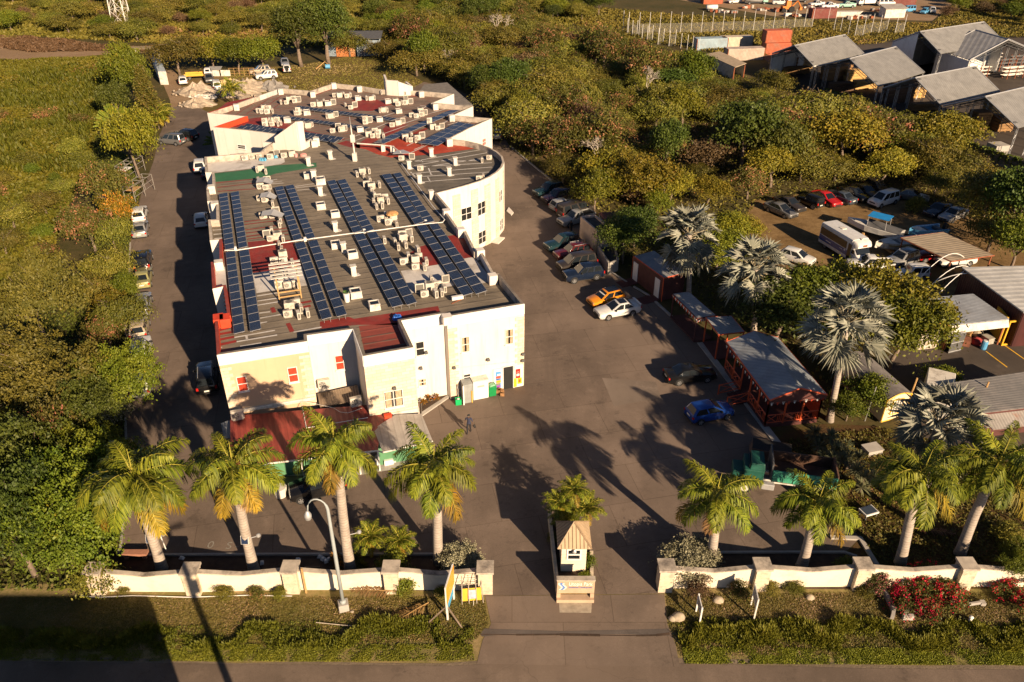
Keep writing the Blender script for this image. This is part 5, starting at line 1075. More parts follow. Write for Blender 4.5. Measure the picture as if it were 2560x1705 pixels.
def fan_mesh(seed,e0,Lp=1.7,R=1.3,fold=.62,n=34):
 rng=np.random.default_rng(seed);V=[];tt=[];mi=[];e=math.radians(e0);d=np.array([math.cos(e),0,math.sin(e)]);hub=d*Lp;hub[2]-=.12
 for ax in(np.array([0,1,0]),np.array([-d[2],0,d[0]])):V.append([-ax*.05,hub-ax*.025,hub+ax*.025,ax*.05]);tt.append(.5);mi.append(1)
 e2=e-.45;f=np.array([math.cos(e2),0,math.sin(e2)]);upv=np.array([-f[2],0,f[0]]);sd=np.array([0,1,0])
 span=math.radians(250);prev=None
 for k in range(n+1):
  a=-span/2+span*k/n;r1=R*.52;pl=(.05 if k%2 else-.05)
  def P_(r,aa,lift):return hub+f*r*math.cos(aa)+sd*r*math.sin(aa)*(1-.25*fold)+upv*(abs(math.sin(aa))*r*fold+lift)
  cur=P_(r1,a,pl)
  if prev is not None:
   am=(a+pa)/2;rr=R*(.85+.3*rng.random())*(1 if abs(am)<1.6 else.85);tip=P_(rr,am,0);tip[2]-=(.12+.38*rng.random())*R*.7
   V.append([hub,prev,cur,hub]);V[-1]=[hub,prev,(prev+cur)/2,cur];tt.append(rng.random());mi.append(0)
   V.append([prev,tip,cur,(prev+cur)/2]);tt.append(rng.random());mi.append(0)
  prev,pa=cur,a
 return quadmesh('fan_leaf',np.array(V),tt,[FANM,PET],mi)
FANS={'up':[fan_mesh(1,72),fan_mesh(2,60)],'mid':[fan_mesh(3,38),fan_mesh(4,25),fan_mesh(5,45)],'low':[fan_mesh(6,-12),fan_mesh(7,-38),fan_mesh(8,2),fan_mesh(9,-55)]}
def fan_palm(base_uv,crown,h,lab,seed,nf=30,sc=1.0):
 rng=random.Random(seed);c=at(crown[0],crown[1],h);g0=at(*base_uv)if base_uv else Vector((c.x,c.y,0));r=thing('fan_palm',lab,'palm tree',(g0.x,g0.y,0),0,'silver fan palms');top=c-Vector((g0.x,g0.y,0))
 b=MB();b.tube([(0,0,-.05),tuple(top*.1),tuple(top*.55+Vector((.1,0,0))),tuple(top)],[.36,.27,.24,.3],12);b.build('trunk',M['palmtrunk'],r,True)
 for k in range(nf):
  t=k/nf;kind='up' if t<.25 else 'mid' if t<.55 else 'low';o=link('fan_leaf',rng.choice(FANS[kind]),r);o.location=top-Vector((0,0,.5*t));o.rotation_euler=(0,0,k*2.399+rng.uniform(-.2,.2));s=sc*rng.uniform(.85,1.1);o.scale=(s,s,s)
 for k in range(4):
  o=link('frond',FR['dry'][0],r);o.location=top-Vector((0,0,.8));o.rotation_euler=(0,.4,k*1.7);o.scale=(.35,.35,.5)
 return r
fan_palm((1722,745),(1722,585),6.9,'farthest silver fan palm, behind the brown kiosk with white doors',1,40,1.22)
fan_palm((1885,835),(1888,672),6.9,'silver fan palm in the middle, between the kiosk and the red pavilion',2,40,1.22)
fan_palm((2074,1052),(2115,805),8.9,'tallest silver fan palm, standing right beside the red pavilion',3,44,1.25)
fan_palm((2300,1290),(2345,1060),7.2,'nearest silver fan palm, shaded behind the leaning royal palms',4,40,1.2)
SM={'a':frond_mesh(21,60,-30,1.5,30,.42,.25,wd=.022),'b':frond_mesh(22,35,-55,1.5,30,.42,.25,wd=.022),'c':frond_mesh(23,10,-65,1.4,28,.4,.25,mats=(FY,RA),wd=.022),'d':frond_mesh(24,78,20,1.4,28,.4,.2,wd=.022)}
def date_palm(loc,h,lab,seed,nf=24,sc=1.0,grp='dwarf date palms'):
 rng=random.Random(seed);r=thing('date_palm',lab,'palm tree',tuple(loc),0,grp);b=MB();b.tube([(0,0,-.05),(.03,.02,h*.6),(0,0,h)],[.13,.11,.13],8);b.build('trunk',M['bark'],r,True)
 for k in range(nf):
  t=k/nf;o=link('frond',SM['d' if t<.15 else 'a' if t<.5 else 'b' if t<.85 else 'c'],r);o.location=(0,0,h);o.rotation_euler=(0,0,k*2.399);s=sc*rng.uniform(.85,1.1);o.scale=(s,s,s)
 return r
for i,(u,v,h,lab,s)in enumerate([(930,1378,1.2,'dwarf date palm on the left of the pair beside the lamp palm',1.0),(1003,1384,1.1,'dwarf date palm on the right of the pair beside the lamp palm',.95),(1396,1318,2.2,'left dwarf date palm of the clump behind the guard booth',.95),(1430,1308,3.0,'tallest dwarf date palm of the clump behind the guard booth',.95),(1462,1325,1.9,'right dwarf date palm of the clump behind the guard booth',1.0),(1412,1330,1.3,'lowest dwarf date palm tucked behind the guard booth roof',.85)]):
 date_palm(at(u,v),h,lab,60+i,24,s)
date_palm(at(585,262),2.6,'lone palm on the back yard grass by the rubble heaps',70,18,2.3,'lone palms')
for i,(u,v,s)in enumerate([(380,318,1.6),(398,322,1.7),(415,318,1.6),(405,305,1.7)]):date_palm(at(u,v),2.0,['leftmost areca palm of the clump below the conifer','front areca palm of the clump below the conifer','rightmost areca palm of the clump beside the grey minivan','rear areca palm of the clump below the conifer'][i],80+i,20,s,'areca palms')
SPK=plain('sword_leaf',(.06,.075,.03),.5,.35,kind='Object')
def spiky(loc,h,n,lab,seed,name='yucca',mat=None,l=.75,heads=4,grp=None):
 rng=random.Random(seed);r=thing(name,lab,'plant',tuple(loc),0,grp);V=[];b=MB()
 for q in range(heads):
  a=q*2.1;c=np.array([.7*math.cos(a)*(q>0),.7*math.sin(a)*(q>0),h*(.55+.45*rng.random())]);b.tube([(0,0,0),tuple(c)],[.07,.05],5)
  for k in range(n):
   th=rng.uniform(0,2*PI);el=rng.uniform(-.5,1.3);d=np.array([math.cos(th)*math.cos(el),math.sin(th)*math.cos(el),math.sin(el)]);s=np.array([-math.sin(th),math.cos(th),0])*.035;e=c+d*l;e[2]-=.12*l;m=c+d*l*.55
   V.append([c-s*.5,m-s,e,m+s])
 b.build('trunk',M['bark'],r);link('leaf_rosette',quadmesh('leaf_rosette',np.array(V),np.random.default_rng(seed).random(len(V)),mat or LM['dark']),r);return r
YL=leafmat('grey_green_swords',(.10,.115,.06),(.2,.21,.11),None,.9,.02)
for i,(u,v,lab)in enumerate([(2045,1130,'spiky yucca left of the leaf litter, behind the dump truck'),(2085,1145,'spiky yucca in the middle of the group by the dump truck'),(2115,1175,'spiky yucca right of the dump truck bed'),(2070,1190,'spiky yucca closest to the green truck bed'),(2150,1230,'spiky yucca above the flat blue topped box')]):spiky(at(u,v),1.7,60,lab,90+i,'yucca',YL,.85,5,'yuccas in the right garden')
spiky(at(1072,1005),.7,40,'red and yellow croton in the strip by the shop wall',97,'croton',LM['amber'],.4,5)
spiky(at(848,1418),.3,70,'golden bromeliad at the foot of the lamp palm, left side',98,'bromeliad',LM['amber'],.5,2,'bromeliads');spiky(at(905,1418),.3,70,'golden bromeliad at the foot of the lamp palm, right side',99,'bromeliad',LM['broad'],.5,2,'bromeliads')
def traveller(loc,h,lab,seed,L_=3.0,n=17,rz=0.0,mats=None):
 rng=np.random.default_rng(seed);r=thing('traveller_palm',lab,'palm tree',tuple(loc),rz,'traveller palms');b=MB();b.tube([(0,0,0),(0,0,h)],[.22,.18],8);b.build('trunk',M['bark'],r);V=[];S=[];tt=[]
 for k in range(n):
  a=math.radians(-75+150*k/(n-1))+rng.normal()*.03;d=np.array([math.sin(a),.08*rng.normal(),math.cos(a)]);o=np.array([0,0,h-.2]);m=o+d*L_*.55;b2=np.array([0,.06,0]);sd=np.array([d[2],0,-d[0]])
  S.append([o-sd*.05,m-sd*.03,m+sd*.03,o+sd*.05])
  for j in range(14):
   f=j/14;p=m+d*L_*.75*f;p[2]-=.25*f*f*L_*abs(math.sin(a));wd=.38*math.sin(PI*(.12+.8*f))
   for sg in(-1,1):
    yv=np.array([0,sg,0])*wd*.75+sd*sg*wd*.5;q=p+yv;q[2]-=.12;V.append([p,p+d*.1,q+d*.13,q]);tt.append(rng.random())
 link('stalk',quadmesh('stalk',np.array(S),np.full(len(S),.9),FY),r);link('leaf_blade',quadmesh('leaf_blade',np.array(V),tt,mats or LM['bright']),r);return r
traveller(at(305,345),2.2,'traveller palm fanned flat above the round yellow green tree',5,3.0,19,.15)
traveller(at(560,372),1.0,'banana like traveller palm in the side court of the building',6,2.4,12,.6);spiky(at(612,376),.8,40,'small bronze cordyline in the side court',7,'cordyline',LM['pod'],.6,3)
def conifer(loc,h,lab):
 rng=np.random.default_rng(4);r=thing('conifer',lab,'tree',tuple(loc));b=MB();b.tube([(0,0,0),(0,0,h)],[.22,.04],8);P_=[]
 for k in range(22):
  z=.8+(h-1)*k/22;l=2.6*(1-k/23.5)+.25
  for j in range(7):
   a=j*2*PI/7+k*.7;e=np.array([math.cos(a)*l,math.sin(a)*l,z+.12*l]);b.tube([(0,0,z),tuple(e)],[.03,.01],4)
   m=70;f=rng.random(m)**.7;sp=rng.normal(size=(m,3))*np.array([.10,.10,.05])*1.8;P_.append(np.array([0,0,z])+(e-np.array([0,0,z]))*f[:,None]+sp)
 P_=np.concatenate(P_);b.build('trunk',M['bark'],r);link('crown',quadmesh('crown',leaves(P_,.17,.3,.4,rng),rng.random(len(P_)),LM['olive']),r);return r
conifer(at(383,318),10.5,'tall pointed conifer between the dirt track and the left field');
for k,u,v,zc,s,lab in[('silver1',1728,1402,1.0,(1.25,1.1,.95),'large silvery bush at the right side of the entrance'),('silver1',1148,1398,1.1,.82,'smaller silvery bush at the left side of the entrance'),('shrub2',985,1412,.8,.75,'leafy shrub with white flowers spilling over the wall left of the entrance'),('shrub2',1020,1440,1.0,.55,'leafy vine hanging on the outer face of the left wall'),('shrub1',1010,1475,.4,.32,'small green shrub at the foot of the left wall'),('shrub2',1105,1478,.4,.32,'small shrub beside the tall striped sign'),('brown1',1740,1470,.5,.42,'dead brown shrub against the right wall near the entrance'),('shrub3',1850,1476,.5,.42,'olive shrub before the wall beside the second white sign'),('shrub1',1925,1462,.5,.4,'low shrub right of the second white sign'),('shrub1',1985,1470,.3,.35,'low olive shrub in front of the right wall'),('shrub2',2125,1410,.8,.5,'shrub with white flowers on the bed behind the right wall'),('shrub1',2160,1475,.3,.35,'purple flecked shrub at the foot of the third right pillar'),('shrub1',560,1480,.5,.38,'twiggy shrub at the foot of the second wall bay'),('shrub3',640,1478,.5,.35,'twiggy shrub near the third left pillar'),('shrub1',700,1480,.3,.3,'low weed clump left of the third left pillar'),('shrub1',310,1470,.3,.25,'small weed at the base of the leftmost wall bay'),('shrub2',735,1430,1.5,.25,'small plant growing on top of the third left pillar')]:
 tree_at(k,u,v,zc,s,lab)
tmpl('red1','bougainvillea','red',22,1.5,.1,1.5,7,138,49,0.065,.2,.4,cat='bush',trunk=.06,spread=.85)
tmpl('pink1','bougainvillea','pink',23,.9,.1,1.6,5,92,49,0.058,.18,.4,cat='bush',trunk=.05)
tree_at('red1',2345,1470,.8,1.0,'bougainvillea covered in red flowers against the right wall');tree_at('red1',2290,1515,.4,.78,'lower red bougainvillea spreading over the two short kerbs');tree_at('red1',2545,1490,.5,.75,'red flowered bush at the far right end of the wall');tree_at('pink1',2185,1450,.8,.95,'pink bougainvillea climbing on the third right pillar')
def fallen(u,v,rz,lab,s=1.0,kind='dry',z=.25):
 t=thing('fallen_frond',lab,'palm frond',tuple(at(u,v,z)),rz,'fallen fronds',s);o=link('leaf',frond_mesh(int(u),4,-8,3.2,40,.6,.5,(FD,RB),.035,.5),t);return t
fallen(1075,1505,math.radians(215),'dry palm frond lying on the verge left of the striped sign',1.0);fallen(995,1478,math.radians(178),'dry palm frond leaning against the left street wall',.95,z=.35);fallen(2280,1320,math.radians(-10),'dry palm frond fallen in the right garden',.9);fallen(1065,1512,math.radians(205),'second dry frond beneath the first on the verge',.8,z=.12)
# ------------------------------------------------------------------ vehicles (local +X is forward, origin on the ground under the middle)
M['lampglass']=carpaint('headlamp_glass',(.55,.55,.52),.1);M['redlamp']=carpaint('tail_lamp_red',(.45,.015,.01),.15);M['plate']=plain('number_plate',(.7,.68,.6),.5,.05)
CARK={'sedan':dict(L=4.5,W=1.74,H=1.43,hood=.82,belt=.93,tail=1.0,g=(-1.65,.95),r=(-.95,.12),wr=.32,wb=2.6,ws=(.5,),clear=.2),'hatch':dict(L=3.85,W=1.68,H=1.5,hood=.88,belt=.97,tail=1.0,g=(-1.86,.95),r=(-1.5,.15),wr=.31,wb=2.4,ws=(.5,),clear=.2),'wagon':dict(L=4.35,W=1.7,H=1.5,hood=.86,belt=.95,tail=.97,g=(-2.08,.9),r=(-1.75,.12),wr=.31,wb=2.55,ws=(.36,.68),clear=.2),'suv':dict(L=4.4,W=1.8,H=1.72,hood=1.02,belt=1.1,tail=1.1,g=(-2.1,.85),r=(-1.8,.2),wr=.37,wb=2.6,ws=(.38,.7),clear=.26),'mpv':dict(L=4.5,W=1.74,H=1.82,hood=1.0,belt=1.08,tail=1.1,g=(-2.18,1.4),r=(-2.0,.6),wr=.33,wb=2.75,ws=(.33,.66),clear=.22),'van':dict(L=4.7,W=1.75,H=2.0,hood=1.15,belt=1.2,tail=1.2,g=(-2.3,1.9),r=(-2.2,1.2),wr=.33,wb=2.6,ws=(.3,.62),clear=.22),'jeep':dict(L=3.6,W=1.66,H=1.72,hood=1.02,belt=1.08,tail=1.08,g=(-1.72,.55),r=(-1.66,.25),wr=.36,wb=2.25,ws=(.5,),clear=.3),'pickup':dict(L=5.0,W=1.78,H=1.72,hood=1.02,belt=1.08,tail=1.05,g=(-.75,1.0),r=(-.55,.4),wr=.37,wb=3.0,ws=(.5,),clear=.28),}
CARM={}
def car_meshes(kind):
 if kind in CARM:return CARM[kind]
 k=CARK[kind];L,Wd,H=k['L'],k['W']/2,k['H'];g0,g1=k['g'];r0,r1=k['r'];zb=k['clear']
 b=MB();st=[]
 xs=[-L/2,-L/2+.06,-L/2+.25,g0,(g0+g1)/2,g1,g1+(L/2-g1)*.5,L/2-.3,L/2-.08,L/2]
 for x in xs:
  if x<=g0:zt=k['tail']
  elif x<=g1:zt=k['tail']+(k['belt']-k['tail'])*(x-g0)/(g1-g0)
  else:t=(x-g1)/(L/2-g1);zt=k['belt']+(k['hood']-k['belt'])*min(1,t*1.6)-.16*max(0,t-.55)**1.2
  e=max(0,(abs(x)-(L/2-.5))/.5);wv=Wd*(1-.13*e**2.2);zlo=zb+.1*e**2
  if abs(x)>L/2-.01:zt-=.12;wv*=.97;zlo+=.05
  ring=[(-wv*.9,zlo),(-wv,zlo+.16),(-wv*1.0,zlo+(zt-zlo)*.62),(-wv*.955,zt-.06),(-wv*.84,zt),(0,zt+.025),(wv*.84,zt),(wv*.955,zt-.06),(wv*1.0,zlo+(zt-zlo)*.62),(wv,zlo+.16),(wv*.9,zlo)]
  st.append([(x,y,z)for y,z in ring])
 m_=len(st[0]);vs=[p for r in st for p in r];fs=[]
 for i in range(len(st)-1):
  for j in range(m_-1):fs.append((i*m_+j,i*m_+j+1,(i+1)*m_+j+1,(i+1)*m_+j))
  fs.append((i*m_+m_-1,i*m_,(i+1)*m_,(i+1)*m_+m_-1))
 fs.append(tuple(range(m_))[::-1]);fs.append(tuple((len(st)-1)*m_+j for j in range(m_)))
 b.add(vs,fs,0)
 bz=k['belt']-.02;wb_,wr_=Wd*.90,Wd*.74
 def ringpts(x0,x1,w_,z,rr):
  return[(x0,-w_+rr,z),(x0+rr,-w_,z),(x1-rr,-w_,z),(x1,-w_+rr,z),(x1,w_-rr,z),(x1-rr,w_,z),(x0+rr,w_,z),(x0,w_-rr,z)]
 A=ringpts(g0+.02,g1,wb_,bz,.10);Bq=ringpts(r0,r1,wr_,H-.06,.10);Cq=ringpts(r0+.12,r1-.14,wr_-.12,H,.08)
 vs=A+Bq+Cq;fs=[]
 for q in(0,8):
  for j in range(8):fs.append((q+j,q+(j+1)%8,q+8+(j+1)%8,q+8+j))
 fs.append(tuple(16+j for j in range(8)));b.add(vs,fs,0)
 if kind=='pickup':
  x0,x1=-L/2+.05,g0-.05
  b.box(((x0+x1)/2,Wd*.88,k['tail']+.06),(x1-x0,.07,.24));b.box(((x0+x1)/2,-Wd*.88,k['tail']+.06),(x1-x0,.07,.24));b.box((x0+.03,0,k['tail']+.06),(.07,Wd*1.68,.24));b.box(((x0+x1)/2,0,k['tail']-.0),(x1-x0-.1,Wd*1.68,.07),0,1)
 b.box((0,0,zb+.06),(L*.62,Wd*1.9,.1),0,1)
 body=b.mesh('body',[M['white'],M['black']],False)
 bm=bmesh.new();bm.from_mesh(body);
 for f in bm.faces:f.smooth=True
 bm.to_mesh(body);bm.free();body.set_sharp_from_angle(angle=math.radians(38))
 def pane(q,name,off=.012,shr=.07):
  q=[Vector(p)for p in q];c=sum(q,Vector())/len(q);nn=(q[1]-q[0]).cross(q[2]-q[1]).normalized()
  if nn.dot(c-Vector((0,0,H*.5)))<0:nn=-nn;q=q[::-1]
  q=[p+(c-p)*shr+nn*off for p in q];bb=MB();bb.slab(q,.01);return bb.mesh(name,M['glass'])
 glass=[('windscreen',pane([A[3],A[4],Bq[4],Bq[3]],'windscreen',.014,.05)),('rear_window',pane([A[7],A[0],Bq[0],Bq[7]],'rear_window',.014,.10))]
 cuts=[0]+list(k['ws'])+[1]
 for s in(0,1):
  lo0,lo1,hi0,hi1=[(A[1],A[2],Bq[1],Bq[2]),(A[6],A[5],Bq[6],Bq[5])][s]
  lf=lambda p,q,t:tuple(p[i]+(q[i]-p[i])*t for i in range(3))
  for i in range(len(cuts)-1):
   t0,t1=cuts[i]+.015,cuts[i+1]-.015
   glass.append(('side_window',pane([lf(lo0,lo1,t0),lf(lo0,lo1,t1),lf(hi0,hi1,t1),lf(hi0,hi1,t0)],'side_window',.014,.07)))
 w=MB();w.lathe((0,0,0),[(k['wr']*.62,-.1),(k['wr']*.93,-.1),(k['wr'],-.07),(k['wr'],.07),(k['wr']*.93,.1),(k['wr']*.62,.1)],18);tyre=w.mesh('wheel',M['tyre'],False)
 w=MB();w.lathe((0,0,0),[(k['wr']*.64,.0),(k['wr']*.64,.105),(k['wr']*.5,.095)],14)
 for q in range(5):a=q*2*PI/5;w.box((k['wr']*.33*math.cos(a),k['wr']*.33*math.sin(a),.1),(k['wr']*.55,.06,.02),a)
 rim=w.mesh('rim',M['rim'],False)
 ar=MB();ar.lathe((0,0,0),[(k['wr']*1.14,-.02),(k['wr']*1.14,.0)],18);arch=ar.mesh('wheel_arch',M['black'])
 hl=MB();hl.box((0,0,0),(.2,.34,.15),0,0,.8);hl_=hl.mesh('headlight',M['lampglass'])
 tl=MB();tl.box((0,0,0),(.12,.2,.28 if k['tail']>1.02 else.17),0,0,.85);tl_=tl.mesh('tail_light',M['redlamp'])
 pl=MB();pl.box((0,0,0),(.02,.48,.13));pl_=pl.mesh('number_plate',M['plate'])
 mr=MB();mr.box((0,0,0),(.12,.2,.13));mr_=mr.mesh('mirror',M['black'])
 gr=MB();gr.box((0,0,0),(.03,k['W']*.5,.16));gr_=gr.mesh('grille',M['black'])
 bp=MB();bp.box((0,0,0),(.10,k['W']*.86,.16));bp_=bp.mesh('bumper',M['black'])
 CARM[kind]=dict(body=body,glass=glass,tyre=tyre,rim=rim,arch=arch,hl=hl_,tl=tl_,pl=pl_,mr=mr_,gr=gr_,bp=bp_);return CARM[kind]
PAINT={n:carpaint(n+'_car_paint',c,r,m)for n,c,r,m in[('white',(.72,.71,.68),.3,0),('silver',(.42,.42,.41),.3,.4),('grey',(.17,.17,.17),.3,.3),('black',(.008,.008,.009),.18,0),('navy',(.01,.018,.04),.2,.1),('teal',(.015,.045,.055),.2,.2),('plum',(.035,.018,.035),.22,.2),('maroon',(.12,.012,.012),.25,0),('red',(.5,.012,.015),.28,0),('orange',(.78,.27,.015),.28,0),('blue',(.012,.06,.30),.22,.2),('beige',(.42,.35,.26),.35,.1),('olive',(.35,.33,.14),.35,.1),('rust',(.3,.12,.05),.8,0),('steel',(.07,.09,.12),.3,.3),('skyblue',(.1,.35,.6),.5,0),('bronze',(.055,.045,.04),.28,.3),('mint',(.3,.55,.45),.5,0)]}
def hv(u,v,du,dv):
 """ground heading of a car whose nose points along (du, dv) in the photograph"""
 d=at(u+du,v+dv)-at(u-du,v-dv);return math.degrees(math.atan2(d.y,d.x))
def car(kind,col,u,v,head,lab,group=None,z=.012,spare=False,hood=None,cat='car',name='parked_car',sc=1.0,rack=False):
 """head = heading in degrees, counter-clockwise from +X"""
 m=car_meshes(kind);k=CARK[kind];p=at(u,v);head=hv(u,v,*head)if isinstance(head,tuple)else head;r=thing(name,lab,cat,(p.x,p.y,z),math.radians(head),group,sc);L=k['L'];Wd=k['W']/2
 def part(n_,me,loc=(0,0,0),rot=(0,0,0),par=None):
  o=link(n_,me,par or r);o.location=loc;o.rotation_euler=rot;return o
 o=part('body',m['body']);o.material_slots[0].link='OBJECT';o.material_slots[0].material=PAINT[col]
 for n_,me in m['glass']:part(n_,me)
 for sx in(-1,1):
  for sy in(-1,1):
   x=sx*k['wb']/2+.02;y=sy*(Wd-.075);w_=part('wheel',m['tyre'],(x,y,k['wr']),(-sy*PI/2,0,0));part('rim',m['rim'],(0,0,0),(0,0,0),w_)
   part('wheel_arch',m['arch'],(x,sy*(Wd+.006),k['wr']+.02),(-sy*PI/2,0,0))
 for sy in(-1,1):
  part('headlight',m['hl'],(L/2-.12,sy*Wd*.66,k['hood']-.16));part('tail_light',m['tl'],(-L/2+.04,sy*Wd*.84,k['tail']-.2));part('mirror',m['mr'],(k['g'][1]-.35,sy*(Wd+.06),k['belt']+.06))
 part('number_plate',m['pl'],(-L/2-.012,0,.62 if k['tail']>1.02 else.72));part('grille',m['gr'],(L/2-.005,0,k['hood']-.3));part('bumper',m['bp'],(L/2-.03,0,k['clear']+.14));part('bumper',m['bp'],(-L/2+.03,0,k['clear']+.14))
 if spare:
  w_=part('spare_wheel',m['tyre'],(-L/2-.1,0,.95),(0,-PI/2,0))
 if hood:
  b=MB();x0,x1=k['g'][1]+.05,L/2-.12;zt=k['belt']+.03;b.slab([(x0,-Wd*.8,zt),(x1,-Wd*.72,k['hood']-.05),(x1,Wd*.72,k['hood']-.05),(x0,Wd*.8,zt)],.02);b.build('bonnet',PAINT[hood],r)
 if rack:
  b=MB()
  for sy in(-1,1):b.tube([(k['r'][0]+.1,sy*Wd*.62,k['H']+.05),(k['r'][1]-.1,sy*Wd*.62,k['H']+.05)],.025,5)
  b.build('roof_rail',M['steel'],r)
 return r
G1='cars parked along the left drive'
car('wagon','white',352,545,108.5,'white estate car under the amber blossom tree, farthest of the left parked row',G1);car('sedan','silver',354,583,108.5,'silver sedan in the left row right below the white estate',G1);car('suv','black',361,664,108.5,'black off-roader in the left row beside the feathery tree',G1);car('sedan','olive',361,706,108.5,'pale yellow green car half hidden by boughs in the left row',G1);car('sedan','silver',359,772,108.5,'silver car hidden under the wide feathery tree in the left row',G1);car('hatch','beige',352,832,108.5,'beige hatchback with red tail lights in the left row',G1);car('suv','white',356,892,108.5,'white boxy off-roader beside the bright yellow green tree',G1);car('suv','silver',357,968,108.5,'silver off-roader with spare wheel, nearest the street in the left row',G1,spare=True)
car('suv','black',521,958,108.5,'black off-roader with pale roof bars beside the peach wall',rack=True);car('hatch','white',505,560,108.5,'white hatchback in the building shade by the serrated wall');car('suv','white',502,425,108.5,'white off-roader at the rear corner of the front block');car('hatch','navy',520,441,108.5,'dark hatchback half hidden behind the serrated wall')
car('mpv','grey',431,360,(-10,-1),'grey minivan beside the round yellow green tree',sc=.97);car('suv','black',465,348,(-10,-1.5),'black off-roader behind the grey minivan')
G2='vehicles in the back yard'
car('wagon','white',459,208,(-1,-10),'white estate car beside the flatbed truck, rear to the camera',G2,.01);car('sedan','grey',524,203,(3,10),'grey sedan between the flatbed truck and the silver van',G2,.01);car('mpv','white',543,223,(-4,-10),'white van with a red band, by the rubble heaps',G2,.01);car('suv','white',667,197,(-10,1.0),'white off-roader side-on upon the back lawn',G2,.01);car('suv','beige',652,185,(-10,0.8),'beige off-roader right behind the white one on the lawn',G2,.01);car('sedan','silver',713,163,(2,10),'silver sedan in the shade of the tall dark trees',G2,.01);car('jeep','white',718,180,(-2,-10),'white jeep with a spare wheel below the silver sedan',G2,.01,spare=True)
car('sedan','silver',1240,343,(-1,-10),'silver car behind the rear right wall of the building')
G3='cars along the right side of the drive'
car('suv','teal',1371,487,(-10,2.5),'dark teal off-roader, farthest of the right drive row',G3);car('suv','plum',1393,504,(-10,2.5),'dark plum off-roader second from the far end of the right row',G3);car('hatch','silver',1409,523,(10,-2.5),'silver hatchback with its tail to the drive',G3);car('van','bronze',1436,540,(10,-2.5),'bronze van with its tail to the drive beside the transformer house',G3);car('pickup','silver',1440,558,(-10,2.5),'silver pickup behind the standing man',G3)
car('suv','teal',1405,621,(-10,2.4),'dark teal off-roader in front of the transformer house, farthest of four',G3);car('suv','maroon',1431,645,(-10,2.0),'dark red off-roader with a red roof load',G3,rack=True);car('mpv','bronze',1441,671,(-10,2.0),'bronze people carrier below the dark red off-roader',G3);car('suv','navy',1457,697,(-10,1.4),'dark navy off-roader nearest the street in the group of four',G3)
o1=car('hatch','orange',1513,758,(-10,2.6),'orange hatchback with a black roof',None);b=MB();k=CARK['hatch'];b.box((-.68,0,k['H']+.004),(1.35,1.0,.014));b.build('roof_wrap',PAINT['black'],o1);b=MB();b.slab([(.42,-.5,1.32),(.52,-.5,1.26),(.52,.5,1.26),(.42,.5,1.32)],.012);b.build('sun_strip',M['white'],o1)
o2=car('sedan','white',1542,786,(-10,1.9),'white sedan with black roof and alloy wheels',None,sc=1.03);b=MB();k=CARK['sedan'];b.box((-.42,0,k['H']+.004),(.8,.95,.014));b.build('roof_wrap',PAINT['black'],o2);b=MB();b.box((-2.1,0,1.1),(.22,1.5,.04));b.build('spoiler',PAINT['white'],o2)
car('sedan','black',1723,948,(10,-1.1),'black sedan facing the red pavilion',None);car('hatch','blue',1771,1043,(10,-2.0),'blue hatchback in front of the red pavilion steps',None);car('hatch','black',796,1231,(-10,2.2),'black hatchback parked behind the lamp palm before the porch',None,sc=1.05)
G4='vehicles in the car yard';yz=.006
car('sedan','grey',1950,535,(10,4.2),'silver grey sedan with a black bonnet at the left of the car yard',G4,yz,hood='black');car('sedan','bronze',1972,520,(10,4.5),'dark sedan with rusty tint behind the silver grey sedan',G4,yz);car('jeep','black',2023,514,(-10,-4),'black soft top jeep showing its tail',G4,yz);car('sedan','red',2064,507,(10,5),'bright red sedan among the dark cars',G4,yz);car('sedan','steel',2098,502,(-10,-4),'blue grey sedan showing its tail lights beside the red one',G4,yz);car('sedan','black',2133,495,(10,4.5),'black old sedan right of the blue grey one',G4,yz);car('sedan','bronze',2162,489,(10,5),'brown topped old car behind the white people carrier',G4,yz);car('hatch','bronze',2190,478,(10,5),'dark wreck at the end of the car yard row',G4,yz);car('mpv','white',2206,511,(-10,2.8),'white people carrier standing alone on the dry grass',G4,yz)
car('sedan','grey',2275,500,330,'wrecked car with a pale bonnet under the trees',G4,yz,hood='white');car('sedan','navy',2342,535,(-10,4.0),'dark blue car in the deep shade of the yard trees',G4,yz);car('sedan','silver',2380,547,(-10,4.0),'pale grey car at the right edge of the yard shade',G4,yz);car('hatch','white',1991,655,320,'white car half hidden by the middle fan palm',G4,yz);car('pickup','white',2170,675,175,'old white pickup with a rusty roof in front of the bus',G4,yz);car('suv','silver',2250,662,(-10,3.0),'silver off-roader with roof rails beside the second boat',G4,yz,rack=True);car('jeep','white',2273,698,(-10,0.6),'small white square jeep nearest the workshop',G4,yz);car('hatch','red',2328,648,185,'orange red wreck under the beige carport',G4,yz);car('sedan','white',2385,660,190,'pale car body at the near end of the carport',G4,yz)
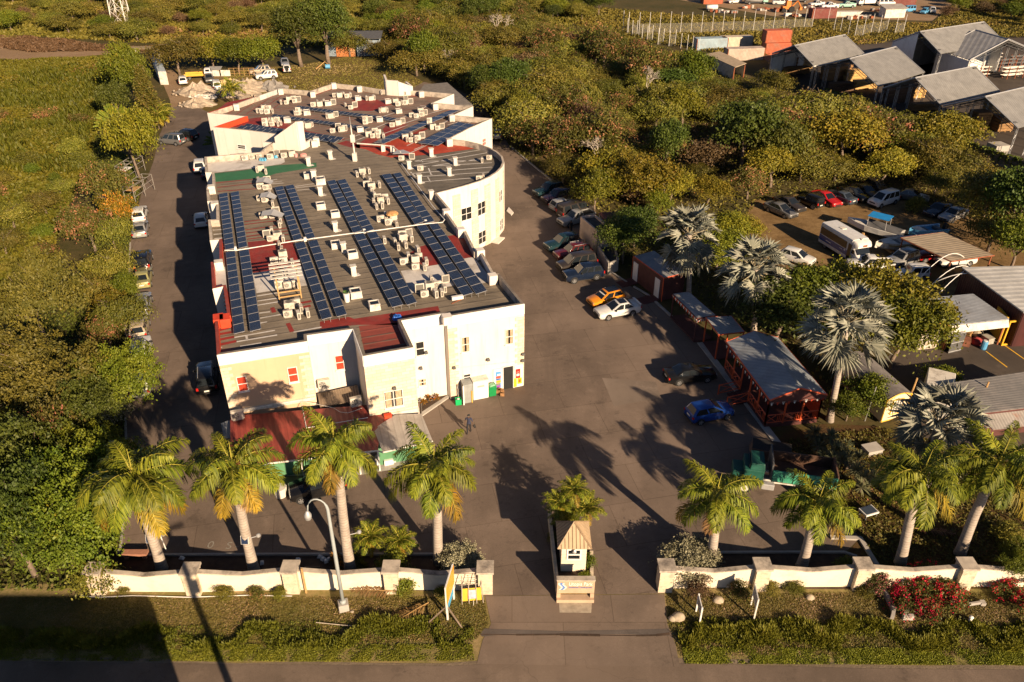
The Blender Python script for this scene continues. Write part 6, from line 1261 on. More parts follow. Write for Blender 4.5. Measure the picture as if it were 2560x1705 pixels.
# ---- shuttle bus
def bus(p,head,lab):
 r=thing('shuttle_bus',lab,'bus',tuple(p),head);b=MB()
 def loft(rings,mi=0):
  n_=len(rings[0]);vs=[q for R in rings for q in R];fs=[tuple(range(n_))[::-1],tuple((len(rings)-1)*n_+j for j in range(n_))]
  for i in range(len(rings)-1):
   for j in range(n_):fs.append((i*n_+j,i*n_+(j+1)%n_,(i+1)*n_+(j+1)%n_,(i+1)*n_+j))
  b.add(vs,fs,mi)
 def ring(x,w_,z0,z1,c=.18):return[(x,-w_,z0),(x,w_,z0),(x,w_,z1-c),(x,w_-c*.5,z1-c*.25),(x,w_-c*1.4,z1),(x,-w_+c*1.4,z1),(x,-w_+c*.5,z1-c*.25),(x,-w_,z1-c)]
 loft([ring(-3.6,1.05,.55,2.75),ring(-3.5,1.12,.45,2.85),ring(1.5,1.12,.45,2.9),ring(1.9,1.1,.5,2.88)])
 loft([ring(1.86,1.08,1.95,2.84),ring(2.5,1.02,2.05,2.74),ring(2.75,.9,2.15,2.55)])
 loft([ring(1.86,.98,.45,1.98,.1),ring(2.3,.96,.45,1.9,.12),ring(2.75,.95,.45,1.35,.12),ring(3.5,.88,.45,1.15,.14),ring(3.62,.82,.5,1.0,.12)])
 b.build('body',PAINT['white'],r,True).data.set_sharp_from_angle(angle=math.radians(35))
 for sy in(-1,1):
  b=MB();b.box((-1.1,sy*1.122,1.95),(4.6,.02,.85));b.build('side_window',M['glass'],r)
  b=MB();b.box((-.9,sy*1.124,1.12),(5.1,.02,.62));st=b.build('stripe',PAINT['blue'],r)
  b=MB();b.box((1.0,sy*1.135,1.3),(.25,.01,.2));b.box((.4,sy*1.135,1.22),(.5,.01,.07));b.box((-1.8,sy*1.135,1.1),(.9,.01,.1));b.build('lettering',M['white'],st)
 b=MB();b.slab([(2.42,-.85,1.92),(2.82,-.82,1.38),(2.82,.82,1.38),(2.42,.85,1.92)],.02);o=b.build('windscreen',M['glass'],r);o.location=(.03,0,.03)
 b=MB();b.box((1.72,-1.13,1.45),(.55,.03,1.8));b.build('door',M['glass'],r)
 for s in(-1,1):b=MB();b.box((2.2,s*.985,1.55),(.45,.02,.45));b.build('cab_window',M['glass'],r)
 b=MB();b.box((2.8,0,2.38),(.02,.5,.22));b.build('destination_sign',M['rust'],r);b=MB();b.box((-1.2,0,2.9),(.6,.6,.08));b.box((2.0,0,2.9),(.3,.2,.1));b.build('roof_hatch',M['dirtywhite'],r)
 m=car_meshes('suv')
 for x in(-2.3,2.7):
  for sy in(-1,1):w_=link('wheel',m['tyre'],r);w_.location=(x,sy*.98,.4);w_.rotation_euler=(-sy*PI/2,0,0);w_.scale=(1.1,1.1,1.2);q=link('rim',m['rim'],w_)
 for sy in(-1,1):o=link('headlight',m['hl'],r);o.location=(3.5,sy*.66,.95)
 return r
f0,f1=at(2063,622),at(2124,661);fd=(f1-f0).normalized();fc=(f0+f1)/2+Vector((-fd.y,fd.x,0))*1.0;bus((fc.x,fc.y,.006),math.atan2(fd.y,fd.x),'white shuttle bus with dark windows and a blue side band')
# ---- boats on the yard
def boat(u,v,head,lab,L=6.5,Wd=2.2,col=None,cover=None,canopy=None,stripe=None):
 r=thing('motor_boat',lab,'boat',(at(u,v).x,at(u,v).y,.35),math.radians(head),'boats stored in the car yard');b=MB();st=[]
 for t in[0,.15,.4,.65,.82,.93,1]:
  x=-L/2+L*t;w_=Wd/2*(1 if t<.5 else max(.02,1-((t-.5)/.5)**2.2));sh=.95+.28*t*t;kl=.0+.55*max(0,(t-.6)/.4)**2
  st.append([(x,-w_,sh),(x,-w_*.82,kl+.32),(x,0,kl),(x,w_*.82,kl+.32),(x,w_,sh),(x,w_*.84,sh),(x,w_*.72,sh-.42),(x,-w_*.72,sh-.42),(x,-w_*.84,sh)])
 n_=9;vs=[p for R in st for p in R];fs=[tuple(range(n_))[::-1]]
 for i in range(len(st)-1):
  for j in range(n_):fs.append((i*n_+j,i*n_+(j+1)%n_,(i+1)*n_+(j+1)%n_,(i+1)*n_+j))
 b.add(vs,fs);b.build('hull',col or M['white'],r)
 b=MB();b.slab([(L*.12,-Wd*.4,1.05),(L*.36,-Wd*.18,1.13),(L*.36,Wd*.18,1.13),(L*.12,Wd*.4,1.05)],.06);b.build('deck',M['dirtywhite'],r)
 b=MB()
 for s in(-.3,.05):b.box((L*s,0,.75),(.5,Wd*.6,.35))
 b.build('seat',M['darksteel'],r)
 if cover:b=MB();b.slab([(-L*.45,-Wd*.46,1.0),(L*.1,-Wd*.44,1.05),(L*.16,0,1.75),(-L*.45,0,1.25)],.03);b.slab([(-L*.45,0,1.25),(L*.16,0,1.75),(L*.1,Wd*.44,1.05),(-L*.45,Wd*.46,1.0)],.03);b.build('cover',cover,r)
 if canopy:
  b=MB();b.slab([(-L*.22,-Wd*.45,2.35),(L*.14,-Wd*.45,2.35),(L*.14,Wd*.45,2.35),(-L*.22,Wd*.45,2.35)],.05);b.build('canopy',canopy,r)
  b=MB();[b.tube([(x,y,1.0),(x*.95,y,2.3)],.03,5)for x in(-L*.2,L*.12)for y in(-Wd*.42,Wd*.42)];b.build('canopy_frame',M['steel'],r)
 if stripe:b=MB();[b.tube([(-L*.48,s*Wd*.475,.72),(L*.1,s*Wd*.47,.78),(L*.3,s*Wd*.36,.88)],.07,4)for s in(-1,1)];b.build('stripe',stripe,r)
 b=MB();b.box((-L/2-.15,0,.95),(.4,.45,.75),0,0,.8);b.build('outboard_motor',M['black'],r)
 b=MB();[b.box((x,0,-.17),(.25,Wd*.8,.34))for x in(-L*.3,L*.15)];b.build('cradle',M['wood'],r);return r
boat(2183,590,140,'white speedboat with a grey cover and bright blue canopy',6.8,2.1,None,plain('grey_tarp',(.09,.09,.095),.8),plain('blue_canvas',(.01,.22,.55),.7));boat(2243,628,195,'open white boat with yellow striped hull beside the carport',6.6,2.1,M['dirtywhite'],None,None,plain('yellow_stripe',(.5,.33,.1),.6));boat(2310,596,195,'blue topped boat mostly behind the carport',5.0,1.9,PAINT['skyblue'])
# ---- flatbed truck in the back yard
def flatbed(u,v,head,lab,cab='white',bed=None,L=5.2,group=None,box=False,z=.01,name='flatbed_truck',cat='truck',tank=None):
 r=thing(name,lab,cat,(at(u,v).x,at(u,v).y,z),math.radians(head),group);b=MB();b.box((0,0,.62),(L,.8,.2));b.build('chassis',M['darksteel'],r)
 b=MB();b.box((L/2-.75,0,1.0),(1.5,1.7,.8));b.box((L/2-.85,0,1.72),(1.3,1.62,.7),0,0,.84);b.build('cab',PAINT[cab],r,bevel=.07)
 b=MB();b.slab([(L/2-.24,-.66,1.46),(L/2-.24,.66,1.46),(L/2-.33,.6,2.0),(L/2-.33,-.6,2.0)],.02);o=b.build('windscreen',M['glass'],r);o.location=(.05,0,0)
 for s in(-1,1):b=MB();b.box((L/2-.8,s*.79,1.72),(.8,.03,.42));b.build('side_window',M['glass'],r)
 if tank:b=MB();b.tube([(-L/2,0,1.5),(L/2-1.7,0,1.5)],.85,14);b.build('tank',tank,r,True)
 elif box:b=MB();b.box((-.85,0,1.75),(L-1.8,1.95,2.0));b.build('box_body',bed or M['white'],r,bevel=.04)
 else:
  b=MB();b.box((-.85,0,.82),(L-1.7,1.9,.14));b.build('bed',bed or M['white'],r)
  for s in(-1,1):b=MB();b.box((-.85,s*.93,1.05),(L-1.7,.06,.34));b.build('side_board',bed or M['white'],r)
 m=car_meshes('suv')
 for x in(-L*.32,L*.34):
  for sy in(-1,1):w_=link('wheel',m['tyre'],r);w_.location=(x,sy*.78,.38);w_.rotation_euler=(-sy*PI/2,0,0);link('rim',m['rim'],w_)
 return r
flatbed(499,197,12,'white flatbed truck with yellow sides in the back yard','white',plain('yellow_bed',(.65,.38,.05),.6),5.4,G2)
# ---- dump truck with a green body behind the palms
def dump_truck(u,v,head):
 p=at(u,v);r=thing('dump_truck','old dump truck with a green ribbed side and pale chassis behind the right royal palms','truck',(p.x,p.y,.012),math.radians(head));GR=plain('green_enamel',(.06,.32,.2),.6,.25,2,dirt=(.2,.15,.1),dscale=1.2);
 b=MB();b.box((0,.45,.95),(6.5,.18,.28));b.box((0,-.45,.95),(6.5,.18,.28));[b.box((x,0,.95),(.15,.8,.2))for x in(-2.8,-1,1,2.8)];b.build('chassis',M['dirtywhite'],r)
 b=MB();b.box((.9,-1.2,2.05),(4.4,.1,.95));[b.box((-1.2+.7*k,-1.27,2.05),(.09,.07,.95))for k in range(7)];b.box((.9,-1.27,2.03),(4.4,.05,.07));b.build('side_board',GR,r)
 b=MB();b.box((.9,1.2,2.0),(4.4,.1,.9));b.box((3.1,0,2.1),(.1,2.3,1.1));b.box((.9,0,1.5),(4.4,2.3,.1));b.build('dump_body',plain('dump_bed_steel',(.13,.07,.045),.85,.4),r)
 b=MB();b.box((-1.35,0,2.3),(.1,2.3,1.5));b.build('headboard',M['darksteel'],r)
 b=MB();b.box((-2.5,0,1.6),(1.4,1.9,1.0));b.box((-2.3,0,2.3),(1.1,1.8,.6),0,0,.85);DG=plain('shade_darkened_green',(.015,.09,.065),.5,.3);b.build('cab',DG,r,bevel=.06);b=MB();b.box((-2.87,0,2.28),(.04,1.5,.45));b.build('windscreen',M['glass'],r)  # cab and bonnet green darkened, shade put into the paint colour
 b=MB();b.box((-3.5,0,1.3),(.9,1.3,.7));b.build('bonnet',DG,r,bevel=.08);b=MB();b.box((-1.4,-.8,.75),(.9,.45,.5));b.build('fuel_tank',M['steel'],r,bevel=.05)
 w=MB();w.lathe((0,0,0),[(.25,-.15),(.46,-.15),(.5,-.1),(.5,.1),(.46,.15),(.25,.15)],18);tm=w.mesh('wheel',M['tyre']);w=MB();w.lathe((0,0,0),[(.3,.1),(.28,.17),(.1,.17),(.1,.12)],12);rm=w.mesh('rim',M['dirtywhite'])
 for x in(-3.0,1.6,2.75):
  for sy in(-1,1):w_=link('wheel',tm,r);w_.location=(x,sy*1.0,.5);w_.rotation_euler=(-sy*PI/2,0,0);link('rim',rm,w_)
 return r
dump_truck(1962,1222,-12)
b=MB();b.box((0,0,.5),(3.2,1.6,.9),0,0,.9);b.box((0,0,.5),(2.9,1.3,.95),0,1)
o=b.build('skip_body',[plain('rusty_brown_skip',(.12,.08,.06),.85,.4),M['black']],None);o.location=at(1925,1140);o.rotation_euler=(0,0,-.3);tag(o,'rusty brown open skip behind the green truck body','skip')
# ---- scrap yard vehicles far away
G5='vehicles in the far scrap yard'
flatbed(2167,14,190,'white box truck in the far scrap yard','white',None,6.5,G5,True,name='box_truck');car('van','white',2213,15,5,'white minibus right of the box truck in the scrap yard',G5,.006,sc=1.1);car('pickup','white',2072,22,190,'white pickup in the middle of the scrap yard',G5,.006,sc=1.1);car('pickup','mint',2115,19,185,'mint green pickup before the white box truck',G5,.006,sc=1.05);flatbed(1992,6,185,'blue topped tanker truck at the far edge of the scrap yard','white',None,7,G5,name='tanker_truck',tank=PAINT['steel']);flatbed(1889,10,5,'silver tank truck with a green frame in the scrap yard','mint',None,7,G5,name='tanker_truck',tank=M['steel'])
car('van','skyblue',2270,30,200,'light blue van cab beside the scrap yard shed',G5,0,sc=.9);car('hatch','skyblue',2310,34,230,'light blue wreck in the weeds right of the scrap yard',G5,0,sc=1.0);car('hatch','white',2330,32,250,'white wreck beside the light blue one in the weeds',G5,0,sc=1.0);car('pickup','white',2040,16,200,'dirty white truck left of the mint green pickup',G5,.006,sc=1.0);car('sedan','white',1835,8,200,'white car at the left end of the scrap yard',G5,.006);car('van','white',1950,12,170,'white cab behind the orange digger',G5,.006);car('van','grey',2135,5,10,'grey van behind the scrap yard trucks',G5,.006)
t=thing('backhoe_digger','orange backhoe digger in the far scrap yard','digger',tuple(at(1965,30)),.1,None,1.15);b=MB();b.box((0,0,1.1),(2.6,1.5,.7));b.box((.2,0,2.0),(1.2,1.3,1.2),0,0,.9);b.build('body',plain('orange_enamel',(.65,.2,.03),.6),t,bevel=.05);b=MB();b.tube([(1.3,0,1.2),(2.6,0,2.6),(3.6,0,1.2)],.17,6);b.box((3.6,0,.8),(.6,.9,.7));b.build('arm',plain('orange_enamel',(.65,.2,.03),.6),t);b=MB();b.tube([(-1.3,0,1.0),(-2.3,0,.9)],.15,6);b.box((-2.6,0,.6),(.7,1.9,.8));b.build('bucket',M['rust'],t)
for x,rr in((-1,.55),(1,.75)):
 for sy in(-1,1):o=link('wheel',car_meshes('suv')['tyre'],t);o.location=(x,sy*.8,rr);o.scale=(rr/.37,rr/.37,2);o.rotation_euler=(-sy*PI/2,0,0)
# ------------------------------------------------------------------ buildings and pavilions on the right
def gp(*l,z=0):return[at(u,v,z)for u,v in l]
def box_building(name,lab,cat,fl,fr,back,h,mats,roofmat_,roof_over=.0,par=0):
 pass
a,b_=at(1492,640),at(1452,590)
c0=at(1492,636);hh=height_for(c0,578)
t=thing('transformer_house','cream concrete house with a flat dark roof behind the parked dark cars','building',tuple(c0));O=Vector(c0)
l_=at(1453,541,hh);r_=at(1531,574,hh);l_.z=r_.z=0;bk=l_+(r_-c0)
P4=[c0,r_,bk,l_]
P4=[p-O for p in P4]
b=MB();
for i in range(4):thickwall(b,P4[i],P4[(i+1)%4],0,hh,hh,.2)
b.build('wall',plain('pinkish_render',(.55,.44,.36),.85,.15,.8,dirt=(.3,.24,.2),dscale=.5),t)
b=MB();b.sheet([p+(sum(P4,Vector())/4-p)*.03 for p in P4],hh-.25);b.build('roof',plain('dark_slab',(.07,.065,.06),.9,.4),t)
b=MB();q0,q1=P4[0],P4[3];m=q0*.35+q1*.65;d=(q1-q0).normalized();b.box((m.x,m.y,1.8),(1.2,.1,1.4),math.atan2(d.y,d.x));m2=q0*.72+q1*.28;b.box((m2.x,m2.y,1.0),(.9,.1,2.0),math.atan2(d.y,d.x));b.build('door',M['dirtywhite'],t)
t=thing('maroon_roof_shed','shed with a maroon roof behind the transformer house','building',tuple(at(1540,560)));b=MB();O=at(1540,560)
q=[p-Vector((O.x,O.y,0))for p in gp((1497,531),(1555,528),(1563,562),(1522,566),z=2.9)];b.slab(q[::-1]if(q[1]-q[0]).cross(q[3]-q[0]).z<0 else q,.12);b.build('roof',M['maroon'],t);b=MB();b.prism([p*1.0 for p in q],0,2.7);b.build('wall',M['grey'],t)
t=thing('walled_yard','low grey walled enclosure in front of the transformer house','wall',tuple(at(1521,685)));O=at(1521,685);b=MB()
w4=[p-Vector((O.x,O.y,0))for p in gp((1494,640),(1521,686),(1543,676),(1533,633))]
for i in range(4):thickwall(b,w4[i],w4[(i+1)%4],0,1.4,1.4,.18)
b.build('wall',M['kerb'],t);b=MB();b.sheet(w4,1.0);b.build('slab',plain('dark_slab2',(.09,.085,.08),.9,.4),t)
def kiosk():
 c=at(1656,754);h=2.75;l=at(1586,640+8,h);l=at(1584,640,h);r=at(1681,690,h);c1=at(1660,695,h)
 L0=Vector((l.x,l.y,0));C0=Vector((c1.x,c1.y,0));R0=Vector((r.x,r.y,0));R0=C0+(R0-C0).normalized()*2.6;B0=L0+(R0-C0);O=C0;t=thing('brown_kiosk','brown boarded kiosk with orange trim and two white doors','building',tuple(C0))
 P=[p-O for p in(C0,R0,B0,L0)]
 b=MB();[thickwall(b,P[i],P[(i+1)%4],.12,h,h,.1)for i in range(4)];b.build('wall',M['maroon'],t)
 b=MB();q=[Vector((p.x,p.y,h))for p in P];b.slab([q[0],q[1]+Vector((0,0,.1)),q[2]+Vector((0,0,.1)),q[3]]if(q[1]-q[0]).cross(q[3]-q[0]).z>0 else[q[0],q[3],q[2],q[1]],.08);b.build('roof',corr('grey_sheet_roof',(.3,.31,.33),.3,rz=.9),t)
 b=MB()
 for i in(0,3,1):p_,q_=P[i],P[(i+1)%4];b.tube([Vector((p_.x,p_.y,h-.03)),Vector((q_.x,q_.y,h-.03))],.07,4)
 for p_ in(P[0],P[3]):b.tube([Vector((p_.x,p_.y,0)),Vector((p_.x,p_.y,h))],.07,4)
 b.build('trim',M['orange'],t);d=(P[3]-P[0]).normalized();nn=Vector((-d.y,d.x,0));nn=nn if nn.x<0 else-nn;rz=math.atan2(d.y,d.x);Ln=(P[3]-P[0]).length
 for f in(.16,.88):
  m=P[0]+d*Ln*f+nn*.07;b=MB();b.box((m.x,m.y,1.22),(.85,.06,2.1),rz);b.build('door',M['white'],t)
  m=P[0]+d*Ln*f+nn*1.0;b=MB();b.slab([m+d*.7-nn*.95+Vector((0,0,.16)),m+d*.7+nn*1.0+Vector((0,0,.03)),m-d*.7+nn*1.0+Vector((0,0,.03)),m-d*.7-nn*.95+Vector((0,0,.16))],.06);b.build('ramp',M['maroon'],t)
kiosk()
def flat_canopy(name,lab,px,h,roof_m,post_m,trim_m=None,bunting=False,cat='pavilion',th=.09,front_drop=0,floor=None):
 q=[at(u,v,h)for u,v in px];O=Vector((q[0].x,q[0].y,0));t=thing(name,lab,cat,tuple(O));Q=[p-O for p in q]
 if(Q[1]-Q[0]).cross(Q[3]-Q[0]).z<0:Q=[Q[0],Q[3],Q[2],Q[1]]
 b=MB();b.slab(Q,th);b.build('roof',roof_m,t);n_=len(Q)
 for p in Q:c=sum(Q,Vector())/n_;e=p+(c-p)*.05;b=MB();b.box((e.x,e.y,(h-th)/2),(.11,.11,h-th));b.build('post',post_m,t)
 if trim_m:
  b=MB()
  for i in range(n_):b.tube([Q[i]-Vector((0,0,.06)),Q[(i+1)%n_]-Vector((0,0,.06))],.08,4)
  b.build('trim',trim_m,t)
 if bunting:
  b=MB();p,r=Q[0],Q[-1]if px[1]!=px[-1]else Q[1]
  for(p,r)in((Q[i],Q[(i+1)%n_])for i in range(n_)):
   for k in range(18):m=p+(r-p)*((k+.5)/18);d=(r-p).normalized()*.16;b.add([m-d-Vector((0,0,.15)),m+d-Vector((0,0,.15)),m-Vector((0,0,.5))],[(0,1,2)],k%2)
  b.build('bunting',[M['white'],M['brightred']],t)
 if floor:
  b=MB();b.prism([(p.x,p.y)for p in Q],0,.15);b.build('floor',floor,t)
 return t,Q
GREYR=corr('grey_ribbed_pavilion_roof',(.34,.36,.38),.35,(.18,.16,.14),rz=.9,damt=.4)
flat_canopy('pavilion','low pavilion with grey sheet roof and red white bunting, next to the brown kiosk',[(1682,734),(1743,795),(1790,788),(1722,729)],2.7,GREYR,M['maroon'],M['maroon'],True,floor=M['maroon'])
flat_canopy('pavilion','small orange framed shelter between the bunting pavilion and red pavilion',[(1765,793),(1797,836),(1862,829),(1828,789)],2.8,GREYR,M['orange'],M['orange'],floor=M['maroon'])
def red_pavilion():
 he,hr=3.0,3.9;A0,A1=at(1816,854,he),at(1925,1000,he);B0,B1=at(1881,838,hr),at(1999,976,hr);D1=at(2068,986,he);D0=A0+(D1-A1);O=Vector((A1.x,A1.y,0));t=thing('red_pavilion','red railed pavilion with a blue grey gabled sheet roof','pavilion',tuple(O));f=lambda p:Vector(p)-O
 A0,A1,B0,B1,D0,D1=map(f,(A0,A1,B0,B1,D0,D1));B0=(A0+D0)/2+Vector((0,0,hr-he));B1=(A1+D1)/2+Vector((0,0,hr-he))
 def sl(q):return q if(q[1]-q[0]).cross(q[3]-q[0]).z>0 else[q[0],q[3],q[2],q[1]]
 b=MB();b.slab(sl([A0,A1,B1,B0]),.06);b.slab(sl([B0,B1,D1,D0]),.06);b.build('roof',corr('pale_blue_sheet_roof',(.30,.33,.36),.35,(.2,.19,.18),rz=.9,damt=.35),t)
 b=MB()
 for p,q in((A0,A1),(A1,B1),(B1,D1),(D0,D1),(A0,B0),(B0,D0)):b.tube([p-Vector((0,0,.05)),q-Vector((0,0,.05))],.08,4)
 b.build('trim',M['orange'],t)
 b=MB();z=Vector((0,0,.5));b.add([A1-z*.9,D1-z*.9,D1-z*.1,B1-z*.2,A1-z*.1],[(0,1,2,3,4)]);b.build('gable',M['maroon'],t)
 g0=lambda p:Vector((p.x,p.y,0));a0,a1,d0,d1=g0(A0),g0(A1),g0(D0),g0(D1);c=(a0+a1+d0+d1)/4;a0,a1,d0,d1=[p+(c-p)*.06 for p in(a0,a1,d0,d1)]
 b=MB();b.prism([a0,a1,d1,d0],0,.35);b.build('floor',M['maroon'],t)
 def rail(p,q,n_,gap=None):
  L_=(q-p).length
  for k in range(n_+1):m=p+(q-p)*(k/n_);b=MB();b.box((m.x,m.y,1.68),(.11,.11,2.65));b.build('post',M['orange'],t)
  for k in range(n_):
   if gap==k:continue
   m0,m1=p+(q-p)*(k/n_),p+(q-p)*((k+1)/n_);b=MB();u=Vector((0,0,1));b.tube([m0+u*1.25,m1+u*1.25],.05,4);b.tube([m0+u*.5,m1+u*.5],.045,4);b.tube([m0+u*.5,m1*.6+m0*.4+u*1.25],.035,4);b.tube([m0+u*1.25,m1*.6+m0*.4+u*.5],.035,4)
   for e in(.66,.76,.86,.95):mm=m0+(m1-m0)*e;b.tube([mm+u*.5,mm+u*1.25],.028,4)
   b.build('railing',M['orange'],t)
 rail(a0,a1,5,2);rail(a1,d1,3);rail(d1,d0,4)
 b=MB();m=d1+(d0-d1)*.12+Vector((0,0,1.5));b.box(tuple(m),(.1,2.0,2.3),math.atan2((d0-d1).y,(d0-d1).x)-PI/2);b.build('wall_panel',M['brightred'],t)
 b=MB()
 for p,q,n_ in((A0,A1,22),(A1,D1,10)):
  for k in range(n_):m=p+(q-p)*((k+.5)/n_)-Vector((0,0,.3));d=(q-p).normalized()*.14;b.add([m-d,m+d,m-Vector((0,0,.32))],[(0,1,2)],k%2)
 b.build('bunting',[M['white'],M['brightred']],t)
 s0=(a0*.5+a1*.5);d=(a1-a0).normalized();nn=Vector((-d.y,d.x,0));nn=nn if nn.x<0 else-nn
 b=MB()
 for k in range(3):m=s0+nn*(.25+.35*k);b.box((m.x,m.y,(.3-.1*k)/2),(1.6,.36,.3-.1*k),math.atan2(d.y,d.x))
 b.build('steps',M['maroon'],t);b=MB()
 for s in(-.9,.9):p=s0+d*s;q=p+nn*1.9;u=Vector((0,0,1));b.tube([p+u*1.25,q+u*.95],.05,4);b.tube([p+u*.4,q+u*.1],.045,4);b.tube([p+u*.3,q+u*.95],.035,4);b.tube([q,q+u*1.0],.055,4);b.tube([p+u*1.2,q+u*.1],.035,4)
 b.build('stair_rail',M['orange'],t)
red_pavilion()
def cabin():
 hw=2.5;A=at(2200,1060);B_=at(2247,1048);d=(B_-A).normalized();bd=(at(2128,990)-A).normalized();L_=6.2;W_=2.4;O=A;t=thing('cabin','cream cabin with yellow trim and an arched grey roof','cabin',tuple(A));dn=Vector((bd.x,bd.y,0));
 def pt(x,y,z):return d*x+dn*y+Vector((0,0,z))
 prof=[(0,hw)]+[(W_*k/8,hw+.35*math.sin(PI*k/8))for k in range(1,8)]+[(W_,hw)]
 b=MB();n_=len(prof)
 b.add([pt(0,0,.2),pt(W_,0,.2)]+[pt(x,0,z)for x,z in prof[::-1]],[tuple(range(n_+2))]);b.add([pt(0,L_,.2),pt(W_,L_,.2)]+[pt(x,L_,z)for x,z in prof[::-1]],[tuple(range(n_+2))[::-1]])
 b.add([pt(0,0,.2),pt(0,L_,.2),pt(0,L_,hw),pt(0,0,hw)],[(3,2,1,0)]);b.add([pt(W_,0,.2),pt(W_,L_,.2),pt(W_,L_,hw),pt(W_,0,hw)],[(0,1,2,3)]);b.build('wall',plain('cream_boards',(.72,.62,.42),.8,.12,2,dirt=(.45,.36,.24)),t)
 b=MB()
 for i in range(n_-1):(x0,z0),(x1,z1)=prof[i],prof[i+1];b.slab([pt(x0,-.1,z0+.04),pt(x1,-.1,z1+.04),pt(x1,L_+.1,z1+.04),pt(x0,L_+.1,z0+.04)],.04)
 b.build('roof',plain('grey_felt',(.2,.18,.17),.85,.3),t)
 b=MB();b.tube([pt(x,-.13,z)for x,z in prof],.06,5);b.tube([pt(0,-.03,.2),pt(0,-.03,hw)],.05,4);b.tube([pt(W_,-.03,.2),pt(W_,-.03,hw)],.05,4);b.tube([pt(0,-.03,.22),pt(W_,-.03,.22)],.05,4);b.build('trim',M['yellow'],t)
 b=MB();x0,x1,z0,z1=.7,1.75,.8,2.2;[b.tube([pt(*p),pt(*q)],.05,4)for p,q in(((x0,-.04,z0),(x1,-.04,z0)),((x1,-.04,z0),(x1,-.04,z1)),((x1,-.04,z1),(x0,-.04,z1)),((x0,-.04,z1),(x0,-.04,z0)))];w_=b.build('window',M['yellow'],t);b=MB();b.slab([pt(x0,-.03,z0),pt(x1,-.03,z0),pt(x1,-.03,z1),pt(x0,-.03,z1)],.01);b.build('pane',M['dirtywhite'],w_);b=MB();[b.tube([pt(x0,-.06,z0+.28*k),pt(x1,-.06,z0+.28*k)],.02,4)for k in range(1,5)];[b.tube([pt(x0+.26*k,-.06,z0),pt(x0+.26*k,-.06,z1)],.02,4)for k in range(1,4)];b.build('grille',M['darksteel'],w_)
 b=MB();b.slab([pt(-.03,2.2,.7),pt(-.03,3.6,.7),pt(-.03,3.6,2.1),pt(-.03,2.2,2.1)],.02);w_=b.build('window',M['darksteel'],t);b=MB();[b.tube([pt(-.07,2.2+.28*k,.7),pt(-.07,2.2+.28*k,2.1)],.02,4)for k in range(6)];b.build('grille',M['black'],w_)
 b=MB();[b.box(tuple(pt(x,y,.1)),(.3,.3,.24))for x in(.3,W_-.3)for y in(.3,L_/2,L_-.3)];b.build('block',M['grey'],t)
cabin()
def boxy(name,lab,cat,uv,head,dims,mats,group=None,parts=None,z=0):
 t=thing(name,lab,cat,(at(*uv).x,at(*uv).y,z),math.radians(head),group);return t
t=boxy('truck_box','white box truck body standing beside the yellow trimmed cabin','truck box',(2330,1020),62,None,None);b=MB();b.box((0,0,1.45),(4.2,2.1,2.3));b.build('wall',M['dirtywhite'],t,bevel=.05);b=MB();b.box((0,-1.06,1.3),(1.0,.03,1.8));b.build('door',M['kerb'],t);b=MB();b.box((2.2,0,1.2),(.9,1.9,1.6),0,0,.9);b.build('cab',PAINT['white'],t,bevel=.06);b=MB();[b.box((x,y,.15),(.3,.3,.3))for x in(-1.6,1.6)for y in(-.8,.8)];b.build('block',M['grey'],t)
RUSTY=corr('rusty_awning_sheet',(.33,.3,.27),.25,(.3,.09,.03),rz=.1,damt=.95)
def grey_shed():
 h0,h1=2.6,3.0;q=[at(2367,958,h1),at(2453,1032,h0),at(2640,1010,h0),at(2640,918,h1)];O=Vector((q[1].x,q[1].y,0));t=thing('iron_shed','long shed with a weathered grey corrugated roof at the right edge','shed',tuple(O));Q=[p-O for p in q];b=MB();b.slab(Q,.08);b.build('roof',corr('weathered_iron',(.20,.19,.18),.22,(.28,.25,.23),rz=1.45,damt=.6),t)
 b=MB();b.slab([Q[1]-Vector((0,0,.25)),Q[1]+Vector((.55,-1.2,-.75)),Q[2]+Vector((.5,-1.2,-.75)),Q[2]-Vector((0,0,.25))],.05);b.build('awning',RUSTY,t);
 b=MB();w4=[Vector((p.x,p.y,0))for p in Q];c=sum(w4,Vector())/4;w4=[p+(c-p)*.04 for p in w4];[thickwall(b,w4[i],w4[(i+1)%4],0,2.5,2.5,.1)for i in(1,2,3)];b.build('wall',M['maroon'],t)
 for f in(.1,.5):m=w4[0]+(w4[1]-w4[0])*f;b=MB();b.box((m.x,m.y,1.35),(.1,.1,2.7));b.build('post',M['wood'],t)
grey_shed()
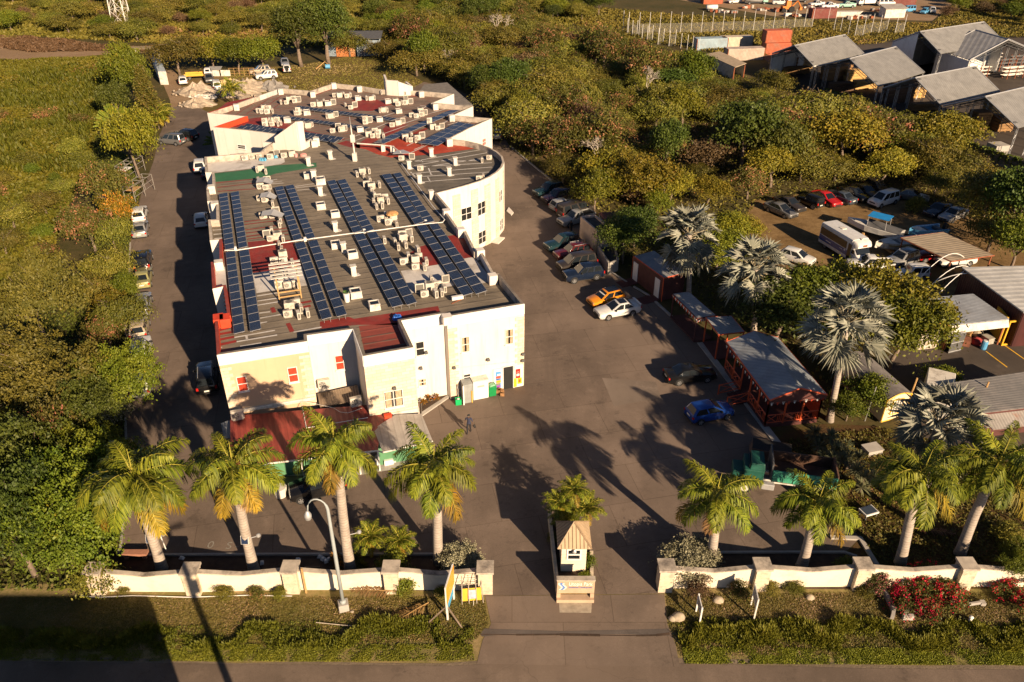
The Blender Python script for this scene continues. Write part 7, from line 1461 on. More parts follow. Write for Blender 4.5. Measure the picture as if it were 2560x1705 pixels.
def workshop():
 h=3.0;q=[at(2293,747,h),at(2378,812,h-.15),at(2523,797,h-.15),at(2433,734,h)];O=Vector((q[1].x,q[1].y,0));t=thing('workshop','open workshop under a flat blue grey roof with a yellow door frame','workshop',tuple(O));Q=[p-O for p in q];b=MB();b.slab(Q,.1);b.build('roof',corr('blue_grey_roof',(.31,.33,.36),.3,(.22,.2,.18),rz=1.3,damt=.35),t)
 b=MB();b.slab([Q[1]-Vector((0,0,.12)),Q[1]+Vector((.05,-.35,-.75)),Q[2]+Vector((.05,-.35,-.7)),Q[2]-Vector((0,0,.12))],.04);b.build('valance',M['dirtywhite'],t)
 g_=[Vector((p.x,p.y,0))for p in Q];c=sum(g_,Vector())/4;g_=[p+(c-p)*.05 for p in g_];b=MB();thickwall(b,g_[0],g_[3],0,2.8,2.8,.12);thickwall(b,g_[0],g_[0]*.55+g_[1]*.45,0,2.8,2.8,.12);b.build('wall',plain('orange_brown_wall',(.35,.16,.07),.85),t)
 for p in g_[1:3]:b=MB();b.box((p.x,p.y,1.35),(.12,.12,2.7));b.build('post',M['rust'],t)
 e=g_[2];y0=e+Vector((.3,-.2,0));b=MB();b.box((y0.x,y0.y,1.3),(.14,.14,2.6),.2);b.box((y0.x+2.4,y0.y+.5,1.3),(.14,.14,2.6),.2);b.box((y0.x+1.2,y0.y+.25,2.6),(2.6,.14,.14),.2);b.box((y0.x+1.2,y0.y+.25,.07),(2.3,.14,.14),.2);f=b.build('door_frame',M['yellow'],t);b=MB();b.box((y0.x+1.6,y0.y+.4,1.3),(1.3,.08,2.3),.2);b.build('door_leaf',M['darksteel'],f)
 b=MB();thickwall(b,y0+Vector((2.5,.55,0)),y0+Vector((7,1.6,0)),0,2.9,2.9,.15);thickwall(b,y0+Vector((.1,.6,0)),y0+Vector((.6,4.5,0)),0,2.7,2.7,.15);b.build('side_wall',M['yellow'],t)
 return O,g_
O,g_=workshop()
rj=random.Random(3)
JN=[('junk_crate','crate',[(.35,.2,.08),(.25,.1,.06),(.4,.36,.3),(.08,.07,.07)]),('cloth_bundle','bundle',[(.5,.42,.3),(.35,.05,.05),(.2,.16,.13),(.3,.12,.06)])]
WH=['at the left post','left of the middle','in the middle','right of the middle','by the yellow door frame','deep inside on the left','deep inside at the centre','deep inside on the right','in front beside the open door','in front by the blue barrel']
CW={(.35,.2,.08):'brown',(.25,.1,.06):'dark red',(.4,.36,.3):'pale',(.08,.07,.07):'black',(.5,.42,.3):'beige',(.35,.05,.05):'red',(.2,.16,.13):'grey brown',(.3,.12,.06):'rusty'}
for k in range(10):
 nm,ct,cols=JN[k%2];col=cols[(k//2)%4];p=g_[1]+(g_[2]-g_[1])*(.08+.2*(k%5))+(g_[0]-g_[1])*(.12+.28*(k//5))+O;b=MB()
 if nm=='junk_crate':
  b.box((0,0,.32),(.9,.7,.64));[b.box((0,0,z_),(.96,.76,.06))for z_ in(.1,.35,.6)]
 else:b.lathe((0,0,0),[(.5,0),(.58,.25),(.42,.5),(.15,.62)],9);b.lathe((.5,.2,0),[(.35,0),(.38,.2),(.1,.4)],8)
 o=b.build(nm,plain('junk_%d'%k,col,.85,.35,3),None);o.location=p;o.rotation_euler=(0,0,rj.uniform(0,3));tag(o,f'{CW[col]} {ct} in the workshop porch, {WH[k]}',ct,'junk in the workshop porch')
t=thing('barrel','bright blue barrel outside the workshop porch','barrel',tuple(at(2457,872)));b=MB();b.lathe((0,0,0),[(.26,0),(.29,.1),(.29,.75),(.26,.85)],12);b.build('drum',PAINT['skyblue'],t);b=MB();b.lathe((0,0,.86),[(.2,0),(.18,.06)],10);b.build('lid',PAINT['white'],t)
t=thing('metal_gate','dark open sheet door leaning by the workshop porch','door',tuple(at(2385,880)),.35);b=MB();b.box((0,0,1.1),(1.5,.06,2.2));b.build('leaf',M['darksteel'],t);b=MB();[b.box((0,0,z_),(1.54,.1,.08))for z_ in(.15,1.1,2.1)];b.build('frame',M['steel'],t)
t=thing('wall_section','peeling white wall section beside the workshop porch','wall',tuple(at(2325,870)),.2);b=MB();b.box((0,0,1.2),(3.0,.18,2.4));b.build('wall',plain('peeling_white',(.55,.5,.42),.85,.2,dirt=(.3,.12,.05),dscale=1.5,damt=.9),t);b=MB();b.slab([(-1.9,-.6,2.5),(1.9,-.6,2.5),(1.9,1.6,2.7),(-1.9,1.6,2.7)],.06);b.build('roof',M['rust'],t)
def whitebarn():
 h=3.8;q=[at(2405,668,h),at(2560,780,h),at(2760,765,h),at(2640,662,h)];O=Vector((q[0].x,q[0].y,0));t=thing('maroon_barn','large maroon barn with a white sheet roof at the right edge','building',tuple(O));Q=[p-O for p in q];b=MB();b.slab(Q,.12);b.build('roof',corr('white_sheet_roof',(.56,.55,.52),.8,(.4,.37,.33),rz=.1,axis=1,damt=.4),t)
 g_=[Vector((p.x,p.y,0))for p in Q];c=sum(g_,Vector())/4;g_=[p+(c-p)*.02 for p in g_];b=MB();[thickwall(b,g_[i],g_[(i+1)%4],0,h-.15,h-.15,.12)for i in range(4)];b.build('wall',corr('maroon_cladding',(.07,.02,.018),.3,axis=1),t)
whitebarn()
t,Q=flat_canopy('carport','carport with a beige corrugated roof over old cars',[(2252,594),(2378,653),(2486,638),(2359,580)],2.8,corr('beige_corrugated',(.42,.34,.24),.55,(.3,.24,.16),rz=math.radians(-22),axis=1,amp=1),M['rust'],M['rust'],cat='carport')
for i,(c0,c1)in enumerate([((2300,745),(2455,710)),((2280,720),(2430,672)),((2290,738),(2532,760)),((2318,770),(2480,700))]):
 p,q=at(c0[0],c0[1]+8),at(c1[0],c1[1]+20);b=MB();b.tube([p+(q-p)*(k/14)+Vector((0,0,3.6*math.sin(PI*min(1,.03+k/14*.97))**.8))for k in range(15)],.045,5);tag(b.build('tent_hoop',M['white']),['white hoop arching over the small white jeep, lower one','white hoop reaching up to the white roof edge, farthest','long white hoop passing over the workshop roof to the barn corner','white hoop crossing the others beside the workshop roof'][i],'hoop','tent hoops by the workshop')
for(uv,lab)in[((2262,1030),'leaning timber pole beside the yellow trimmed cabin'),((2436,1040),'timber pole with a white cap before the grey shed'),((2162,1053),'thin bent steel pole left of the yellow trimmed cabin')]:
 b=MB();b.tube([(0,0,0),(.15,.05,3.4)],.07 if 'timber' in lab else.03,6);o=b.build('pole',M['wood']if 'timber' in lab else M['steel']);o.location=at(*uv);tag(o,lab,'pole')
t=thing('flat_box','blue topped flat box on legs in the right garden','box',tuple(at(2168,1290)),.35);b=MB();b.box((0,0,.5),(1.1,.8,.12));b.build('frame',M['white'],t);b=MB();b.box((0,0,.575),(.95,.66,.03));b.build('top',PAINT['steel'],t);b=MB();[b.box((x,y,.22),(.07,.07,.44))for x in(-.45,.45)for y in(-.3,.3)];b.build('leg',M['darksteel'],t)
b=MB();b.box((0,0,.22),(1.3,.9,.44));b.slab([(-.7,-.5,.5),(.7,-.5,.46),(.7,.5,.5),(-.7,.5,.52)],.06);o=b.build('stone_slab',M['kerb']);o.location=at(2178,1130);o.rotation_euler=(0,0,.3);tag(o,'pale flat stone slab in the leafy right garden','slab')
b=MB()
for(p,q)in[((2465,878),(2518,918)),((2510,862),(2600,925))]:
 p,q=at(*p,.008),at(*q,.008);d=(q-p).normalized();n_=Vector((-d.y,d.x,0))*.06;b.add([p-n_,q-n_,q+n_,p+n_],[(0,1,2,3)])
structure(b.build('bay_marking',M['yellow']))
# ------------------------------------------------------------------ timber yard sheds, containers, fences, tower
SHR=corr('pale_grey_ribbed_roof',(.25,.245,.235),.45,rz=math.radians(10),amp=.4,axis=0);DECK=plain('shed_underside',(.05,.045,.04),.9)
def gable_shed(lab,Lp,Rp,ABp,he=5.0,hr=7.6,walls=None,group='timber yard sheds',roofm=None,name='timber_shed',wallm=None):
 """Lp, Rp: front eave corners, ABp: back end of the ridge, read at their heights"""
 L_,R_,AB=at(*Lp,he),at(*Rp,he),at(*ABp,hr);A=(L_+R_)/2;A.z=hr;d=AB-A;d.z=0;O=Vector((L_.x,L_.y,0));t=thing(name,lab,'shed',tuple(O),0,group);f=lambda p:Vector(p)-O;LB,RB=L_+d,R_+d;AB=A+d
 L0,R0,A0,LB,RB,AB=map(f,(L_,R_,A,LB,RB,AB));sl=lambda q:q if(q[1]-q[0]).cross(q[3]-q[0]).z>0 else[q[0],q[3],q[2],q[1]]
 b=MB();b.slab(sl([L0,A0,AB,LB]),.12);b.slab(sl([A0,R0,RB,AB]),.12);b.build('roof',roofm or SHR,t)
 b=MB()
 for p,q in((L0,A0),(A0,R0),(LB,AB),(AB,RB),(A0,AB)):b.tube([p+Vector((0,0,.04)),q+Vector((0,0,.04))],.1,4)
 b.build('verge_trim',M['steel'],t)
 n_=4;g0=lambda p:Vector((p.x,p.y,0))
 for(p,q)in((L0,LB),(R0,RB)):
  for k in range(n_+1):
   m=p+(q-p)*(k/n_);m=m+(((L0+R0+LB+RB)/4)-m)*.02;b=MB();e=(q-p).normalized()*.22;z=he-.2
   for s in(-1,1):b.tube([g0(m)+e*s,g0(m)+e*s+Vector((0,0,z))],.05,4)
   for j in range(6):s=1 if j%2 else-1;b.tube([g0(m)+e*s+Vector((0,0,z*j/6)),g0(m)-e*s+Vector((0,0,z*(j+1)/6))],.025,4)
   b.build('lattice_post',M['steel'],t)
 for k in range(n_+1):
  a,c,e=L0+(LB-L0)*(k/n_),R0+(RB-R0)*(k/n_),A0+(AB-A0)*(k/n_);dz=Vector((0,0,.35));b=MB();b.tube([a-dz,e-dz*1.4,c-dz],.06,4);b.tube([a-dz*2.2,e-dz*3.2,c-dz*2.2],.05,4)
  for j in range(8):s=j/8;p=a+(e-a)*s if s<.99 else e;b.tube([a+(e-a)*(s)-dz,a+(e-a)*min(1,s+.12)-dz*2.6],.025,3);b.tube([c+(e-c)*(s)-dz,c+(e-c)*min(1,s+.12)-dz*2.6],.025,3)
  b.build('truss',M['darksteel'],t)
 if walls:
  b=MB();wm=wallm or M['white']
  for w_ in walls:
   p,q={'left':(L0,LB),'right':(R0,RB),'back':(LB,RB),'gable':(L0,A0),'gable_right':(A0,R0)}[w_]
   if w_=='back':thickwall(b,g0(LB),g0(AB),0,he-.2,hr-.3,.1);thickwall(b,g0(AB),g0(RB),0,hr-.3,he-.2,.1)
   elif w_=='gable':thickwall(b,g0(L0),g0(A0)*.97,0,he-.15,hr-.3,.1)
   else:thickwall(b,g0(p),g0(q),0,he-.2,he-.2,.1)
  b.build('wall',wm,t)
 b=MB();[b.box(tuple(A0+(R0-A0)*s+(AB-A0)*.02+Vector((0,0,.12))),(.6,.5,.12))for s in(.08,.86)];[b.box(tuple(A0+(R0-A0)*.08+(AB-A0)*.96+Vector((0,0,.12))),(.6,.5,.12))for s in(1,)];b.build('roof_vent',M['darksteel'],t)
 return t,O,(L0,R0,A0,LB,RB,AB)
S1=gable_shed('farthest left pale roofed timber shed beside the orange containers',(1930,134),(2034,164),(2113,87),4.8,7.4,['left'])
S2=gable_shed('second pale roofed timber shed from the left in the front row',(2041,166),(2196,216),(2240,117),5.0,8.0)
S3=gable_shed('third pale roofed timber shed from the left in the front row',(2206,221),(2352,262),(2437,166),5.0,8.0)
S4=gable_shed('timber shed cut off by the right edge of the picture, nearest the hedge',(2358,265),(2545,320),(2620,205),5.0,8.0)
S5=gable_shed('large pale roofed warehouse with a white end wall and dark opening',(2232,104),(2352,134),(2460,55),6.0,9.0,['gable','left','back'],name='warehouse')
S6=gable_shed('ribbed roof shed with its open gable turned to the right',(2425,150),(2590,128),(2438,75),5.5,8.5,['back','left'],roofm=corr('broad_ribbed_roof',(.34,.335,.33),1.0,rz=math.radians(-35)),name='open_shed')
TW=[plain('yellow_planks',(.55,.34,.12),.8,.25,3),plain('brown_planks',(.30,.17,.07),.85,.3,3),plain('dark_planks',(.14,.08,.045),.85,.35,3)]
def stack(u,v,lab,head,L_,Wd,H,mat,grp='timber stacks'):
 t=thing('timber_stack',lab,'timber',tuple(at(u,v)),math.radians(head),grp);nl=max(2,int(H/.45))
 for k in range(nl):b=MB();b.box((random.uniform(-.1,.1),random.uniform(-.06,.06),.12+H*(k+.5)/nl),(L_*random.uniform(.9,1),Wd*random.uniform(.92,1),H/nl-.07));b.build('plank_pack',TW[mat],t)
 b=MB();[b.box((x,0,.06),(.15,Wd,.12))for x in(-L_*.35,0,L_*.35)];b.build('bearer',M['wood'],t)
for a in[(1955,178,'brown timber stack at the front of the farthest left shed',10,6,1.6,2.8,1),(2005,172,'sunlit yellow timber stack at the right of the farthest left shed',10,4,1.6,2.6,0),(1985,185,'low timber stack before the farthest left shed',10,6,1.5,1.4,1),(2085,200,'tall brown timber stack at the front of the second shed',10,6,1.8,3.0,1),(2135,203,'sunlit yellow stack in the middle of the second shed',10,4.2,1.6,2.2,0),(2160,222,'sunlit yellow stack at the near right of the second shed',10,5,1.6,1.6,0),(2100,228,'dark timber stack at the hedge side of the second shed',10,5,1.5,1.6,2),(2240,255,'dark high timber stack in the third shed',10,6,2,3.2,2),(2275,245,'yellow timber stack glimpsed through the third shed',10,5,1.5,1.6,0),(2310,275,'brown stack in front of the third shed',10,6,1.6,1.2,1),(2400,330,'cube shaped timber pack in the rightmost shed, front left',10,2.8,2.2,2.2,2),(2440,320,'second cube shaped timber pack in the rightmost shed',10,2.8,2.4,2.8,1),(2475,305,'tall pale timber pack at the centre of the rightmost shed',10,2.8,2.4,4.0,0),(2500,325,'shaded timber pack at the right of the rightmost shed',10,2.8,2.4,2.4,1),(2390,350,'low timber pack next to the hedge in the rightmost shed',10,2.6,2,1.2,2)]:stack(*a)
t=thing('pallet_cube','grey wrapped pallet cube standing outside the rightmost shed','pallet',tuple(at(2488,388)),.2);b=MB();b.box((0,0,1.3),(2.3,2.1,1.0));b.box((0,0,.6),(2.2,2.0,.5));b.build('load',M['kerb'],t);b=MB();b.box((0,0,.2),(2.4,2.2,.2));b.box((0,0,.83),(2.35,2.15,.06));b.build('pallet',M['darksteel'],t)
for i,(u,v,n_)in enumerate([(2420,165,5),(2470,160,6),(2510,175,5),(2530,195,6),(2545,165,5),(2440,195,4)]):
 t=thing('pipe_rack',['pipe rack under the open shed, left','pipe rack under the open shed, centre','pipe rack before the open shed, right','lowest pipe rack at the right edge','pipe rack at the right edge behind the others','pipe rack beside the third shed roof end'][i],'rack',tuple(at(u,v)),.3,'pipe racks in the timber yard');b=MB();[b.box((x,y,1.2),(.12,.12,2.4))for x in(-2,0,2)for y in(-.6,.6)];[b.box((x,0,z_),(.1,1.3,.1))for x in(-2,0,2)for z_ in(.6,1.3,2.0)];b.build('frame',M['rust'],t)
 for z_ in(.7,1.4,2.1):b=MB();[b.tube([(-2.8,-.5+.2*k,z_+.05),(2.8,-.5+.2*k+random.uniform(-.1,.1),z_+.05)],.07,5)for k in range(n_)];b.build('pipe_layer',M['dirtywhite']if i%2 else M['darksteel'],t)
def container(u,v,head,col,lab,L_=6.1,z=0,H=2.5,ribs=None):
 t=thing('shipping_container',lab,'container',(at(u,v).x,at(u,v).y,z),math.radians(head),'shipping containers');b=MB();b.box((0,0,H/2),(L_,2.4,H));n_=int(L_/.32)
 for k in range(n_):
  for s in(-1,1):b.box((-L_/2+.2+k*.32,s*1.22,H/2),(.15,.05,H-.3))
 b.build('shell',plain('container_paint',col,.65,.2,.8,dirt=(.25,.18,.13),dscale=.6),t);b=MB();[b.box((L_/2+.03,s*.6,H/2),(.05,1.05,H-.3))for s in(-1,1)];b.build('door',plain('container_door',tuple(x*.8 for x in col),.65),t);b=MB();[b.box((x,y,H/2),(.16,.16,H+.04))for x in(-L_/2,L_/2)for y in(-1.18,1.18)];b.build('corner_post',M['rust'],t)
container(1775,122,8,(.32,.42,.48),'blue grey container at the left of the yard',7.5);container(1838,118,8,(.6,.5,.38),'beige container right of the blue grey one',7.5);container(1858,148,8,(.5,.40,.33),'pinkish container in front of the beige one',8.5);container(1938,134,8,(.45,.11,.05),'lower orange red container beside the farthest left shed',6);container(1935,131,8,(.45,.11,.05),'upper orange red container stacked beside the farthest left shed',6,2.5);container(2054,44,8,(.2,.05,.04),'dark red container in the far scrap yard',7);container(2255,12,8,(.18,.05,.04),'maroon container at the top edge near the light blue van',7);container(1779,8,8,(.5,.1,.04),'orange red container at the top edge of the meadow',6)
q=[at(1765,135,2.6),at(1838,168,2.6),at(1866,158,2.9),at(1800,128,2.9)];O=Vector((q[1].x,q[1].y,0));t=thing('lean_to_shed','long lean-to with a dusty beige roof beside the containers','shed',tuple(O));Q=[p-O for p in q];b=MB();b.slab(Q if(Q[1]-Q[0]).cross(Q[3]-Q[0]).z>0 else[Q[0],Q[3],Q[2],Q[1]],.1);b.build('roof',plain('dusty_beige_sheet',(.42,.33,.23),.85,.25),t);b=MB();g_=[Vector((p.x,p.y,0))for p in Q];c=sum(g_,Vector())/4;g_=[p+(c-p)*.05 for p in g_];[thickwall(b,g_[i],g_[(i+1)%4],0,2.5,2.5,.12)for i in(0,2,3)];b.build('wall',M['dirtywhite'],t)
for p in(g_[1],g_[2]):b=MB();b.box((p.x,p.y,1.25),(.16,.16,2.5));b.build('post',M['rust'],t)
t=thing('iron_hut','old hut with a grey sheet roof and peeling white front in the scrap yard','hut',tuple(at(2228,42)),.15);b=MB();b.box((0,0,1.2),(6,3.2,2.4));b.build('wall',M['dirtywhite'],t);b=MB();b.slab([(-3.4,-2,2.5),(3.4,-2,2.5),(3.4,2,3.1),(-3.4,2,3.1)],.1);b.build('roof',corr('old_iron',(.4,.36,.32),.4),t)
t=thing('gas_tank','white cylindrical tank lying in the meadow grass','tank',tuple(at(1779,26)),.1);b=MB();b.tube([(-1.6,0,.9),(1.6,0,.9)],.65,12);b.build('cylinder',M['white'],t,True);b=MB();[b.box((x,0,.15),(.3,1,.3))for x in(-1,1)];b.build('saddle',M['grey'],t)
t=thing('beached_hull','long pale boat hull lying among the scrap','boat',tuple(at(2100,40)),.05);b=MB();b.box((0,0,.6),(9,2.0,1.2),0,0,1.1);b.add([(4.5,-1,0),(4.5,1,0),(4.95,1.1,1.2),(4.95,-1.1,1.2),(6.5,0,1.25)],[(0,1,4),(1,2,4),(2,3,4),(3,0,4)]);b.build('hull',M['dirtywhite'],t)
rk=random.Random(9)
for i,(u,v)in enumerate([(1790,30),(1820,33),(1905,26),(1985,42),(2130,47),(2020,22),(1870,22),(2190,28),(2160,45)]):
 b=MB();[b.box((rk.uniform(-1.6,1.6),rk.uniform(-1,1),.25+.35*rk.random()),(rk.uniform(.6,2),rk.uniform(.4,1),rk.uniform(.3,.9)),rk.uniform(0,3),k%3)for k in range(8)];o=b.build('scrap_heap',[M['dirtywhite'],M['rust'],M['grey']]);o.location=at(u,v)
 tag(o,'heap of scrap '+['beside the white tank','left of the tank trucks','under the silver tank truck','before the orange digger','right of the pale hull','behind the digger','left of silver tank truck','before the white minibus','between hull and hut'][i],'scrap heap','scrap heaps')
def wiremat():
 m,N,L,B=newmat('wire_mesh');co=coords(N,L);br=N.new('ShaderNodeTexChecker');br.inputs['Scale'].default_value=9;L.new(co,br.inputs[0]);B.inputs['Base Color'].default_value=(.4,.38,.34,1)
 tr=N.new('ShaderNodeBsdfTransparent');mx=N.new('ShaderNodeMixShader');mx.inputs[0].default_value=.16;L.new(tr.outputs[0],mx.inputs[1]);L.new(B.outputs[0],mx.inputs[2]);L.new(mx.outputs[0],N['Material Output'].inputs[0]);return m
WIRE=wiremat()
def post_fence(lab,tops,h=4.5,group='post fences',mesh_h=2.6,mat=None,r=.05):
 ps=[at(u,v)for u,v in tops];O=ps[0];t=thing('post_fence',lab,'fence',tuple(O),0,group)
 for p in ps:b=MB();b.tube([p-O,p-O+Vector((0,0,h*random.uniform(.93,1.04)))],r,5);b.build('post',mat or M['white'],t)
 if mesh_h:b=MB();[b.add([ps[i]-O,ps[i+1]-O,ps[i+1]-O+Vector((0,0,mesh_h)),ps[i]-O+Vector((0,0,mesh_h))],[(0,1,2,3)])for i in range(len(ps)-1)];b.build('wire_mesh',WIRE,t)
f3=lambda l:[(1280+x*.2742,y*.2742)for x,y in l];f4=lambda l:[(1920+x*.2742,y*.2742)for x,y in l]
post_fence('far row of tall white fence posts across the meadow',f3([(1010,290),(1058,302),(1155,318),(1248,312),(1343,312),(1437,310),(1533,306),(1628,306),(1723,302),(1820,300),(1916,296),(2010,292),(2101,292),(2196,290),(2287,284)])+f4([(43,280),(140,270),(233,272),(325,268),(396,262)]),5.2)
post_fence('near row of white fence posts running down to the containers',f3([(1050,302),(1095,325),(1138,325),(1184,362),(1230,372),(1278,370),(1330,404),(1378,400),(1430,420),(1485,418),(1538,440),(1595,458),(1640,480),(1698,496)]),3.6)
post_fence('row of rusty white fence posts before the scrap yard',f4([(545,200),(597,282),(657,292),(727,318),(790,330),(862,325),(937,300),(1007,302),(1080,280),(1155,310),(1230,300)]),4.5)
hp=[at(u,v)for u,v in[(1790,195),(1850,205),(1890,215),(2062,250),(2148,278),(2222,310),(2331,350),(2440,395),(2580,445)]]
t=thing('hedge_wall','block wall overgrown with creeper along the timber yard','wall',tuple(hp[3]));b=MB()
for i in range(3,8):thickwall(b,hp[i]-hp[3],hp[i+1]-hp[3],0,1.9,1.9,.2)
b.build('wall',M['grey'],t);Vs=[]
rng=np.random.default_rng(77)
for i in range(3,8):
 p,q=hp[i]-hp[3],hp[i+1]-hp[3];n_=int((q-p).length*130);s=rng.random(n_);P_=np.array(p)+np.outer(s,np.array(q-p));P_[:,2]=2.1*rng.random(n_)**.5;P_[:,:2]+=rng.normal(size=(n_,2))*.22;Vs.append(P_)
Vs=np.concatenate(Vs);link('creeper',quadmesh('creeper',leaves(Vs,.16,.3,.6,rng),rng.random(len(Vs)),LM['bright']),t)
def tower():
 leg=[at(283,62),at(313,64)];wd=(leg[1]-leg[0]).length;c=(leg[0]+leg[1])/2+Vector((0,wd/2,0));t=thing('lattice_tower','pale steel lattice tower rising out of the top of the picture','tower',tuple(c));H=34;b=MB();W_=lambda z:wd/2*(1-.72*z/H)
 for sx,sy in((-1,-1),(1,-1),(1,1),(-1,1)):b=MB();b.tube([(sx*W_(0),sy*W_(0),0),(sx*W_(H),sy*W_(H),H)],.16,4);b.build('leg',M['dirtywhite'],t)
 zs=[H*(1-(1-k/9)**1.0)*1.0 for k in range(10)];b=MB()
 for k in range(9):
  z0,z1=zs[k],zs[k+1];w0,w1=W_(z0),W_(z1);C0=[(-w0,-w0),(w0,-w0),(w0,w0),(-w0,w0)];C1=[(-w1,-w1),(w1,-w1),(w1,w1),(-w1,w1)]
  for j in range(4):a,bb=C0[j],C0[(j+1)%4];c_,d_=C1[j],C1[(j+1)%4];b.tube([(*a,z0),(*d_,z1)],.07,3);b.tube([(*bb,z0),(*c_,z1)],.07,3);b.tube([(*c_,z1),(*d_,z1)],.06,3)
 b.build('bracing',M['dirtywhite'],t)
tower()
t=thing('blue_roof_shed','narrow shed with a light blue roof at the head of the dirt track','shed',tuple(at(398,168)),0);O=at(398,168);q=[p-Vector((O.x,O.y,0))for p in(at(395,178,2.6),at(414,178,2.6),at(392,130,2.6),at(376,130,2.6))];b=MB();b.slab(q,.08);b.build('roof',corr('light_blue_sheet',(.4,.48,.55),.5,(.5,.5,.5)),t);b=MB();g_=[Vector((p.x,p.y,0))for p in q];[thickwall(b,g_[i],g_[(i+1)%4],0,2.5,2.5,.1)for i in range(4)];b.build('wall',M['dirtywhite'],t)
t=thing('open_shed','low shed with a pale flat roof behind the blue roofed shed','shed',tuple(at(358,130)));O=at(358,130);q=[p-Vector((O.x,O.y,0))for p in(at(335,122,2.6),at(388,122,2.6),at(392,115,2.6),at(320,116,2.6))];b=MB();b.slab(q,.1);b.build('roof',plain('straw_roof',(.3,.23,.13),.85),t)
for p in q:b=MB();b.box((p.x*.95,p.y*.95+.2,1.25),(.3,.3,2.5));b.build('post',M['dirtywhite'],t)
t=thing('rusty_shed','rust orange and blue iron shed between trees behind the lawn','shed',tuple(at(890,141)),.05);b=MB();b.box((-2.2,0,2.0),(4.2,.15,4.0));b.build('door',plain('rust_orange_sheet',(.45,.16,.05),.85,.4,1,dirt=(.5,.35,.2)),t);b=MB();b.box((3.0,.6,1.9),(5.5,.15,3.8),.2);b.box((-5.2,0,1.7),(1.6,.15,3.2));b.build('wall',corr('grey_blue_sheet',(.22,.28,.33),.6,(.3,.15,.08)),t);b=MB();b.slab([(-6.3,-.4,3.9),(6,-.2,3.9),(6,5,4.6),(-6.3,5,4.6)],.1);b.build('roof',M['darksteel'],t)
t=thing('rabbit_hutch','row of pale pens with a blue sheet beside the lawn cars','pen',tuple(at(575,190)),.05);b=MB();[b.box((x,0,.6),(1.9,.1,1.2))for x in(-3,-.8)];b.build('wall',M['dirtywhite'],t);b=MB();b.slab([(-4.2,-.3,1.4),(-1.6,-.3,1.4),(-1.6,1.3,1.7),(-4.2,1.3,1.7)],.05);b.build('roof',M['steel'],t);b=MB();[b.tube([(x,0,0),(x,0,1.6)],.04,4)for x in(0,1,2,3,4,5)];[b.tube([(0,0,z_),(5,0,z_)],.03,4)for z_ in(.5,1.0,1.55)];b.build('fence_panel',M['wood'],t)
def rubble(u,v,R,H,lab,mat):
 rng=np.random.default_rng(int(u));b=MB();n_=22;vs=[(0,0,H)];fs=[]
 for r_ in range(1,6):
  for k in range(n_):a=2*PI*k/n_;rr=R*r_/5*(1+.25*rng.normal()*.6);z=H*(1-(r_/5)**1.3)*(1+.25*rng.normal());vs.append((rr*math.cos(a)*1.3,rr*math.sin(a),max(-.02,z)if r_<5 else-.02))
 for k in range(n_):fs.append((0,1+k,1+(k+1)%n_))
 for r_ in range(4):
  for k in range(n_):a,c=1+r_*n_+k,1+r_*n_+(k+1)%n_;fs.append((a,a+n_,c+n_,c))
 b.add(vs,fs);[b.box((rng.normal()*R*.6,rng.normal()*R*.5,.15+H*.3*rng.random()),(.3+.5*rng.random(),.3,.25),rng.random()*3,0,.7)for k in range(26)];o=b.build('rubble_heap',mat);o.location=at(u,v);tag(o,lab,'rubble','rubble heaps')
RM1,RM2=plain('pale_rubble',(.38,.31,.235),.95,.35,2),plain('yellow_marl',(.55,.4,.18),.95,.25,2)
rubble(497,232,3.6,1.6,'pale rubble heap left of the white van',RM1);rubble(497,262,2.6,1.2,'stony heap nearest the building corner',RM1);rubble(573,218,2.6,1.6,'yellow marl heap right of the white van',RM2);rubble(617,222,4.2,1.6,'largest pale rubble heap behind the lone palm',RM1);rubble(605,236,3.0,1.1,'low pale heap just behind the lone palm',RM1);rubble(682,222,2.4,1.5,'grey rubble heap closest to the rear parapet',M['grey']);rubble(510,243,2.0,.5,'scatter of white debris beside the pale heap',M['dirtywhite'])
t=thing('junk_cart','blue drum and frame on red earth under the tall trees','cart',tuple(at(820,172)),.2);b=MB();b.tube([(-.5,0,.5),(.5,0,.5)],.45,10);b.build('drum',PAINT['skyblue'],t);b=MB();b.tube([(-2.5,.3,.1),(-.5,.5,1.4),(.6,.5,.2)],.07,5);b.tube([(-2.5,-.4,.1),(-.5,.5,1.4)],.07,5);b.build('frame',M['wood'],t)
for i,(u,v)in enumerate([(330,440),(352,490)]):
 t=thing('scaffold_frame',['white scaffold frame with a board below the round tree','white ladder like frame beside the pod tree'][i],'scaffold',tuple(at(u,v)),1.45,'frames on the left drive');b=MB();[b.tube([(x,y,0),(x,y,2.2)],.05,4)for x in(-2.5,0,2.5)for y in(-.7,.7)];[b.tube([(-2.5,y,z_),(2.5,y,z_)],.04,4)for y in(-.7,.7)for z_ in(.8,1.5,2.2)];[b.tube([(x,-.7,2.2),(x,.7,2.2)],.04,4)for x in(-2.5,-1.2,0,1.2,2.5)];b.build('frame',M['grey'],t);b=MB();b.box((-1.2,0,1.5),(1.6,1.2,.06));b.build('board',M['white']if i==0 else M['wood'],t)
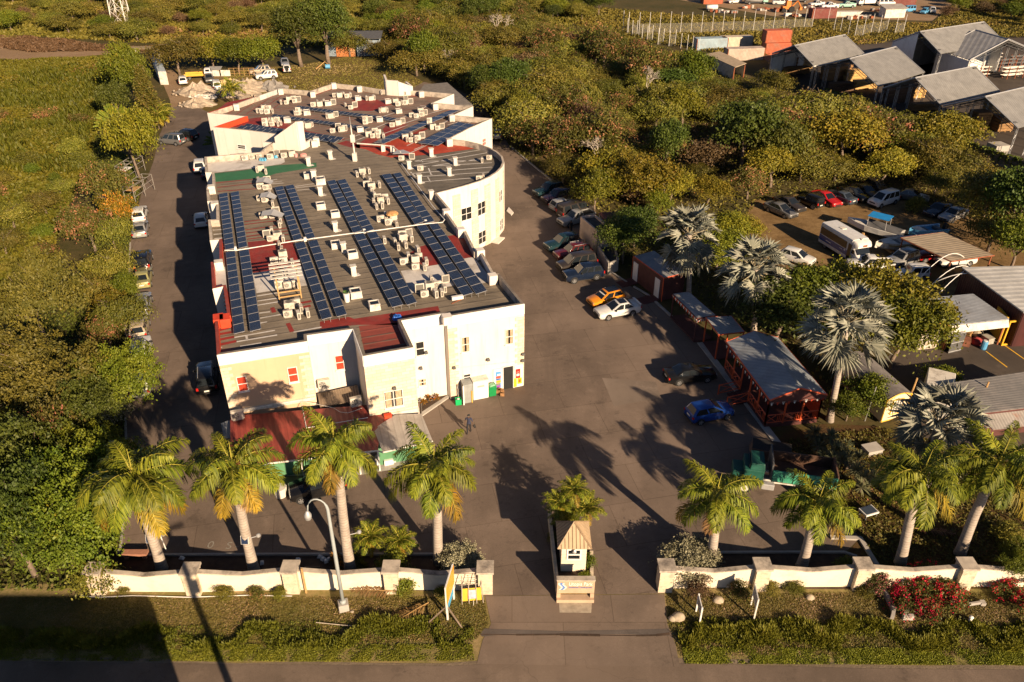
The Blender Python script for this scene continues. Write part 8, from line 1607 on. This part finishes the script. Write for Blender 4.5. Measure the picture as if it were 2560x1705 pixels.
# ------------------------------------------------------------------ street wall with pillars and dipping panels
WALLM=plain('street_wall_render',(.80,.70,.54),.85,.06,.7,dirt=(.55,.46,.34),dscale=.6,damt=.6);COP=M['dirtytop']
PIST=plain('pale_stone_pillar',(.66,.55,.40),.85,.18,4,dirt=(.3,.25,.2),dscale=1.6,damt=.7,bmp=.3)
def streetwall(lab,px,ends):
 ps=[at(u,v)for u,v in px];O=ps[0];t=thing('street_wall',lab,'wall',tuple(O),0,'street walls');W_=.95;hp=1.95
 for i,p in enumerate(ps):
  q=p-O+Vector((0,.45,0));b=MB();b.box((q.x,q.y,hp/2-.05),(W_*.9,.9,hp-.1));
  for k in range(6):b.box((q.x,q.y,.16+k*.31),(W_*.9+.03,.93,.27))
  pl_=b.build('pillar',PIST,t);b=MB();b.box((q.x,q.y,hp+.02),(W_+.12,1.05,.16));b.build('cap',COP,pl_)
 for i in range(len(ps)-1):
  a,c=ps[i]-O+Vector((W_*.45,.35,0)),ps[i+1]-O+Vector((-W_*.45,.35,0));m=(a+c)/2;hi,lo=1.68,1.38;th=.22;b=MB();e=Vector((0,th,0))
  for(p,q,zp,zq)in((a,m,hi,lo),(m,c,lo,hi)):
   b.add([p,q,q+e,p+e,p+Vector((0,0,zp)),q+Vector((0,0,zq)),q+e+Vector((0,0,zq)),p+e+Vector((0,0,zp))],[(3,2,1,0),(4,5,6,7),(0,1,5,4),(1,2,6,5),(2,3,7,6),(3,0,4,7)])
  b.build('wall_panel',WALLM,t);b=MB();f=Vector((0,-.05,0));g_=Vector((0,th+.05,0));u1=Vector((0,0,.09))
  for(p,q,zp,zq)in((a,m,hi,lo),(m,c,lo,hi)):
   P_=[p+f+Vector((0,0,zp+.002)),q+f+Vector((0,0,zq+.002)),q+g_+Vector((0,0,zq+.002)),p+g_+Vector((0,0,zp+.002))];b.add(P_+[x+u1 for x in P_],[(3,2,1,0),(4,5,6,7),(0,1,5,4),(1,2,6,5),(2,3,7,6),(3,0,4,7)])
  b.build('coping',COP,t)
streetwall('cream street wall of five pillars and dipping panels left of the entrance',[(247,1490),(485,1491),(732,1486),(981,1486),(1214,1487)],None)
streetwall('cream street wall with dipping panels right of the entrance',[(1662,1482),(1899,1479),(2148,1478),(2405,1478),(2660,1478)],None)
b=MB();b.tube([at(205,1490,.06),at(250,1493,.08),at(330,1489,.06),at(470,1493,.06),at(620,1488,.06),at(730,1490,.05)],.03,5);tag(b.build('ground_pipe',M['white']),'thin white pipe lying along the foot of the left street wall','pipe')
# ------------------------------------------------------------------ entrance island with guard booth and name sign
def island():
 c=at(1437,1502);O=c;t=thing('entrance_island','long walled planter in the middle of the entrance, open at its back','planter',tuple(O));f=lambda u,v:at(u,v)-O
 L0,L1,R0,R1=f(1391,1500),f(1373,1300),f(1484,1500),f(1478,1390);b=MB();thickwall(b,L0+Vector((.12,.1,0)),L1,0,.55,.75,.22);thickwall(b,R0+Vector((-.12,.1,0)),R1,0,.55,.5,.22);b.build('side_wall',PIST,t)
 b=MB();b.prism([L0+Vector((.2,.2,0)),R0+Vector((-.2,.2,0)),R1+Vector((-.1,0,0)),R1+Vector((.1,2.6,0)),L1+Vector((.2,0,0))],0,.3);b.build('soil_bed',M['soil'],t)
 b=MB();b.sheet([f(1399,1532),f(1478,1533),f(1480,1502),f(1397,1502)],.028);structure_=b.build('paving',plain('pale_paving',(.4,.34,.26),.9,.3,2,dirt=(.22,.18,.14),dscale=1.5),t)
 return O
isl=island()
def name_sign():
 c=at(1437.5,1502);W_=(at(1484,1502)-at(1391,1502)).length;t=thing('entrance_sign','low pale stone sign with a blue and white wave emblem and company lettering','sign',tuple(c));H=1.75;SG=plain('sign_stone',(.52,.37,.25),.8,.12,1.5,dirt=(.36,.25,.17))
 b=MB();b.box((0,.18,1.2),(W_,.3,1.1));b.build('board',SG,t,bevel=.02);b=MB();b.box((0,.1,.14),(W_,.56,.28));b.build('base',SG,t);b=MB();[b.box((s*(W_/2-.12),.16,.46),(.24,.3,.38))for s in(-1,1)];b.build('leg',SG,t);b=MB();b.box((0,.3,.46),(W_-.48,.06,.38));b.build('back_panel',plain('brown_recess',(.2,.14,.05),.9,.4,4),t)  # recessed back panel darker and browner than the sign stone
 b=MB();b.box((0,.18,1.8),(W_+.06,.36,.08));b.build('cap',M['dirtytop'],t)
 def letters(txt,size,x,z,col,nm,xs=1.0):
  cu=bpy.data.curves.new(nm,'FONT');cu.body=txt;cu.size=size;cu.extrude=.008;cu.align_x='LEFT';o=bpy.data.objects.new(nm,cu);C.objects.link(o);bpy.context.view_layer.update();dg=bpy.context.evaluated_depsgraph_get();me=bpy.data.meshes.new_from_object(o.evaluated_get(dg));bpy.data.objects.remove(o);bpy.data.curves.remove(cu)
  me.materials.clear();me.materials.append(col);o=link(nm,me,t);o.location=(x,.018,z);o.rotation_euler=(PI/2,0,0);o.scale=(min(xs,(W_-.86)/max(v.co.x for v in me.vertices)),1,1);return o
 letters('Utopia Park',.42,-W_/2+.72,1.36,plain('pale_letters',(.92,.86,.80),.6,.05),'lettering',.95);letters('Residential Development',.2,-W_/2+.72,1.13,plain('violet_letters',(.22,.2,.42),.6,.05),'lettering',.9)
 for k,(dx,m)in enumerate([(0,M['white']),(.13,plain('emblem_blue',(.12,.25,.6),.5,.1)),(.26,M['white'])]):
  b=MB();P_=[];
  for j in range(13):s=j/12;x=-W_/2+.2+dx+.09*math.sin(PI*2*s-.6);z=.98+.62*s;P_.append((x,z))
  for j in range(12):(x0,z0),(x1,z1)=P_[j],P_[j+1];b.slab([(x0-.05,.018-.004*k,z0),(x0+.06,.018-.004*k,z0),(x1+.06,.018-.004*k,z1),(x1-.05,.018-.004*k,z1)],.012)
  b.build('emblem',m,t)
 b=MB();b.box((0,.75,.52),(.24,.2,.22));b.build('spotlight',M['white'],t)
name_sign()
def booth():
 fl,fr=at(1402,1436),at(1462,1435);W_=(fr-fl).length;t=thing('guard_booth','small white guard booth with a tan pyramid roof at the entrance','guard booth',((fl.x+fr.x)/2,fl.y,.3));H=2.3;D_=1.8;BW=plain('booth_boards',(.78,.66,.52),.7,.1,2,dirt=(.5,.4,.3),dscale=1)
 b=MB();b.box((0,D_/2,H/2),(W_,D_,H));[b.box((0,D_/2,.2+k*.3),(W_+.03,D_+.03,.26))for k in range(7)];b.build('wall',BW,t)
 b=MB();e=.3;z0=H;w2=W_/2+e;y0,y1=-e,D_+e;ap=(0,D_/2,H+1.15);base=[(-w2,y0,z0),(w2,y0,z0),(w2,y1,z0),(-w2,y1,z0)];b.add(base+[ap],[(0,1,4),(1,2,4),(2,3,4),(3,0,4),(3,2,1,0)]);TAN=plain('tan_sheet',(.46,.34,.21),.6,.12);rfo=b.build('roof',TAN,t)
 b=MB();A=Vector(ap)
 for i in range(4):
  p,q=Vector(base[i]),Vector(base[(i+1)%4]);m_=(p+q)/2
  for k in range(1,9):
   s=k/9;f=1-abs(2*s-1);a0=p+(q-p)*s;a1=a0+(A-m_)*f*.97;b.tube([a0+Vector((0,0,.03)),a1+Vector((0,0,.03))],.022,4)
  b.tube([p+Vector((0,0,.03)),A+Vector((0,0,.05))],.05,4)
 b.build('roof_seam',plain('dark_tan',(.32,.22,.13),.6),rfo)
 b=MB();[b.box((s*.42,-.03,1.55),(.1,.08,.95))for s in(-1,1)];[b.box((0,-.03,z_),(.74,.08,.09))for z_ in(1.12,1.55,1.99)];f=b.build('window',M['white'],t);b=MB();b.box((0,-.005,1.55),(.76,.03,.86));b.build('pane',M['glass'],f)
 b=MB();b.lathe((0,-.2,1.95),[(.14,0),(.1,.12),(.03,.2)],8);b.build('lamp',M['steel'],t);b=MB();b.box((W_/2+.02,.9,1.3),(.05,.8,1.0));b.build('side_window',M['glass'],t)
booth()
for k,(u,v,s,lab)in enumerate([(1468,1395,.42,'yellow flowering shrub on the right of the guard booth'),(1468,1432,.3,'small shrub between the guard booth and the right island wall'),(1385,1330,.3,'low shrub against the left island wall')]):tree_at(['shrub2','shrub2','shrub1'][k],u,v,.8,s,lab)
# ------------------------------------------------------------------ lamp post, signs
def lamp_post():
 p=at(860,1522);t=thing('street_lamp','tall pale grey street lamp with a curved arm on the verge','street lamp',tuple(p));h=height_for(p,1243);b=MB();b.box((0,0,.3),(.62,.62,.6),.3);b.build('footing',M['kerb'],t,bevel=.05);GP=plain('lamp_post_grey',(.34,.37,.37),.5,.1)
 b=MB();b.tube([(0,0,.55),(0,0,.8)],.2,8);b.tube([(0,0,.6),(0,0,h*.5),(0,0,h-.9)]+[(-.55+.55*math.cos(a),-.1*math.sin(a),h-.9+.85*math.sin(a))for a in[PI*k/9 for k in range(1,9)]]+[(-1.12,-.1,h-1.0)],[.115,.115,.095,.08]+[.045]*9,10);b.build('pole',GP,t,True)
 b=MB();b.lathe((-1.15,-.1,h-1.55),[(.06,0),(.2,.08),(.22,.3),(.1,.55),(.06,.6)],10);b.build('lamp_head',M['steel'],t,True);b=MB();b.lathe((-1.15,-.1,h-1.6),[(.12,0),(.17,.06)],10);b.build('lens',M['lampglass'],t)
lamp_post()
def tall_sign():
 p=at(1124,1535);t=thing('roadside_board','tall roadside board seen nearly edge-on, orange, white and blue','sign',tuple(p),math.radians(80));b=MB();b.box((.35,0,1.9),(1.9,.08,2.2));b.build('board',M['white'],t)
 b=MB();b.box((.35,-.05,2.2),(1.84,.014,1.5));b.build('orange_panel',plain('orange_print',(.85,.35,.04),.5,.15,1.5,dirt=(.9,.65,.3)),t);b=MB();b.box((.2,-.048,1.1),(1.3,.014,.5));b.build('blue_panel',plain('blue_print',(.08,.4,.65),.5,.1),t);b=MB();b.box((.35,.05,2.4),(1.7,.014,1.0));b.build('picture_panel',plain('mixed_print',(.3,.2,.3),.5,.6,2),t)
 b=MB();[b.box((x,0,1.0),(.1,.1,2.0))for x in(-.45,1.15)];b.build('post',M['white'],t);b=MB();b.tube([(-.4,.06,1.3),(-.9,-1.0,.05)],.06,4);b.tube([(-.4,-.06,1.3),(-.9,1.1,.05)],.06,4);b.build('prop',M['bark'],t)
tall_sign()
t=thing('yellow_board','yellow board with a pink print held in an unfinished wooden frame','sign',tuple(at(1180,1497)),.1,None,.8);b=MB();b.slab([(-.75,-.3,.15),(.75,-.3,.15),(.75,.1,1.1),(-.75,.1,1.1)],.05);b.build('board',plain('yellow_print',(.62,.4,.03),.5,.1),t);b=MB();b.slab([(-.3,-.275,.35),(.35,-.275,.35),(.3,.02,1.0),(-.28,.02,1.0)],.03);o=b.build('pink_print',plain('pink_white_print',(.8,.5,.55),.5,.3,5,dirt=(.85,.1,.25),dscale=6),t);o.location=(0,-.035,.03)
b=MB();[b.tube([(x,-.5,0),(x*.9,.5,2.1)],.035,4)for x in(-.8,-.25,.35,.85)];[b.tube([(-.95,.1+z_*.25,z_),(1.0,.1+z_*.25,z_)],.03,4)for z_ in(1.2,1.6,2.0)];b.build('frame',M['palebark'],t);b=MB();b.tube([(.1,-.35,.2),(.05,-.9,-.1)],.03,4);b.build('stake',M['dirtywhite'],t)
def twopost(u0,v0,u1,v1,h,lab,wm):
 p,q=at(u0,v0),at(u1,v1);d=q-p;L_=d.length;t=thing('post_sign',lab,'sign',tuple(p),math.atan2(d.y,d.x),'two post signs on the verge');b=MB();[b.box((x,0,h/2),(.09,.09,h))for x in(0,L_)];b.build('post',wm,t);b=MB();b.box((L_/2,0,h*.72),(L_+.1,.05,h*.5));b.build('board',M['white'],t);b=MB();[b.box((L_/2,s*.028,h*.72+.12*k),(L_*.8,.006,.05),0,k%2)for s in(-1,1)for k in(-2,-1,0,1,2)];b.build('lettering',[plain('dark_print',(.08,.09,.12),.5),M['darksteel']],t)
twopost(1748,1562,1740,1528,1.55,'white two post sign standing free on the right verge',M['white']);twopost(1884,1550,1877,1512,1.9,'weathered two post sign close to the right street wall',M['dirtywhite'])
t=thing('tree_stake','bare timber stake with a cardboard sheet behind the left street wall','stake',tuple(at(766,1482)));b=MB();b.box((0,0,1.1),(.1,.1,2.2));b.build('stake',M['wood'],t);b=MB();b.box((.35,.9,1.0),(.95,.06,.8));b.box((.55,.8,.5),(1.0,.05,.5));b.build('board',plain('cardboard',(.2,.13,.08),.9),t)
t=thing('brick_bench','reddish brick block bench beside the leftmost palm trunk','bench',tuple(at(342,1393)));b=MB();b.box((0,0,.4),(1.6,.45,.2));b.build('seat',plain('brick_red',(.36,.17,.11),.85,.2,6),t);b=MB();[b.box((x,0,.15),(.25,.4,.3))for x in(-.6,.6)];b.build('leg',plain('brick_red2',(.36,.17,.11),.85,.2,6),t)
t=thing('garden_lamp','small white double lamp on a post at the front kerb','lamp',tuple(at(416,1376)));b=MB();b.tube([(0,0,0),(-.1,0,1.5)],.035,5);b.build('post',M['white'],t);b=MB();[b.lathe((x,0,1.5),[(.04,0),(.13,.1),(.1,.22)],8)for x in(-.28,.08)];b.build('lamp_head',M['white'],t)
b=MB()
for k,(u,v)in enumerate([(745,1400),(808,1398),(815,1404),(800,1393),(822,1399),(655,1408),(455,1396)]):p=at(u,v);b=MB();b.box((0,0,.08),(.35,.25,.16),k,0,.5);o=b.build('litter_bag',M['white']);o.location=(p.x,p.y,.016);tag(o,['white bag beside the timber stake','white litter right of the cardboard sheet','lower white litter by the lamp palm','upper white litter by the cardboard sheet','white scrap nearest the lamp palm trunk','white scrap between second palm and stake','white scrap near the garden lamp'][k],'litter','litter in the left bed')
for k,(u,v,s,lab)in enumerate([(1695,1545,.36,'rounded boulder beside the entrance on the right verge'),(1682,1548,.25,'darker boulder touching the rounded one'),(1795,1502,.3,'tall pale stone on the right verge between the signs'),(2384,1500,.26,'upright pale stone near the rightmost pillar'),(880,1530,.14,'small stone at the street lamp footing'),(2452,1508,.2,'grey stone on the far right verge'),(1985+40,1495,.25,'grey block at the foot of the right wall')]):
 b=MB();rng=np.random.default_rng(k);b.lathe((0,0,-.1),[(s*.9,0),(s*1.05,s*.5),(s*.8,s*1.1),(s*.3,s*1.4)],9);o=b.build('boulder',plain('boulder_stone',(.4,.33,.24),.95,.35,3),None,True);o.location=at(u,v);o.rotation_euler=(rng.normal()*.15,rng.normal()*.15,0);o.scale=(1.2,.9,1);tag(o,lab,'stone','stones on the verge')
for k,(px,lab)in enumerate([([(2205,1478),(2232,1530),(2229,1548)],'left short concrete kerb of the ditch bridge'),([(2255,1500),(2266,1532),(2258,1548),(2278,1549)],'right short concrete kerb of the ditch bridge')]):
 b=MB();P_=[at(*q)for q in px]
 for i in range(len(P_)-1):a,c=P_[i],P_[i+1];d=c-a;b.box(((a.x+c.x)/2,(a.y+c.y)/2,.2),(d.length+.12,.2,.4+.003*i),math.atan2(d.y,d.x))
 tag(b.build('bridge_kerb',M['kerb']),lab,'kerb','ditch bridge kerbs')
b=MB();b.tube([at(790,1556,.12),at(860,1563,.1),at(930,1568,.14)],.03,4);tag(b.build('dead_branch',M['palebark']),'long thin dead branch on the verge below the lamp','branch')
b=MB();b.tube([(0,0,.15),(.8,.1,.2)],.12,6);b.box((.9,.1,.15),(.3,.3,.25));o=b.build('concrete_piece',M['kerb']);o.location=at(2420,1515);tag(o,'broken concrete piece on the far right verge','concrete')
b=MB();b.lathe((0,0,0),[(.1,0),(.1,.5),(.14,.55),(.05,.62)],8);o=b.build('marker_post',M['white']);o.location=at(2422,1558);tag(o,'short white marker post on the far right verge','post')
# ------------------------------------------------------------------ things by the shop doorway
def fronting(u,v):return at(u,v)
t=thing('white_fridge','big white cold box standing between the sheet metal locker and the green bin','cold box',tuple(at(1203,998)),BANG);b=MB();b.box((0,.45,.95),(1.35,.9,1.85));b.build('cabinet',M['white'],t,bevel=.03);b=MB();b.box((0,-.012,1.35),(.6,.012,.16));b.build('faded_print',M['kerb'],t);b=MB();b.box((0,.45,1.9),(1.4,.95,.06));b.build('top',M['dirtywhite'],t)
t=thing('metal_locker','grey ribbed sheet metal locker beside the recessed wall','locker',tuple(at(1172,1008)),BANG);b=MB();b.box((0,.5,.95),(.8,.9,1.9));b.build('cabinet',corr('grey_ribbed_locker',(.35,.37,.36),.12,rz=BANG),t);b=MB();b.box((-.46,-.1,.95),(.1,.1,1.95));b.build('post',M['white'],t);b=MB();b.box((.3,.0,.6),(.08,.06,1.2));b.build('plank',M['yellow'],t)
t=thing('wheelie_bin','green wheelie bin filled with bottles beside the poster board','bin',tuple(at(1232,992)),BANG);b=MB();b.box((0,.3,.55),(.62,.6,1.0),0,0,1.15);b.build('bin',plain('bin_green',(.01,.25,.07),.5),t,bevel=.03);b=MB();b.box((0,.3,1.08),(.6,.55,.1),.2,0,.6);b.build('contents',plain('bottle_mix',(.25,.5,.3),.4,.5,8),t);b=MB();[b.tube([(x-.05,.62,.13),(x+.05,.62,.13)],.13,10)for x in(-.3,.3)];b.build('wheel',M['tyre'],t)
t=thing('plastic_crate','bright green plastic crate on the paving by the white ladder','crate',tuple(at(1146,1010)),.2);b=MB();[b.box(c_,d_)for c_,d_ in(((0,0,.03),(.5,.4,.06)),((0,.19,.3),(.5,.03,.55)),((0,-.19,.3),(.5,.03,.55)),((.24,0,.3),(.03,.36,.55)),((-.24,0,.3),(.03,.36,.55)))];b.build('crate',plain('crate_green',(.01,.4,.12),.5),t);b=MB();b.box((0,0,.5),(.3,.25,.15),.4,0,.5);b.build('contents',M['white'],t)
t=thing('ladder','white ladder lying against the cream wall corner','ladder',tuple(at(1130,990)),BANG);b=MB();[b.tube([(x,0,0),(x,.5,1.9)],.05,4)for x in(-.28,.28)];[b.tube([(-.28,.5*z_/1.9,z_),(.28,.5*z_/1.9,z_)],.045,4)for z_ in(.3,.7,1.1,1.5,1.8)];b.build('frame',M['white'],t)
b=MB();[b.box((random.uniform(-.35,.35),random.uniform(-.25,.25),.18+.12*(k%2)),(.35,.3,.3),k)for k in range(6)];o=b.build('box_pile',[plain('brown_boxes',(.3,.16,.07),.85,.4,4)]);o.location=at(1252,985);tag(o,'low pile of brown boxes and bags by the shop door','boxes')
for k,(u,v,lab)in enumerate([(703,1238,'round cream planter tub at the left end of the porch')]):t=thing('planter_tub',lab,'planter',tuple(at(u,v)));b=MB();b.lathe((0,0,0),[(.42,0),(.5,.75),(.46,.78)],14);b.build('tub',M['dirtywhite'],t);b=MB();b.lathe((0,0,.74),[(.42,0),(.4,.03)],14);b.build('soil',M['soil'],t)
t=thing('paper_stack','white box on the porch step before the green wall','box',tuple(at(972,1160)),BANG);b=MB();b.box((0,0,.25),(.7,.4,.5));b.build('box',M['white'],t);b=MB();b.box((.3,.1,.1),(.5,.3,.2));b.build('base',M['dirtywhite'],t)
t=thing('water_tubs','white plastic tubs standing in the porch entrance','tubs',tuple(at(945,1160)),BANG);b=MB();[b.lathe((x,y,0),[(.2,0),(.24,.4),(.2,.42)],10)for x,y in((0,0),(.4,.2),(.1,.45))];b.build('tub',M['white'],t)
b=MB();b.box((0,0,.12),(.55,.3,.24),0);b.box((0,0,.26),(.6,.34,.05));o=b.build('orange_crate',M['brightred']);o.location=at(970,1043,2.55);o.rotation_euler=(0,0,BANG);tag(o,'orange red box on the porch roof under the stone tower','box')
b=MB();b.box((0,0,.01),(.5,.5,.02),.6);o=b.build('drain_cover',M['darksteel']);o.location=at(866,1193,.014);tag(o,'dark square drain cover before the porch','drain cover')
b=MB();b.tube([at(u,v,2.92)for u,v in[(640,1022),(690,1018),(725,1008),(760,1004),(800,1012),(835,1020),(850,1030),(870,1032),(890,1026),(905,1020)]],.025,4);tag(b.build('loose_cable',M['dirtywhite']),'loose pale cable snaking over the red porch roof','cable')
b=MB();b.tube([at(753,1004,2.92),at(766,1070,2.72),at(810,1062,2.72),at(920,1044,2.75)],.03,4);tag(b.build('antenna_wire',M['white']),'straight white cable forming a corner on the red porch roof','cable')
for i,(ch,u,v,s)in enumerate([('0',515,1370,.9),('S',562,1372,.9),('-',585,1372,.9),('V',600,1374,.9),('-',612,1374,.9)]):
 cu=bpy.data.curves.new('mark','FONT');cu.body=ch;cu.size=s;o=bpy.data.objects.new('mark',cu);C.objects.link(o);bpy.context.view_layer.update();me=bpy.data.meshes.new_from_object(o.evaluated_get(bpy.context.evaluated_depsgraph_get()));bpy.data.objects.remove(o);me.materials.clear();me.materials.append(plain('worn_marking',(.24,.22,.19),.9,.4,6));o=link('bay_lettering',me);p=at(u,v,.018);o.location=p;structure(o)
# ------------------------------------------------------------------ people
def person(loc,head,lab,shirt,trousers,pose,cap=None,hold=None,sc=1.0):
 t=thing('person',lab,'person',tuple(loc),head,None,sc);SK_=plain('skin_tone',(.10,.055,.035),.6,.1)
 J=pose;names=list(J.keys());idx={n_:i for i,n_ in enumerate(names)};V=[J[n_][0]for n_ in names];Rr=[J[n_][1]for n_ in names]
 E_=[('pelvis','waist'),('waist','chest'),('chest','neck'),('neck','chin'),('chin','head'),('head','crown_top'),('chest','sh_l'),('sh_l','el_l'),('el_l','wr_l'),('wr_l','ha_l'),('chest','sh_r'),('sh_r','el_r'),('el_r','wr_r'),('wr_r','ha_r'),('pelvis','hip_l'),('hip_l','kn_l'),('kn_l','an_l'),('an_l','to_l'),('pelvis','hip_r'),('hip_r','kn_r'),('kn_r','an_r'),('an_r','to_r')]
 E_=[(idx[a],idx[b])for a,b in E_]
 for hnd in('l','r'):
  w_=Vector(J['ha_'+hnd][0]);el=Vector(J['wr_'+hnd][0]);d=(w_-el).normalized();s=d.cross(Vector((0,1,0)));s=s.normalized()if s.length>.1 else Vector((1,0,0))
  for k,(o_,l_)in enumerate([(-.030,.075),(-.010,.088),(.010,.084),(.030,.065)]):
   V.append(tuple(w_+s*o_+d*.03));Rr.append(.010);V.append(tuple(w_+s*o_*1.15+d*(.03+l_)+Vector((0,-.015,.0))));Rr.append(.008);n0=len(V);E_.append((idx['ha_'+hnd],n0-2));E_.append((n0-2,n0-1))
  V.append(tuple(w_-s*.05-d*.005));Rr.append(.011);V.append(tuple(w_-s*.065+d*.045));Rr.append(.009);n0=len(V);E_.append((idx['ha_'+hnd],n0-2));E_.append((n0-2,n0-1))
 me=bpy.data.meshes.new('body');me.from_pydata([tuple(v)for v in V],E_,[]);o=link('body',me);sm=o.modifiers.new('skin','SKIN');sm.use_smooth_shade=True
 for i,sv in enumerate(me.skin_vertices[0].data):sv.radius=(Rr[i],Rr[i]*(.72 if i==idx['chest']or i==idx['waist']else 1));sv.use_root=(i==idx['pelvis'])
 o.modifiers.new('sub','SUBSURF').levels=2;o.modifiers['sub'].render_levels=2
 bpy.context.view_layer.update();m2=bpy.data.meshes.new_from_object(o.evaluated_get(bpy.context.evaluated_depsgraph_get()));bpy.data.objects.remove(o);m2.name='body'
 m2.materials.clear();[m2.materials.append(x)for x in(SK_,shirt,trousers,M['black'])]
 el_z=J['el_l'][0][2]
 for f in m2.polygons:
  c=f.center;armx=abs(c.x)>.235
  if c.z<.10:f.material_index=3
  elif c.z<.92 and not armx:f.material_index=2
  elif c.z<1.47 and(not armx or c.z>el_z+.02):f.material_index=1
  else:f.material_index=0
  f.use_smooth=True
 bo=link('body',m2,t);b=MB();hc=Vector(J['head'][0]);b.lathe(tuple(hc+Vector((0,.012,-.0))),[(.106,.0),(.112,.05),(.09,.1),(.04,.13)],12);b.build('hair',cap or M['black'],t,True)
 b=MB();b.tube([hc+Vector((0,-.088,.005)),hc+Vector((0,-.118,-.03))],[.012,.018],5);b.build('nose',SK_,t)
 for s in(-1,1):b=MB();b.box(tuple(hc+Vector((s*.036,-.092,.012))),(.026,.014,.014));b.build('eye',M['white'],t);b=MB();b.box(tuple(hc+Vector((s*.104,.01,-.01))),(.02,.045,.065));b.build('ear',SK_,t)
 b=MB();b.box(tuple(hc+Vector((0,-.092,-.065))),(.05,.014,.012));b.build('mouth',M['maroon'],t)
 return t
walk={'pelvis':((0,0,.95),.135),'waist':((0,0,1.08),.135),'chest':((0,0,1.33),.15),'neck':((0,0,1.5),.06),'chin':((0,-.02,1.56),.065),'head':((0,-.01,1.66),.1),'crown_top':((0,0,1.75),.07),'sh_l':((-.2,0,1.42),.07),'el_l':((-.29,.10,1.14),.047),'wr_l':((-.3,.0,.92),.032),'ha_l':((-.3,-.02,.84),.035),'sh_r':((.2,0,1.42),.07),'el_r':((.29,-.02,1.15),.047),'wr_r':((.33,-.14,.95),.032),'ha_r':((.34,-.17,.88),.035),'hip_l':((-.1,0,.88),.098),'kn_l':((-.11,-.16,.5),.065),'an_l':((-.11,-.12,.09),.045),'to_l':((-.12,-.3,.045),.04),'hip_r':((.1,0,.88),.098),'kn_r':((.1,-.02,.49),.065),'an_r':((.1,.22,.13),.045),'to_r':((.11,.06,.045),.04)}
stand=dict(walk);stand.update({'el_l':((-.27,.03,1.14),.047),'wr_l':((-.28,-.03,.9),.032),'ha_l':((-.28,-.04,.82),.035),'el_r':((.27,.03,1.14),.047),'wr_r':((.2,-.18,1.05),.032),'ha_r':((.15,-.24,1.06),.035),'kn_l':((-.11,-.01,.5),.065),'an_l':((-.12,.02,.09),.045),'to_l':((-.13,-.14,.045),.04),'kn_r':((.11,-.01,.5),.065),'an_r':((.12,.02,.09),.045),'to_r':((.13,-.14,.045),.04)})
pw_=at(1173,1082,.012);t=person(pw_,-.15,'man in a dark blue polo shirt walking towards the street with a cap in hand',plain('navy_polo',(.035,.04,.075),.85,.2),plain('dark_trousers',(.02,.02,.025),.85,.2),walk,None,sc=1.04)
b=MB();b.lathe((0,0,0),[(.11,0),(.1,.08),(.04,.12)],12);b.box((0,-.13,.01),(.16,.12,.015));o=b.build('cap',M['black']);o.location=pw_+Vector((.42,-.2,.86));o.rotation_euler=(.4,0,.5);tag(o,'black cap held in the walking man\'s hand','cap')
person(at(1427,585,.012),.9,'man in dark clothes standing by the silver pickup',plain('black_shirt',(.015,.015,.017),.85),plain('black_jeans',(.02,.02,.022),.85),stand)
# ------------------------------------------------------------------ across the road, outside the picture: the things whose shadows cross the verge
dirh=Vector((-math.sin(SUN_AZ),-math.cos(SUN_AZ),0))
tip=at(366,1489);base=tip-dirh*((tip.y-15.0)/dirh.y);bh=(tip-base).length*math.tan(SUN_EL)
t=thing('advertising_hoarding','large hoarding on posts across the road, casting the square shadow at bottom left','hoarding',(base.x,base.y,0));b=MB();b.box((-9,0,bh/2+.55),(18,.25,bh-1.1));b.build('board',M['dirtywhite'],t);b=MB();[b.box((x,.3,bh/2-.2),(.3,.3,bh-.4))for x in(-.25,-3,-6,-9,-12,-15,-17.7)];b.build('post',M['rust'],t)
p0=at(484,1489);p1=at(600,1705);pb_=p0-dirh*((p0.y-14.0)/dirh.y);t=thing('utility_pole','timber utility pole across the road, casting the long thin shadow over the verge','utility pole',(pb_.x,pb_.y,0));b=MB();b.tube([(0,0,0),(0,0,13.5)],[.24,.17],8);b.build('pole',M['bark'],t);b=MB();b.box((0,0,12.6),(2.2,.14,.16),.5);b.build('crossarm',M['wood'],t);b=MB();b.tube([(.3,0,10.2),(.3,0,11.2)],.28,8);b.build('transformer',M['steel'],t)
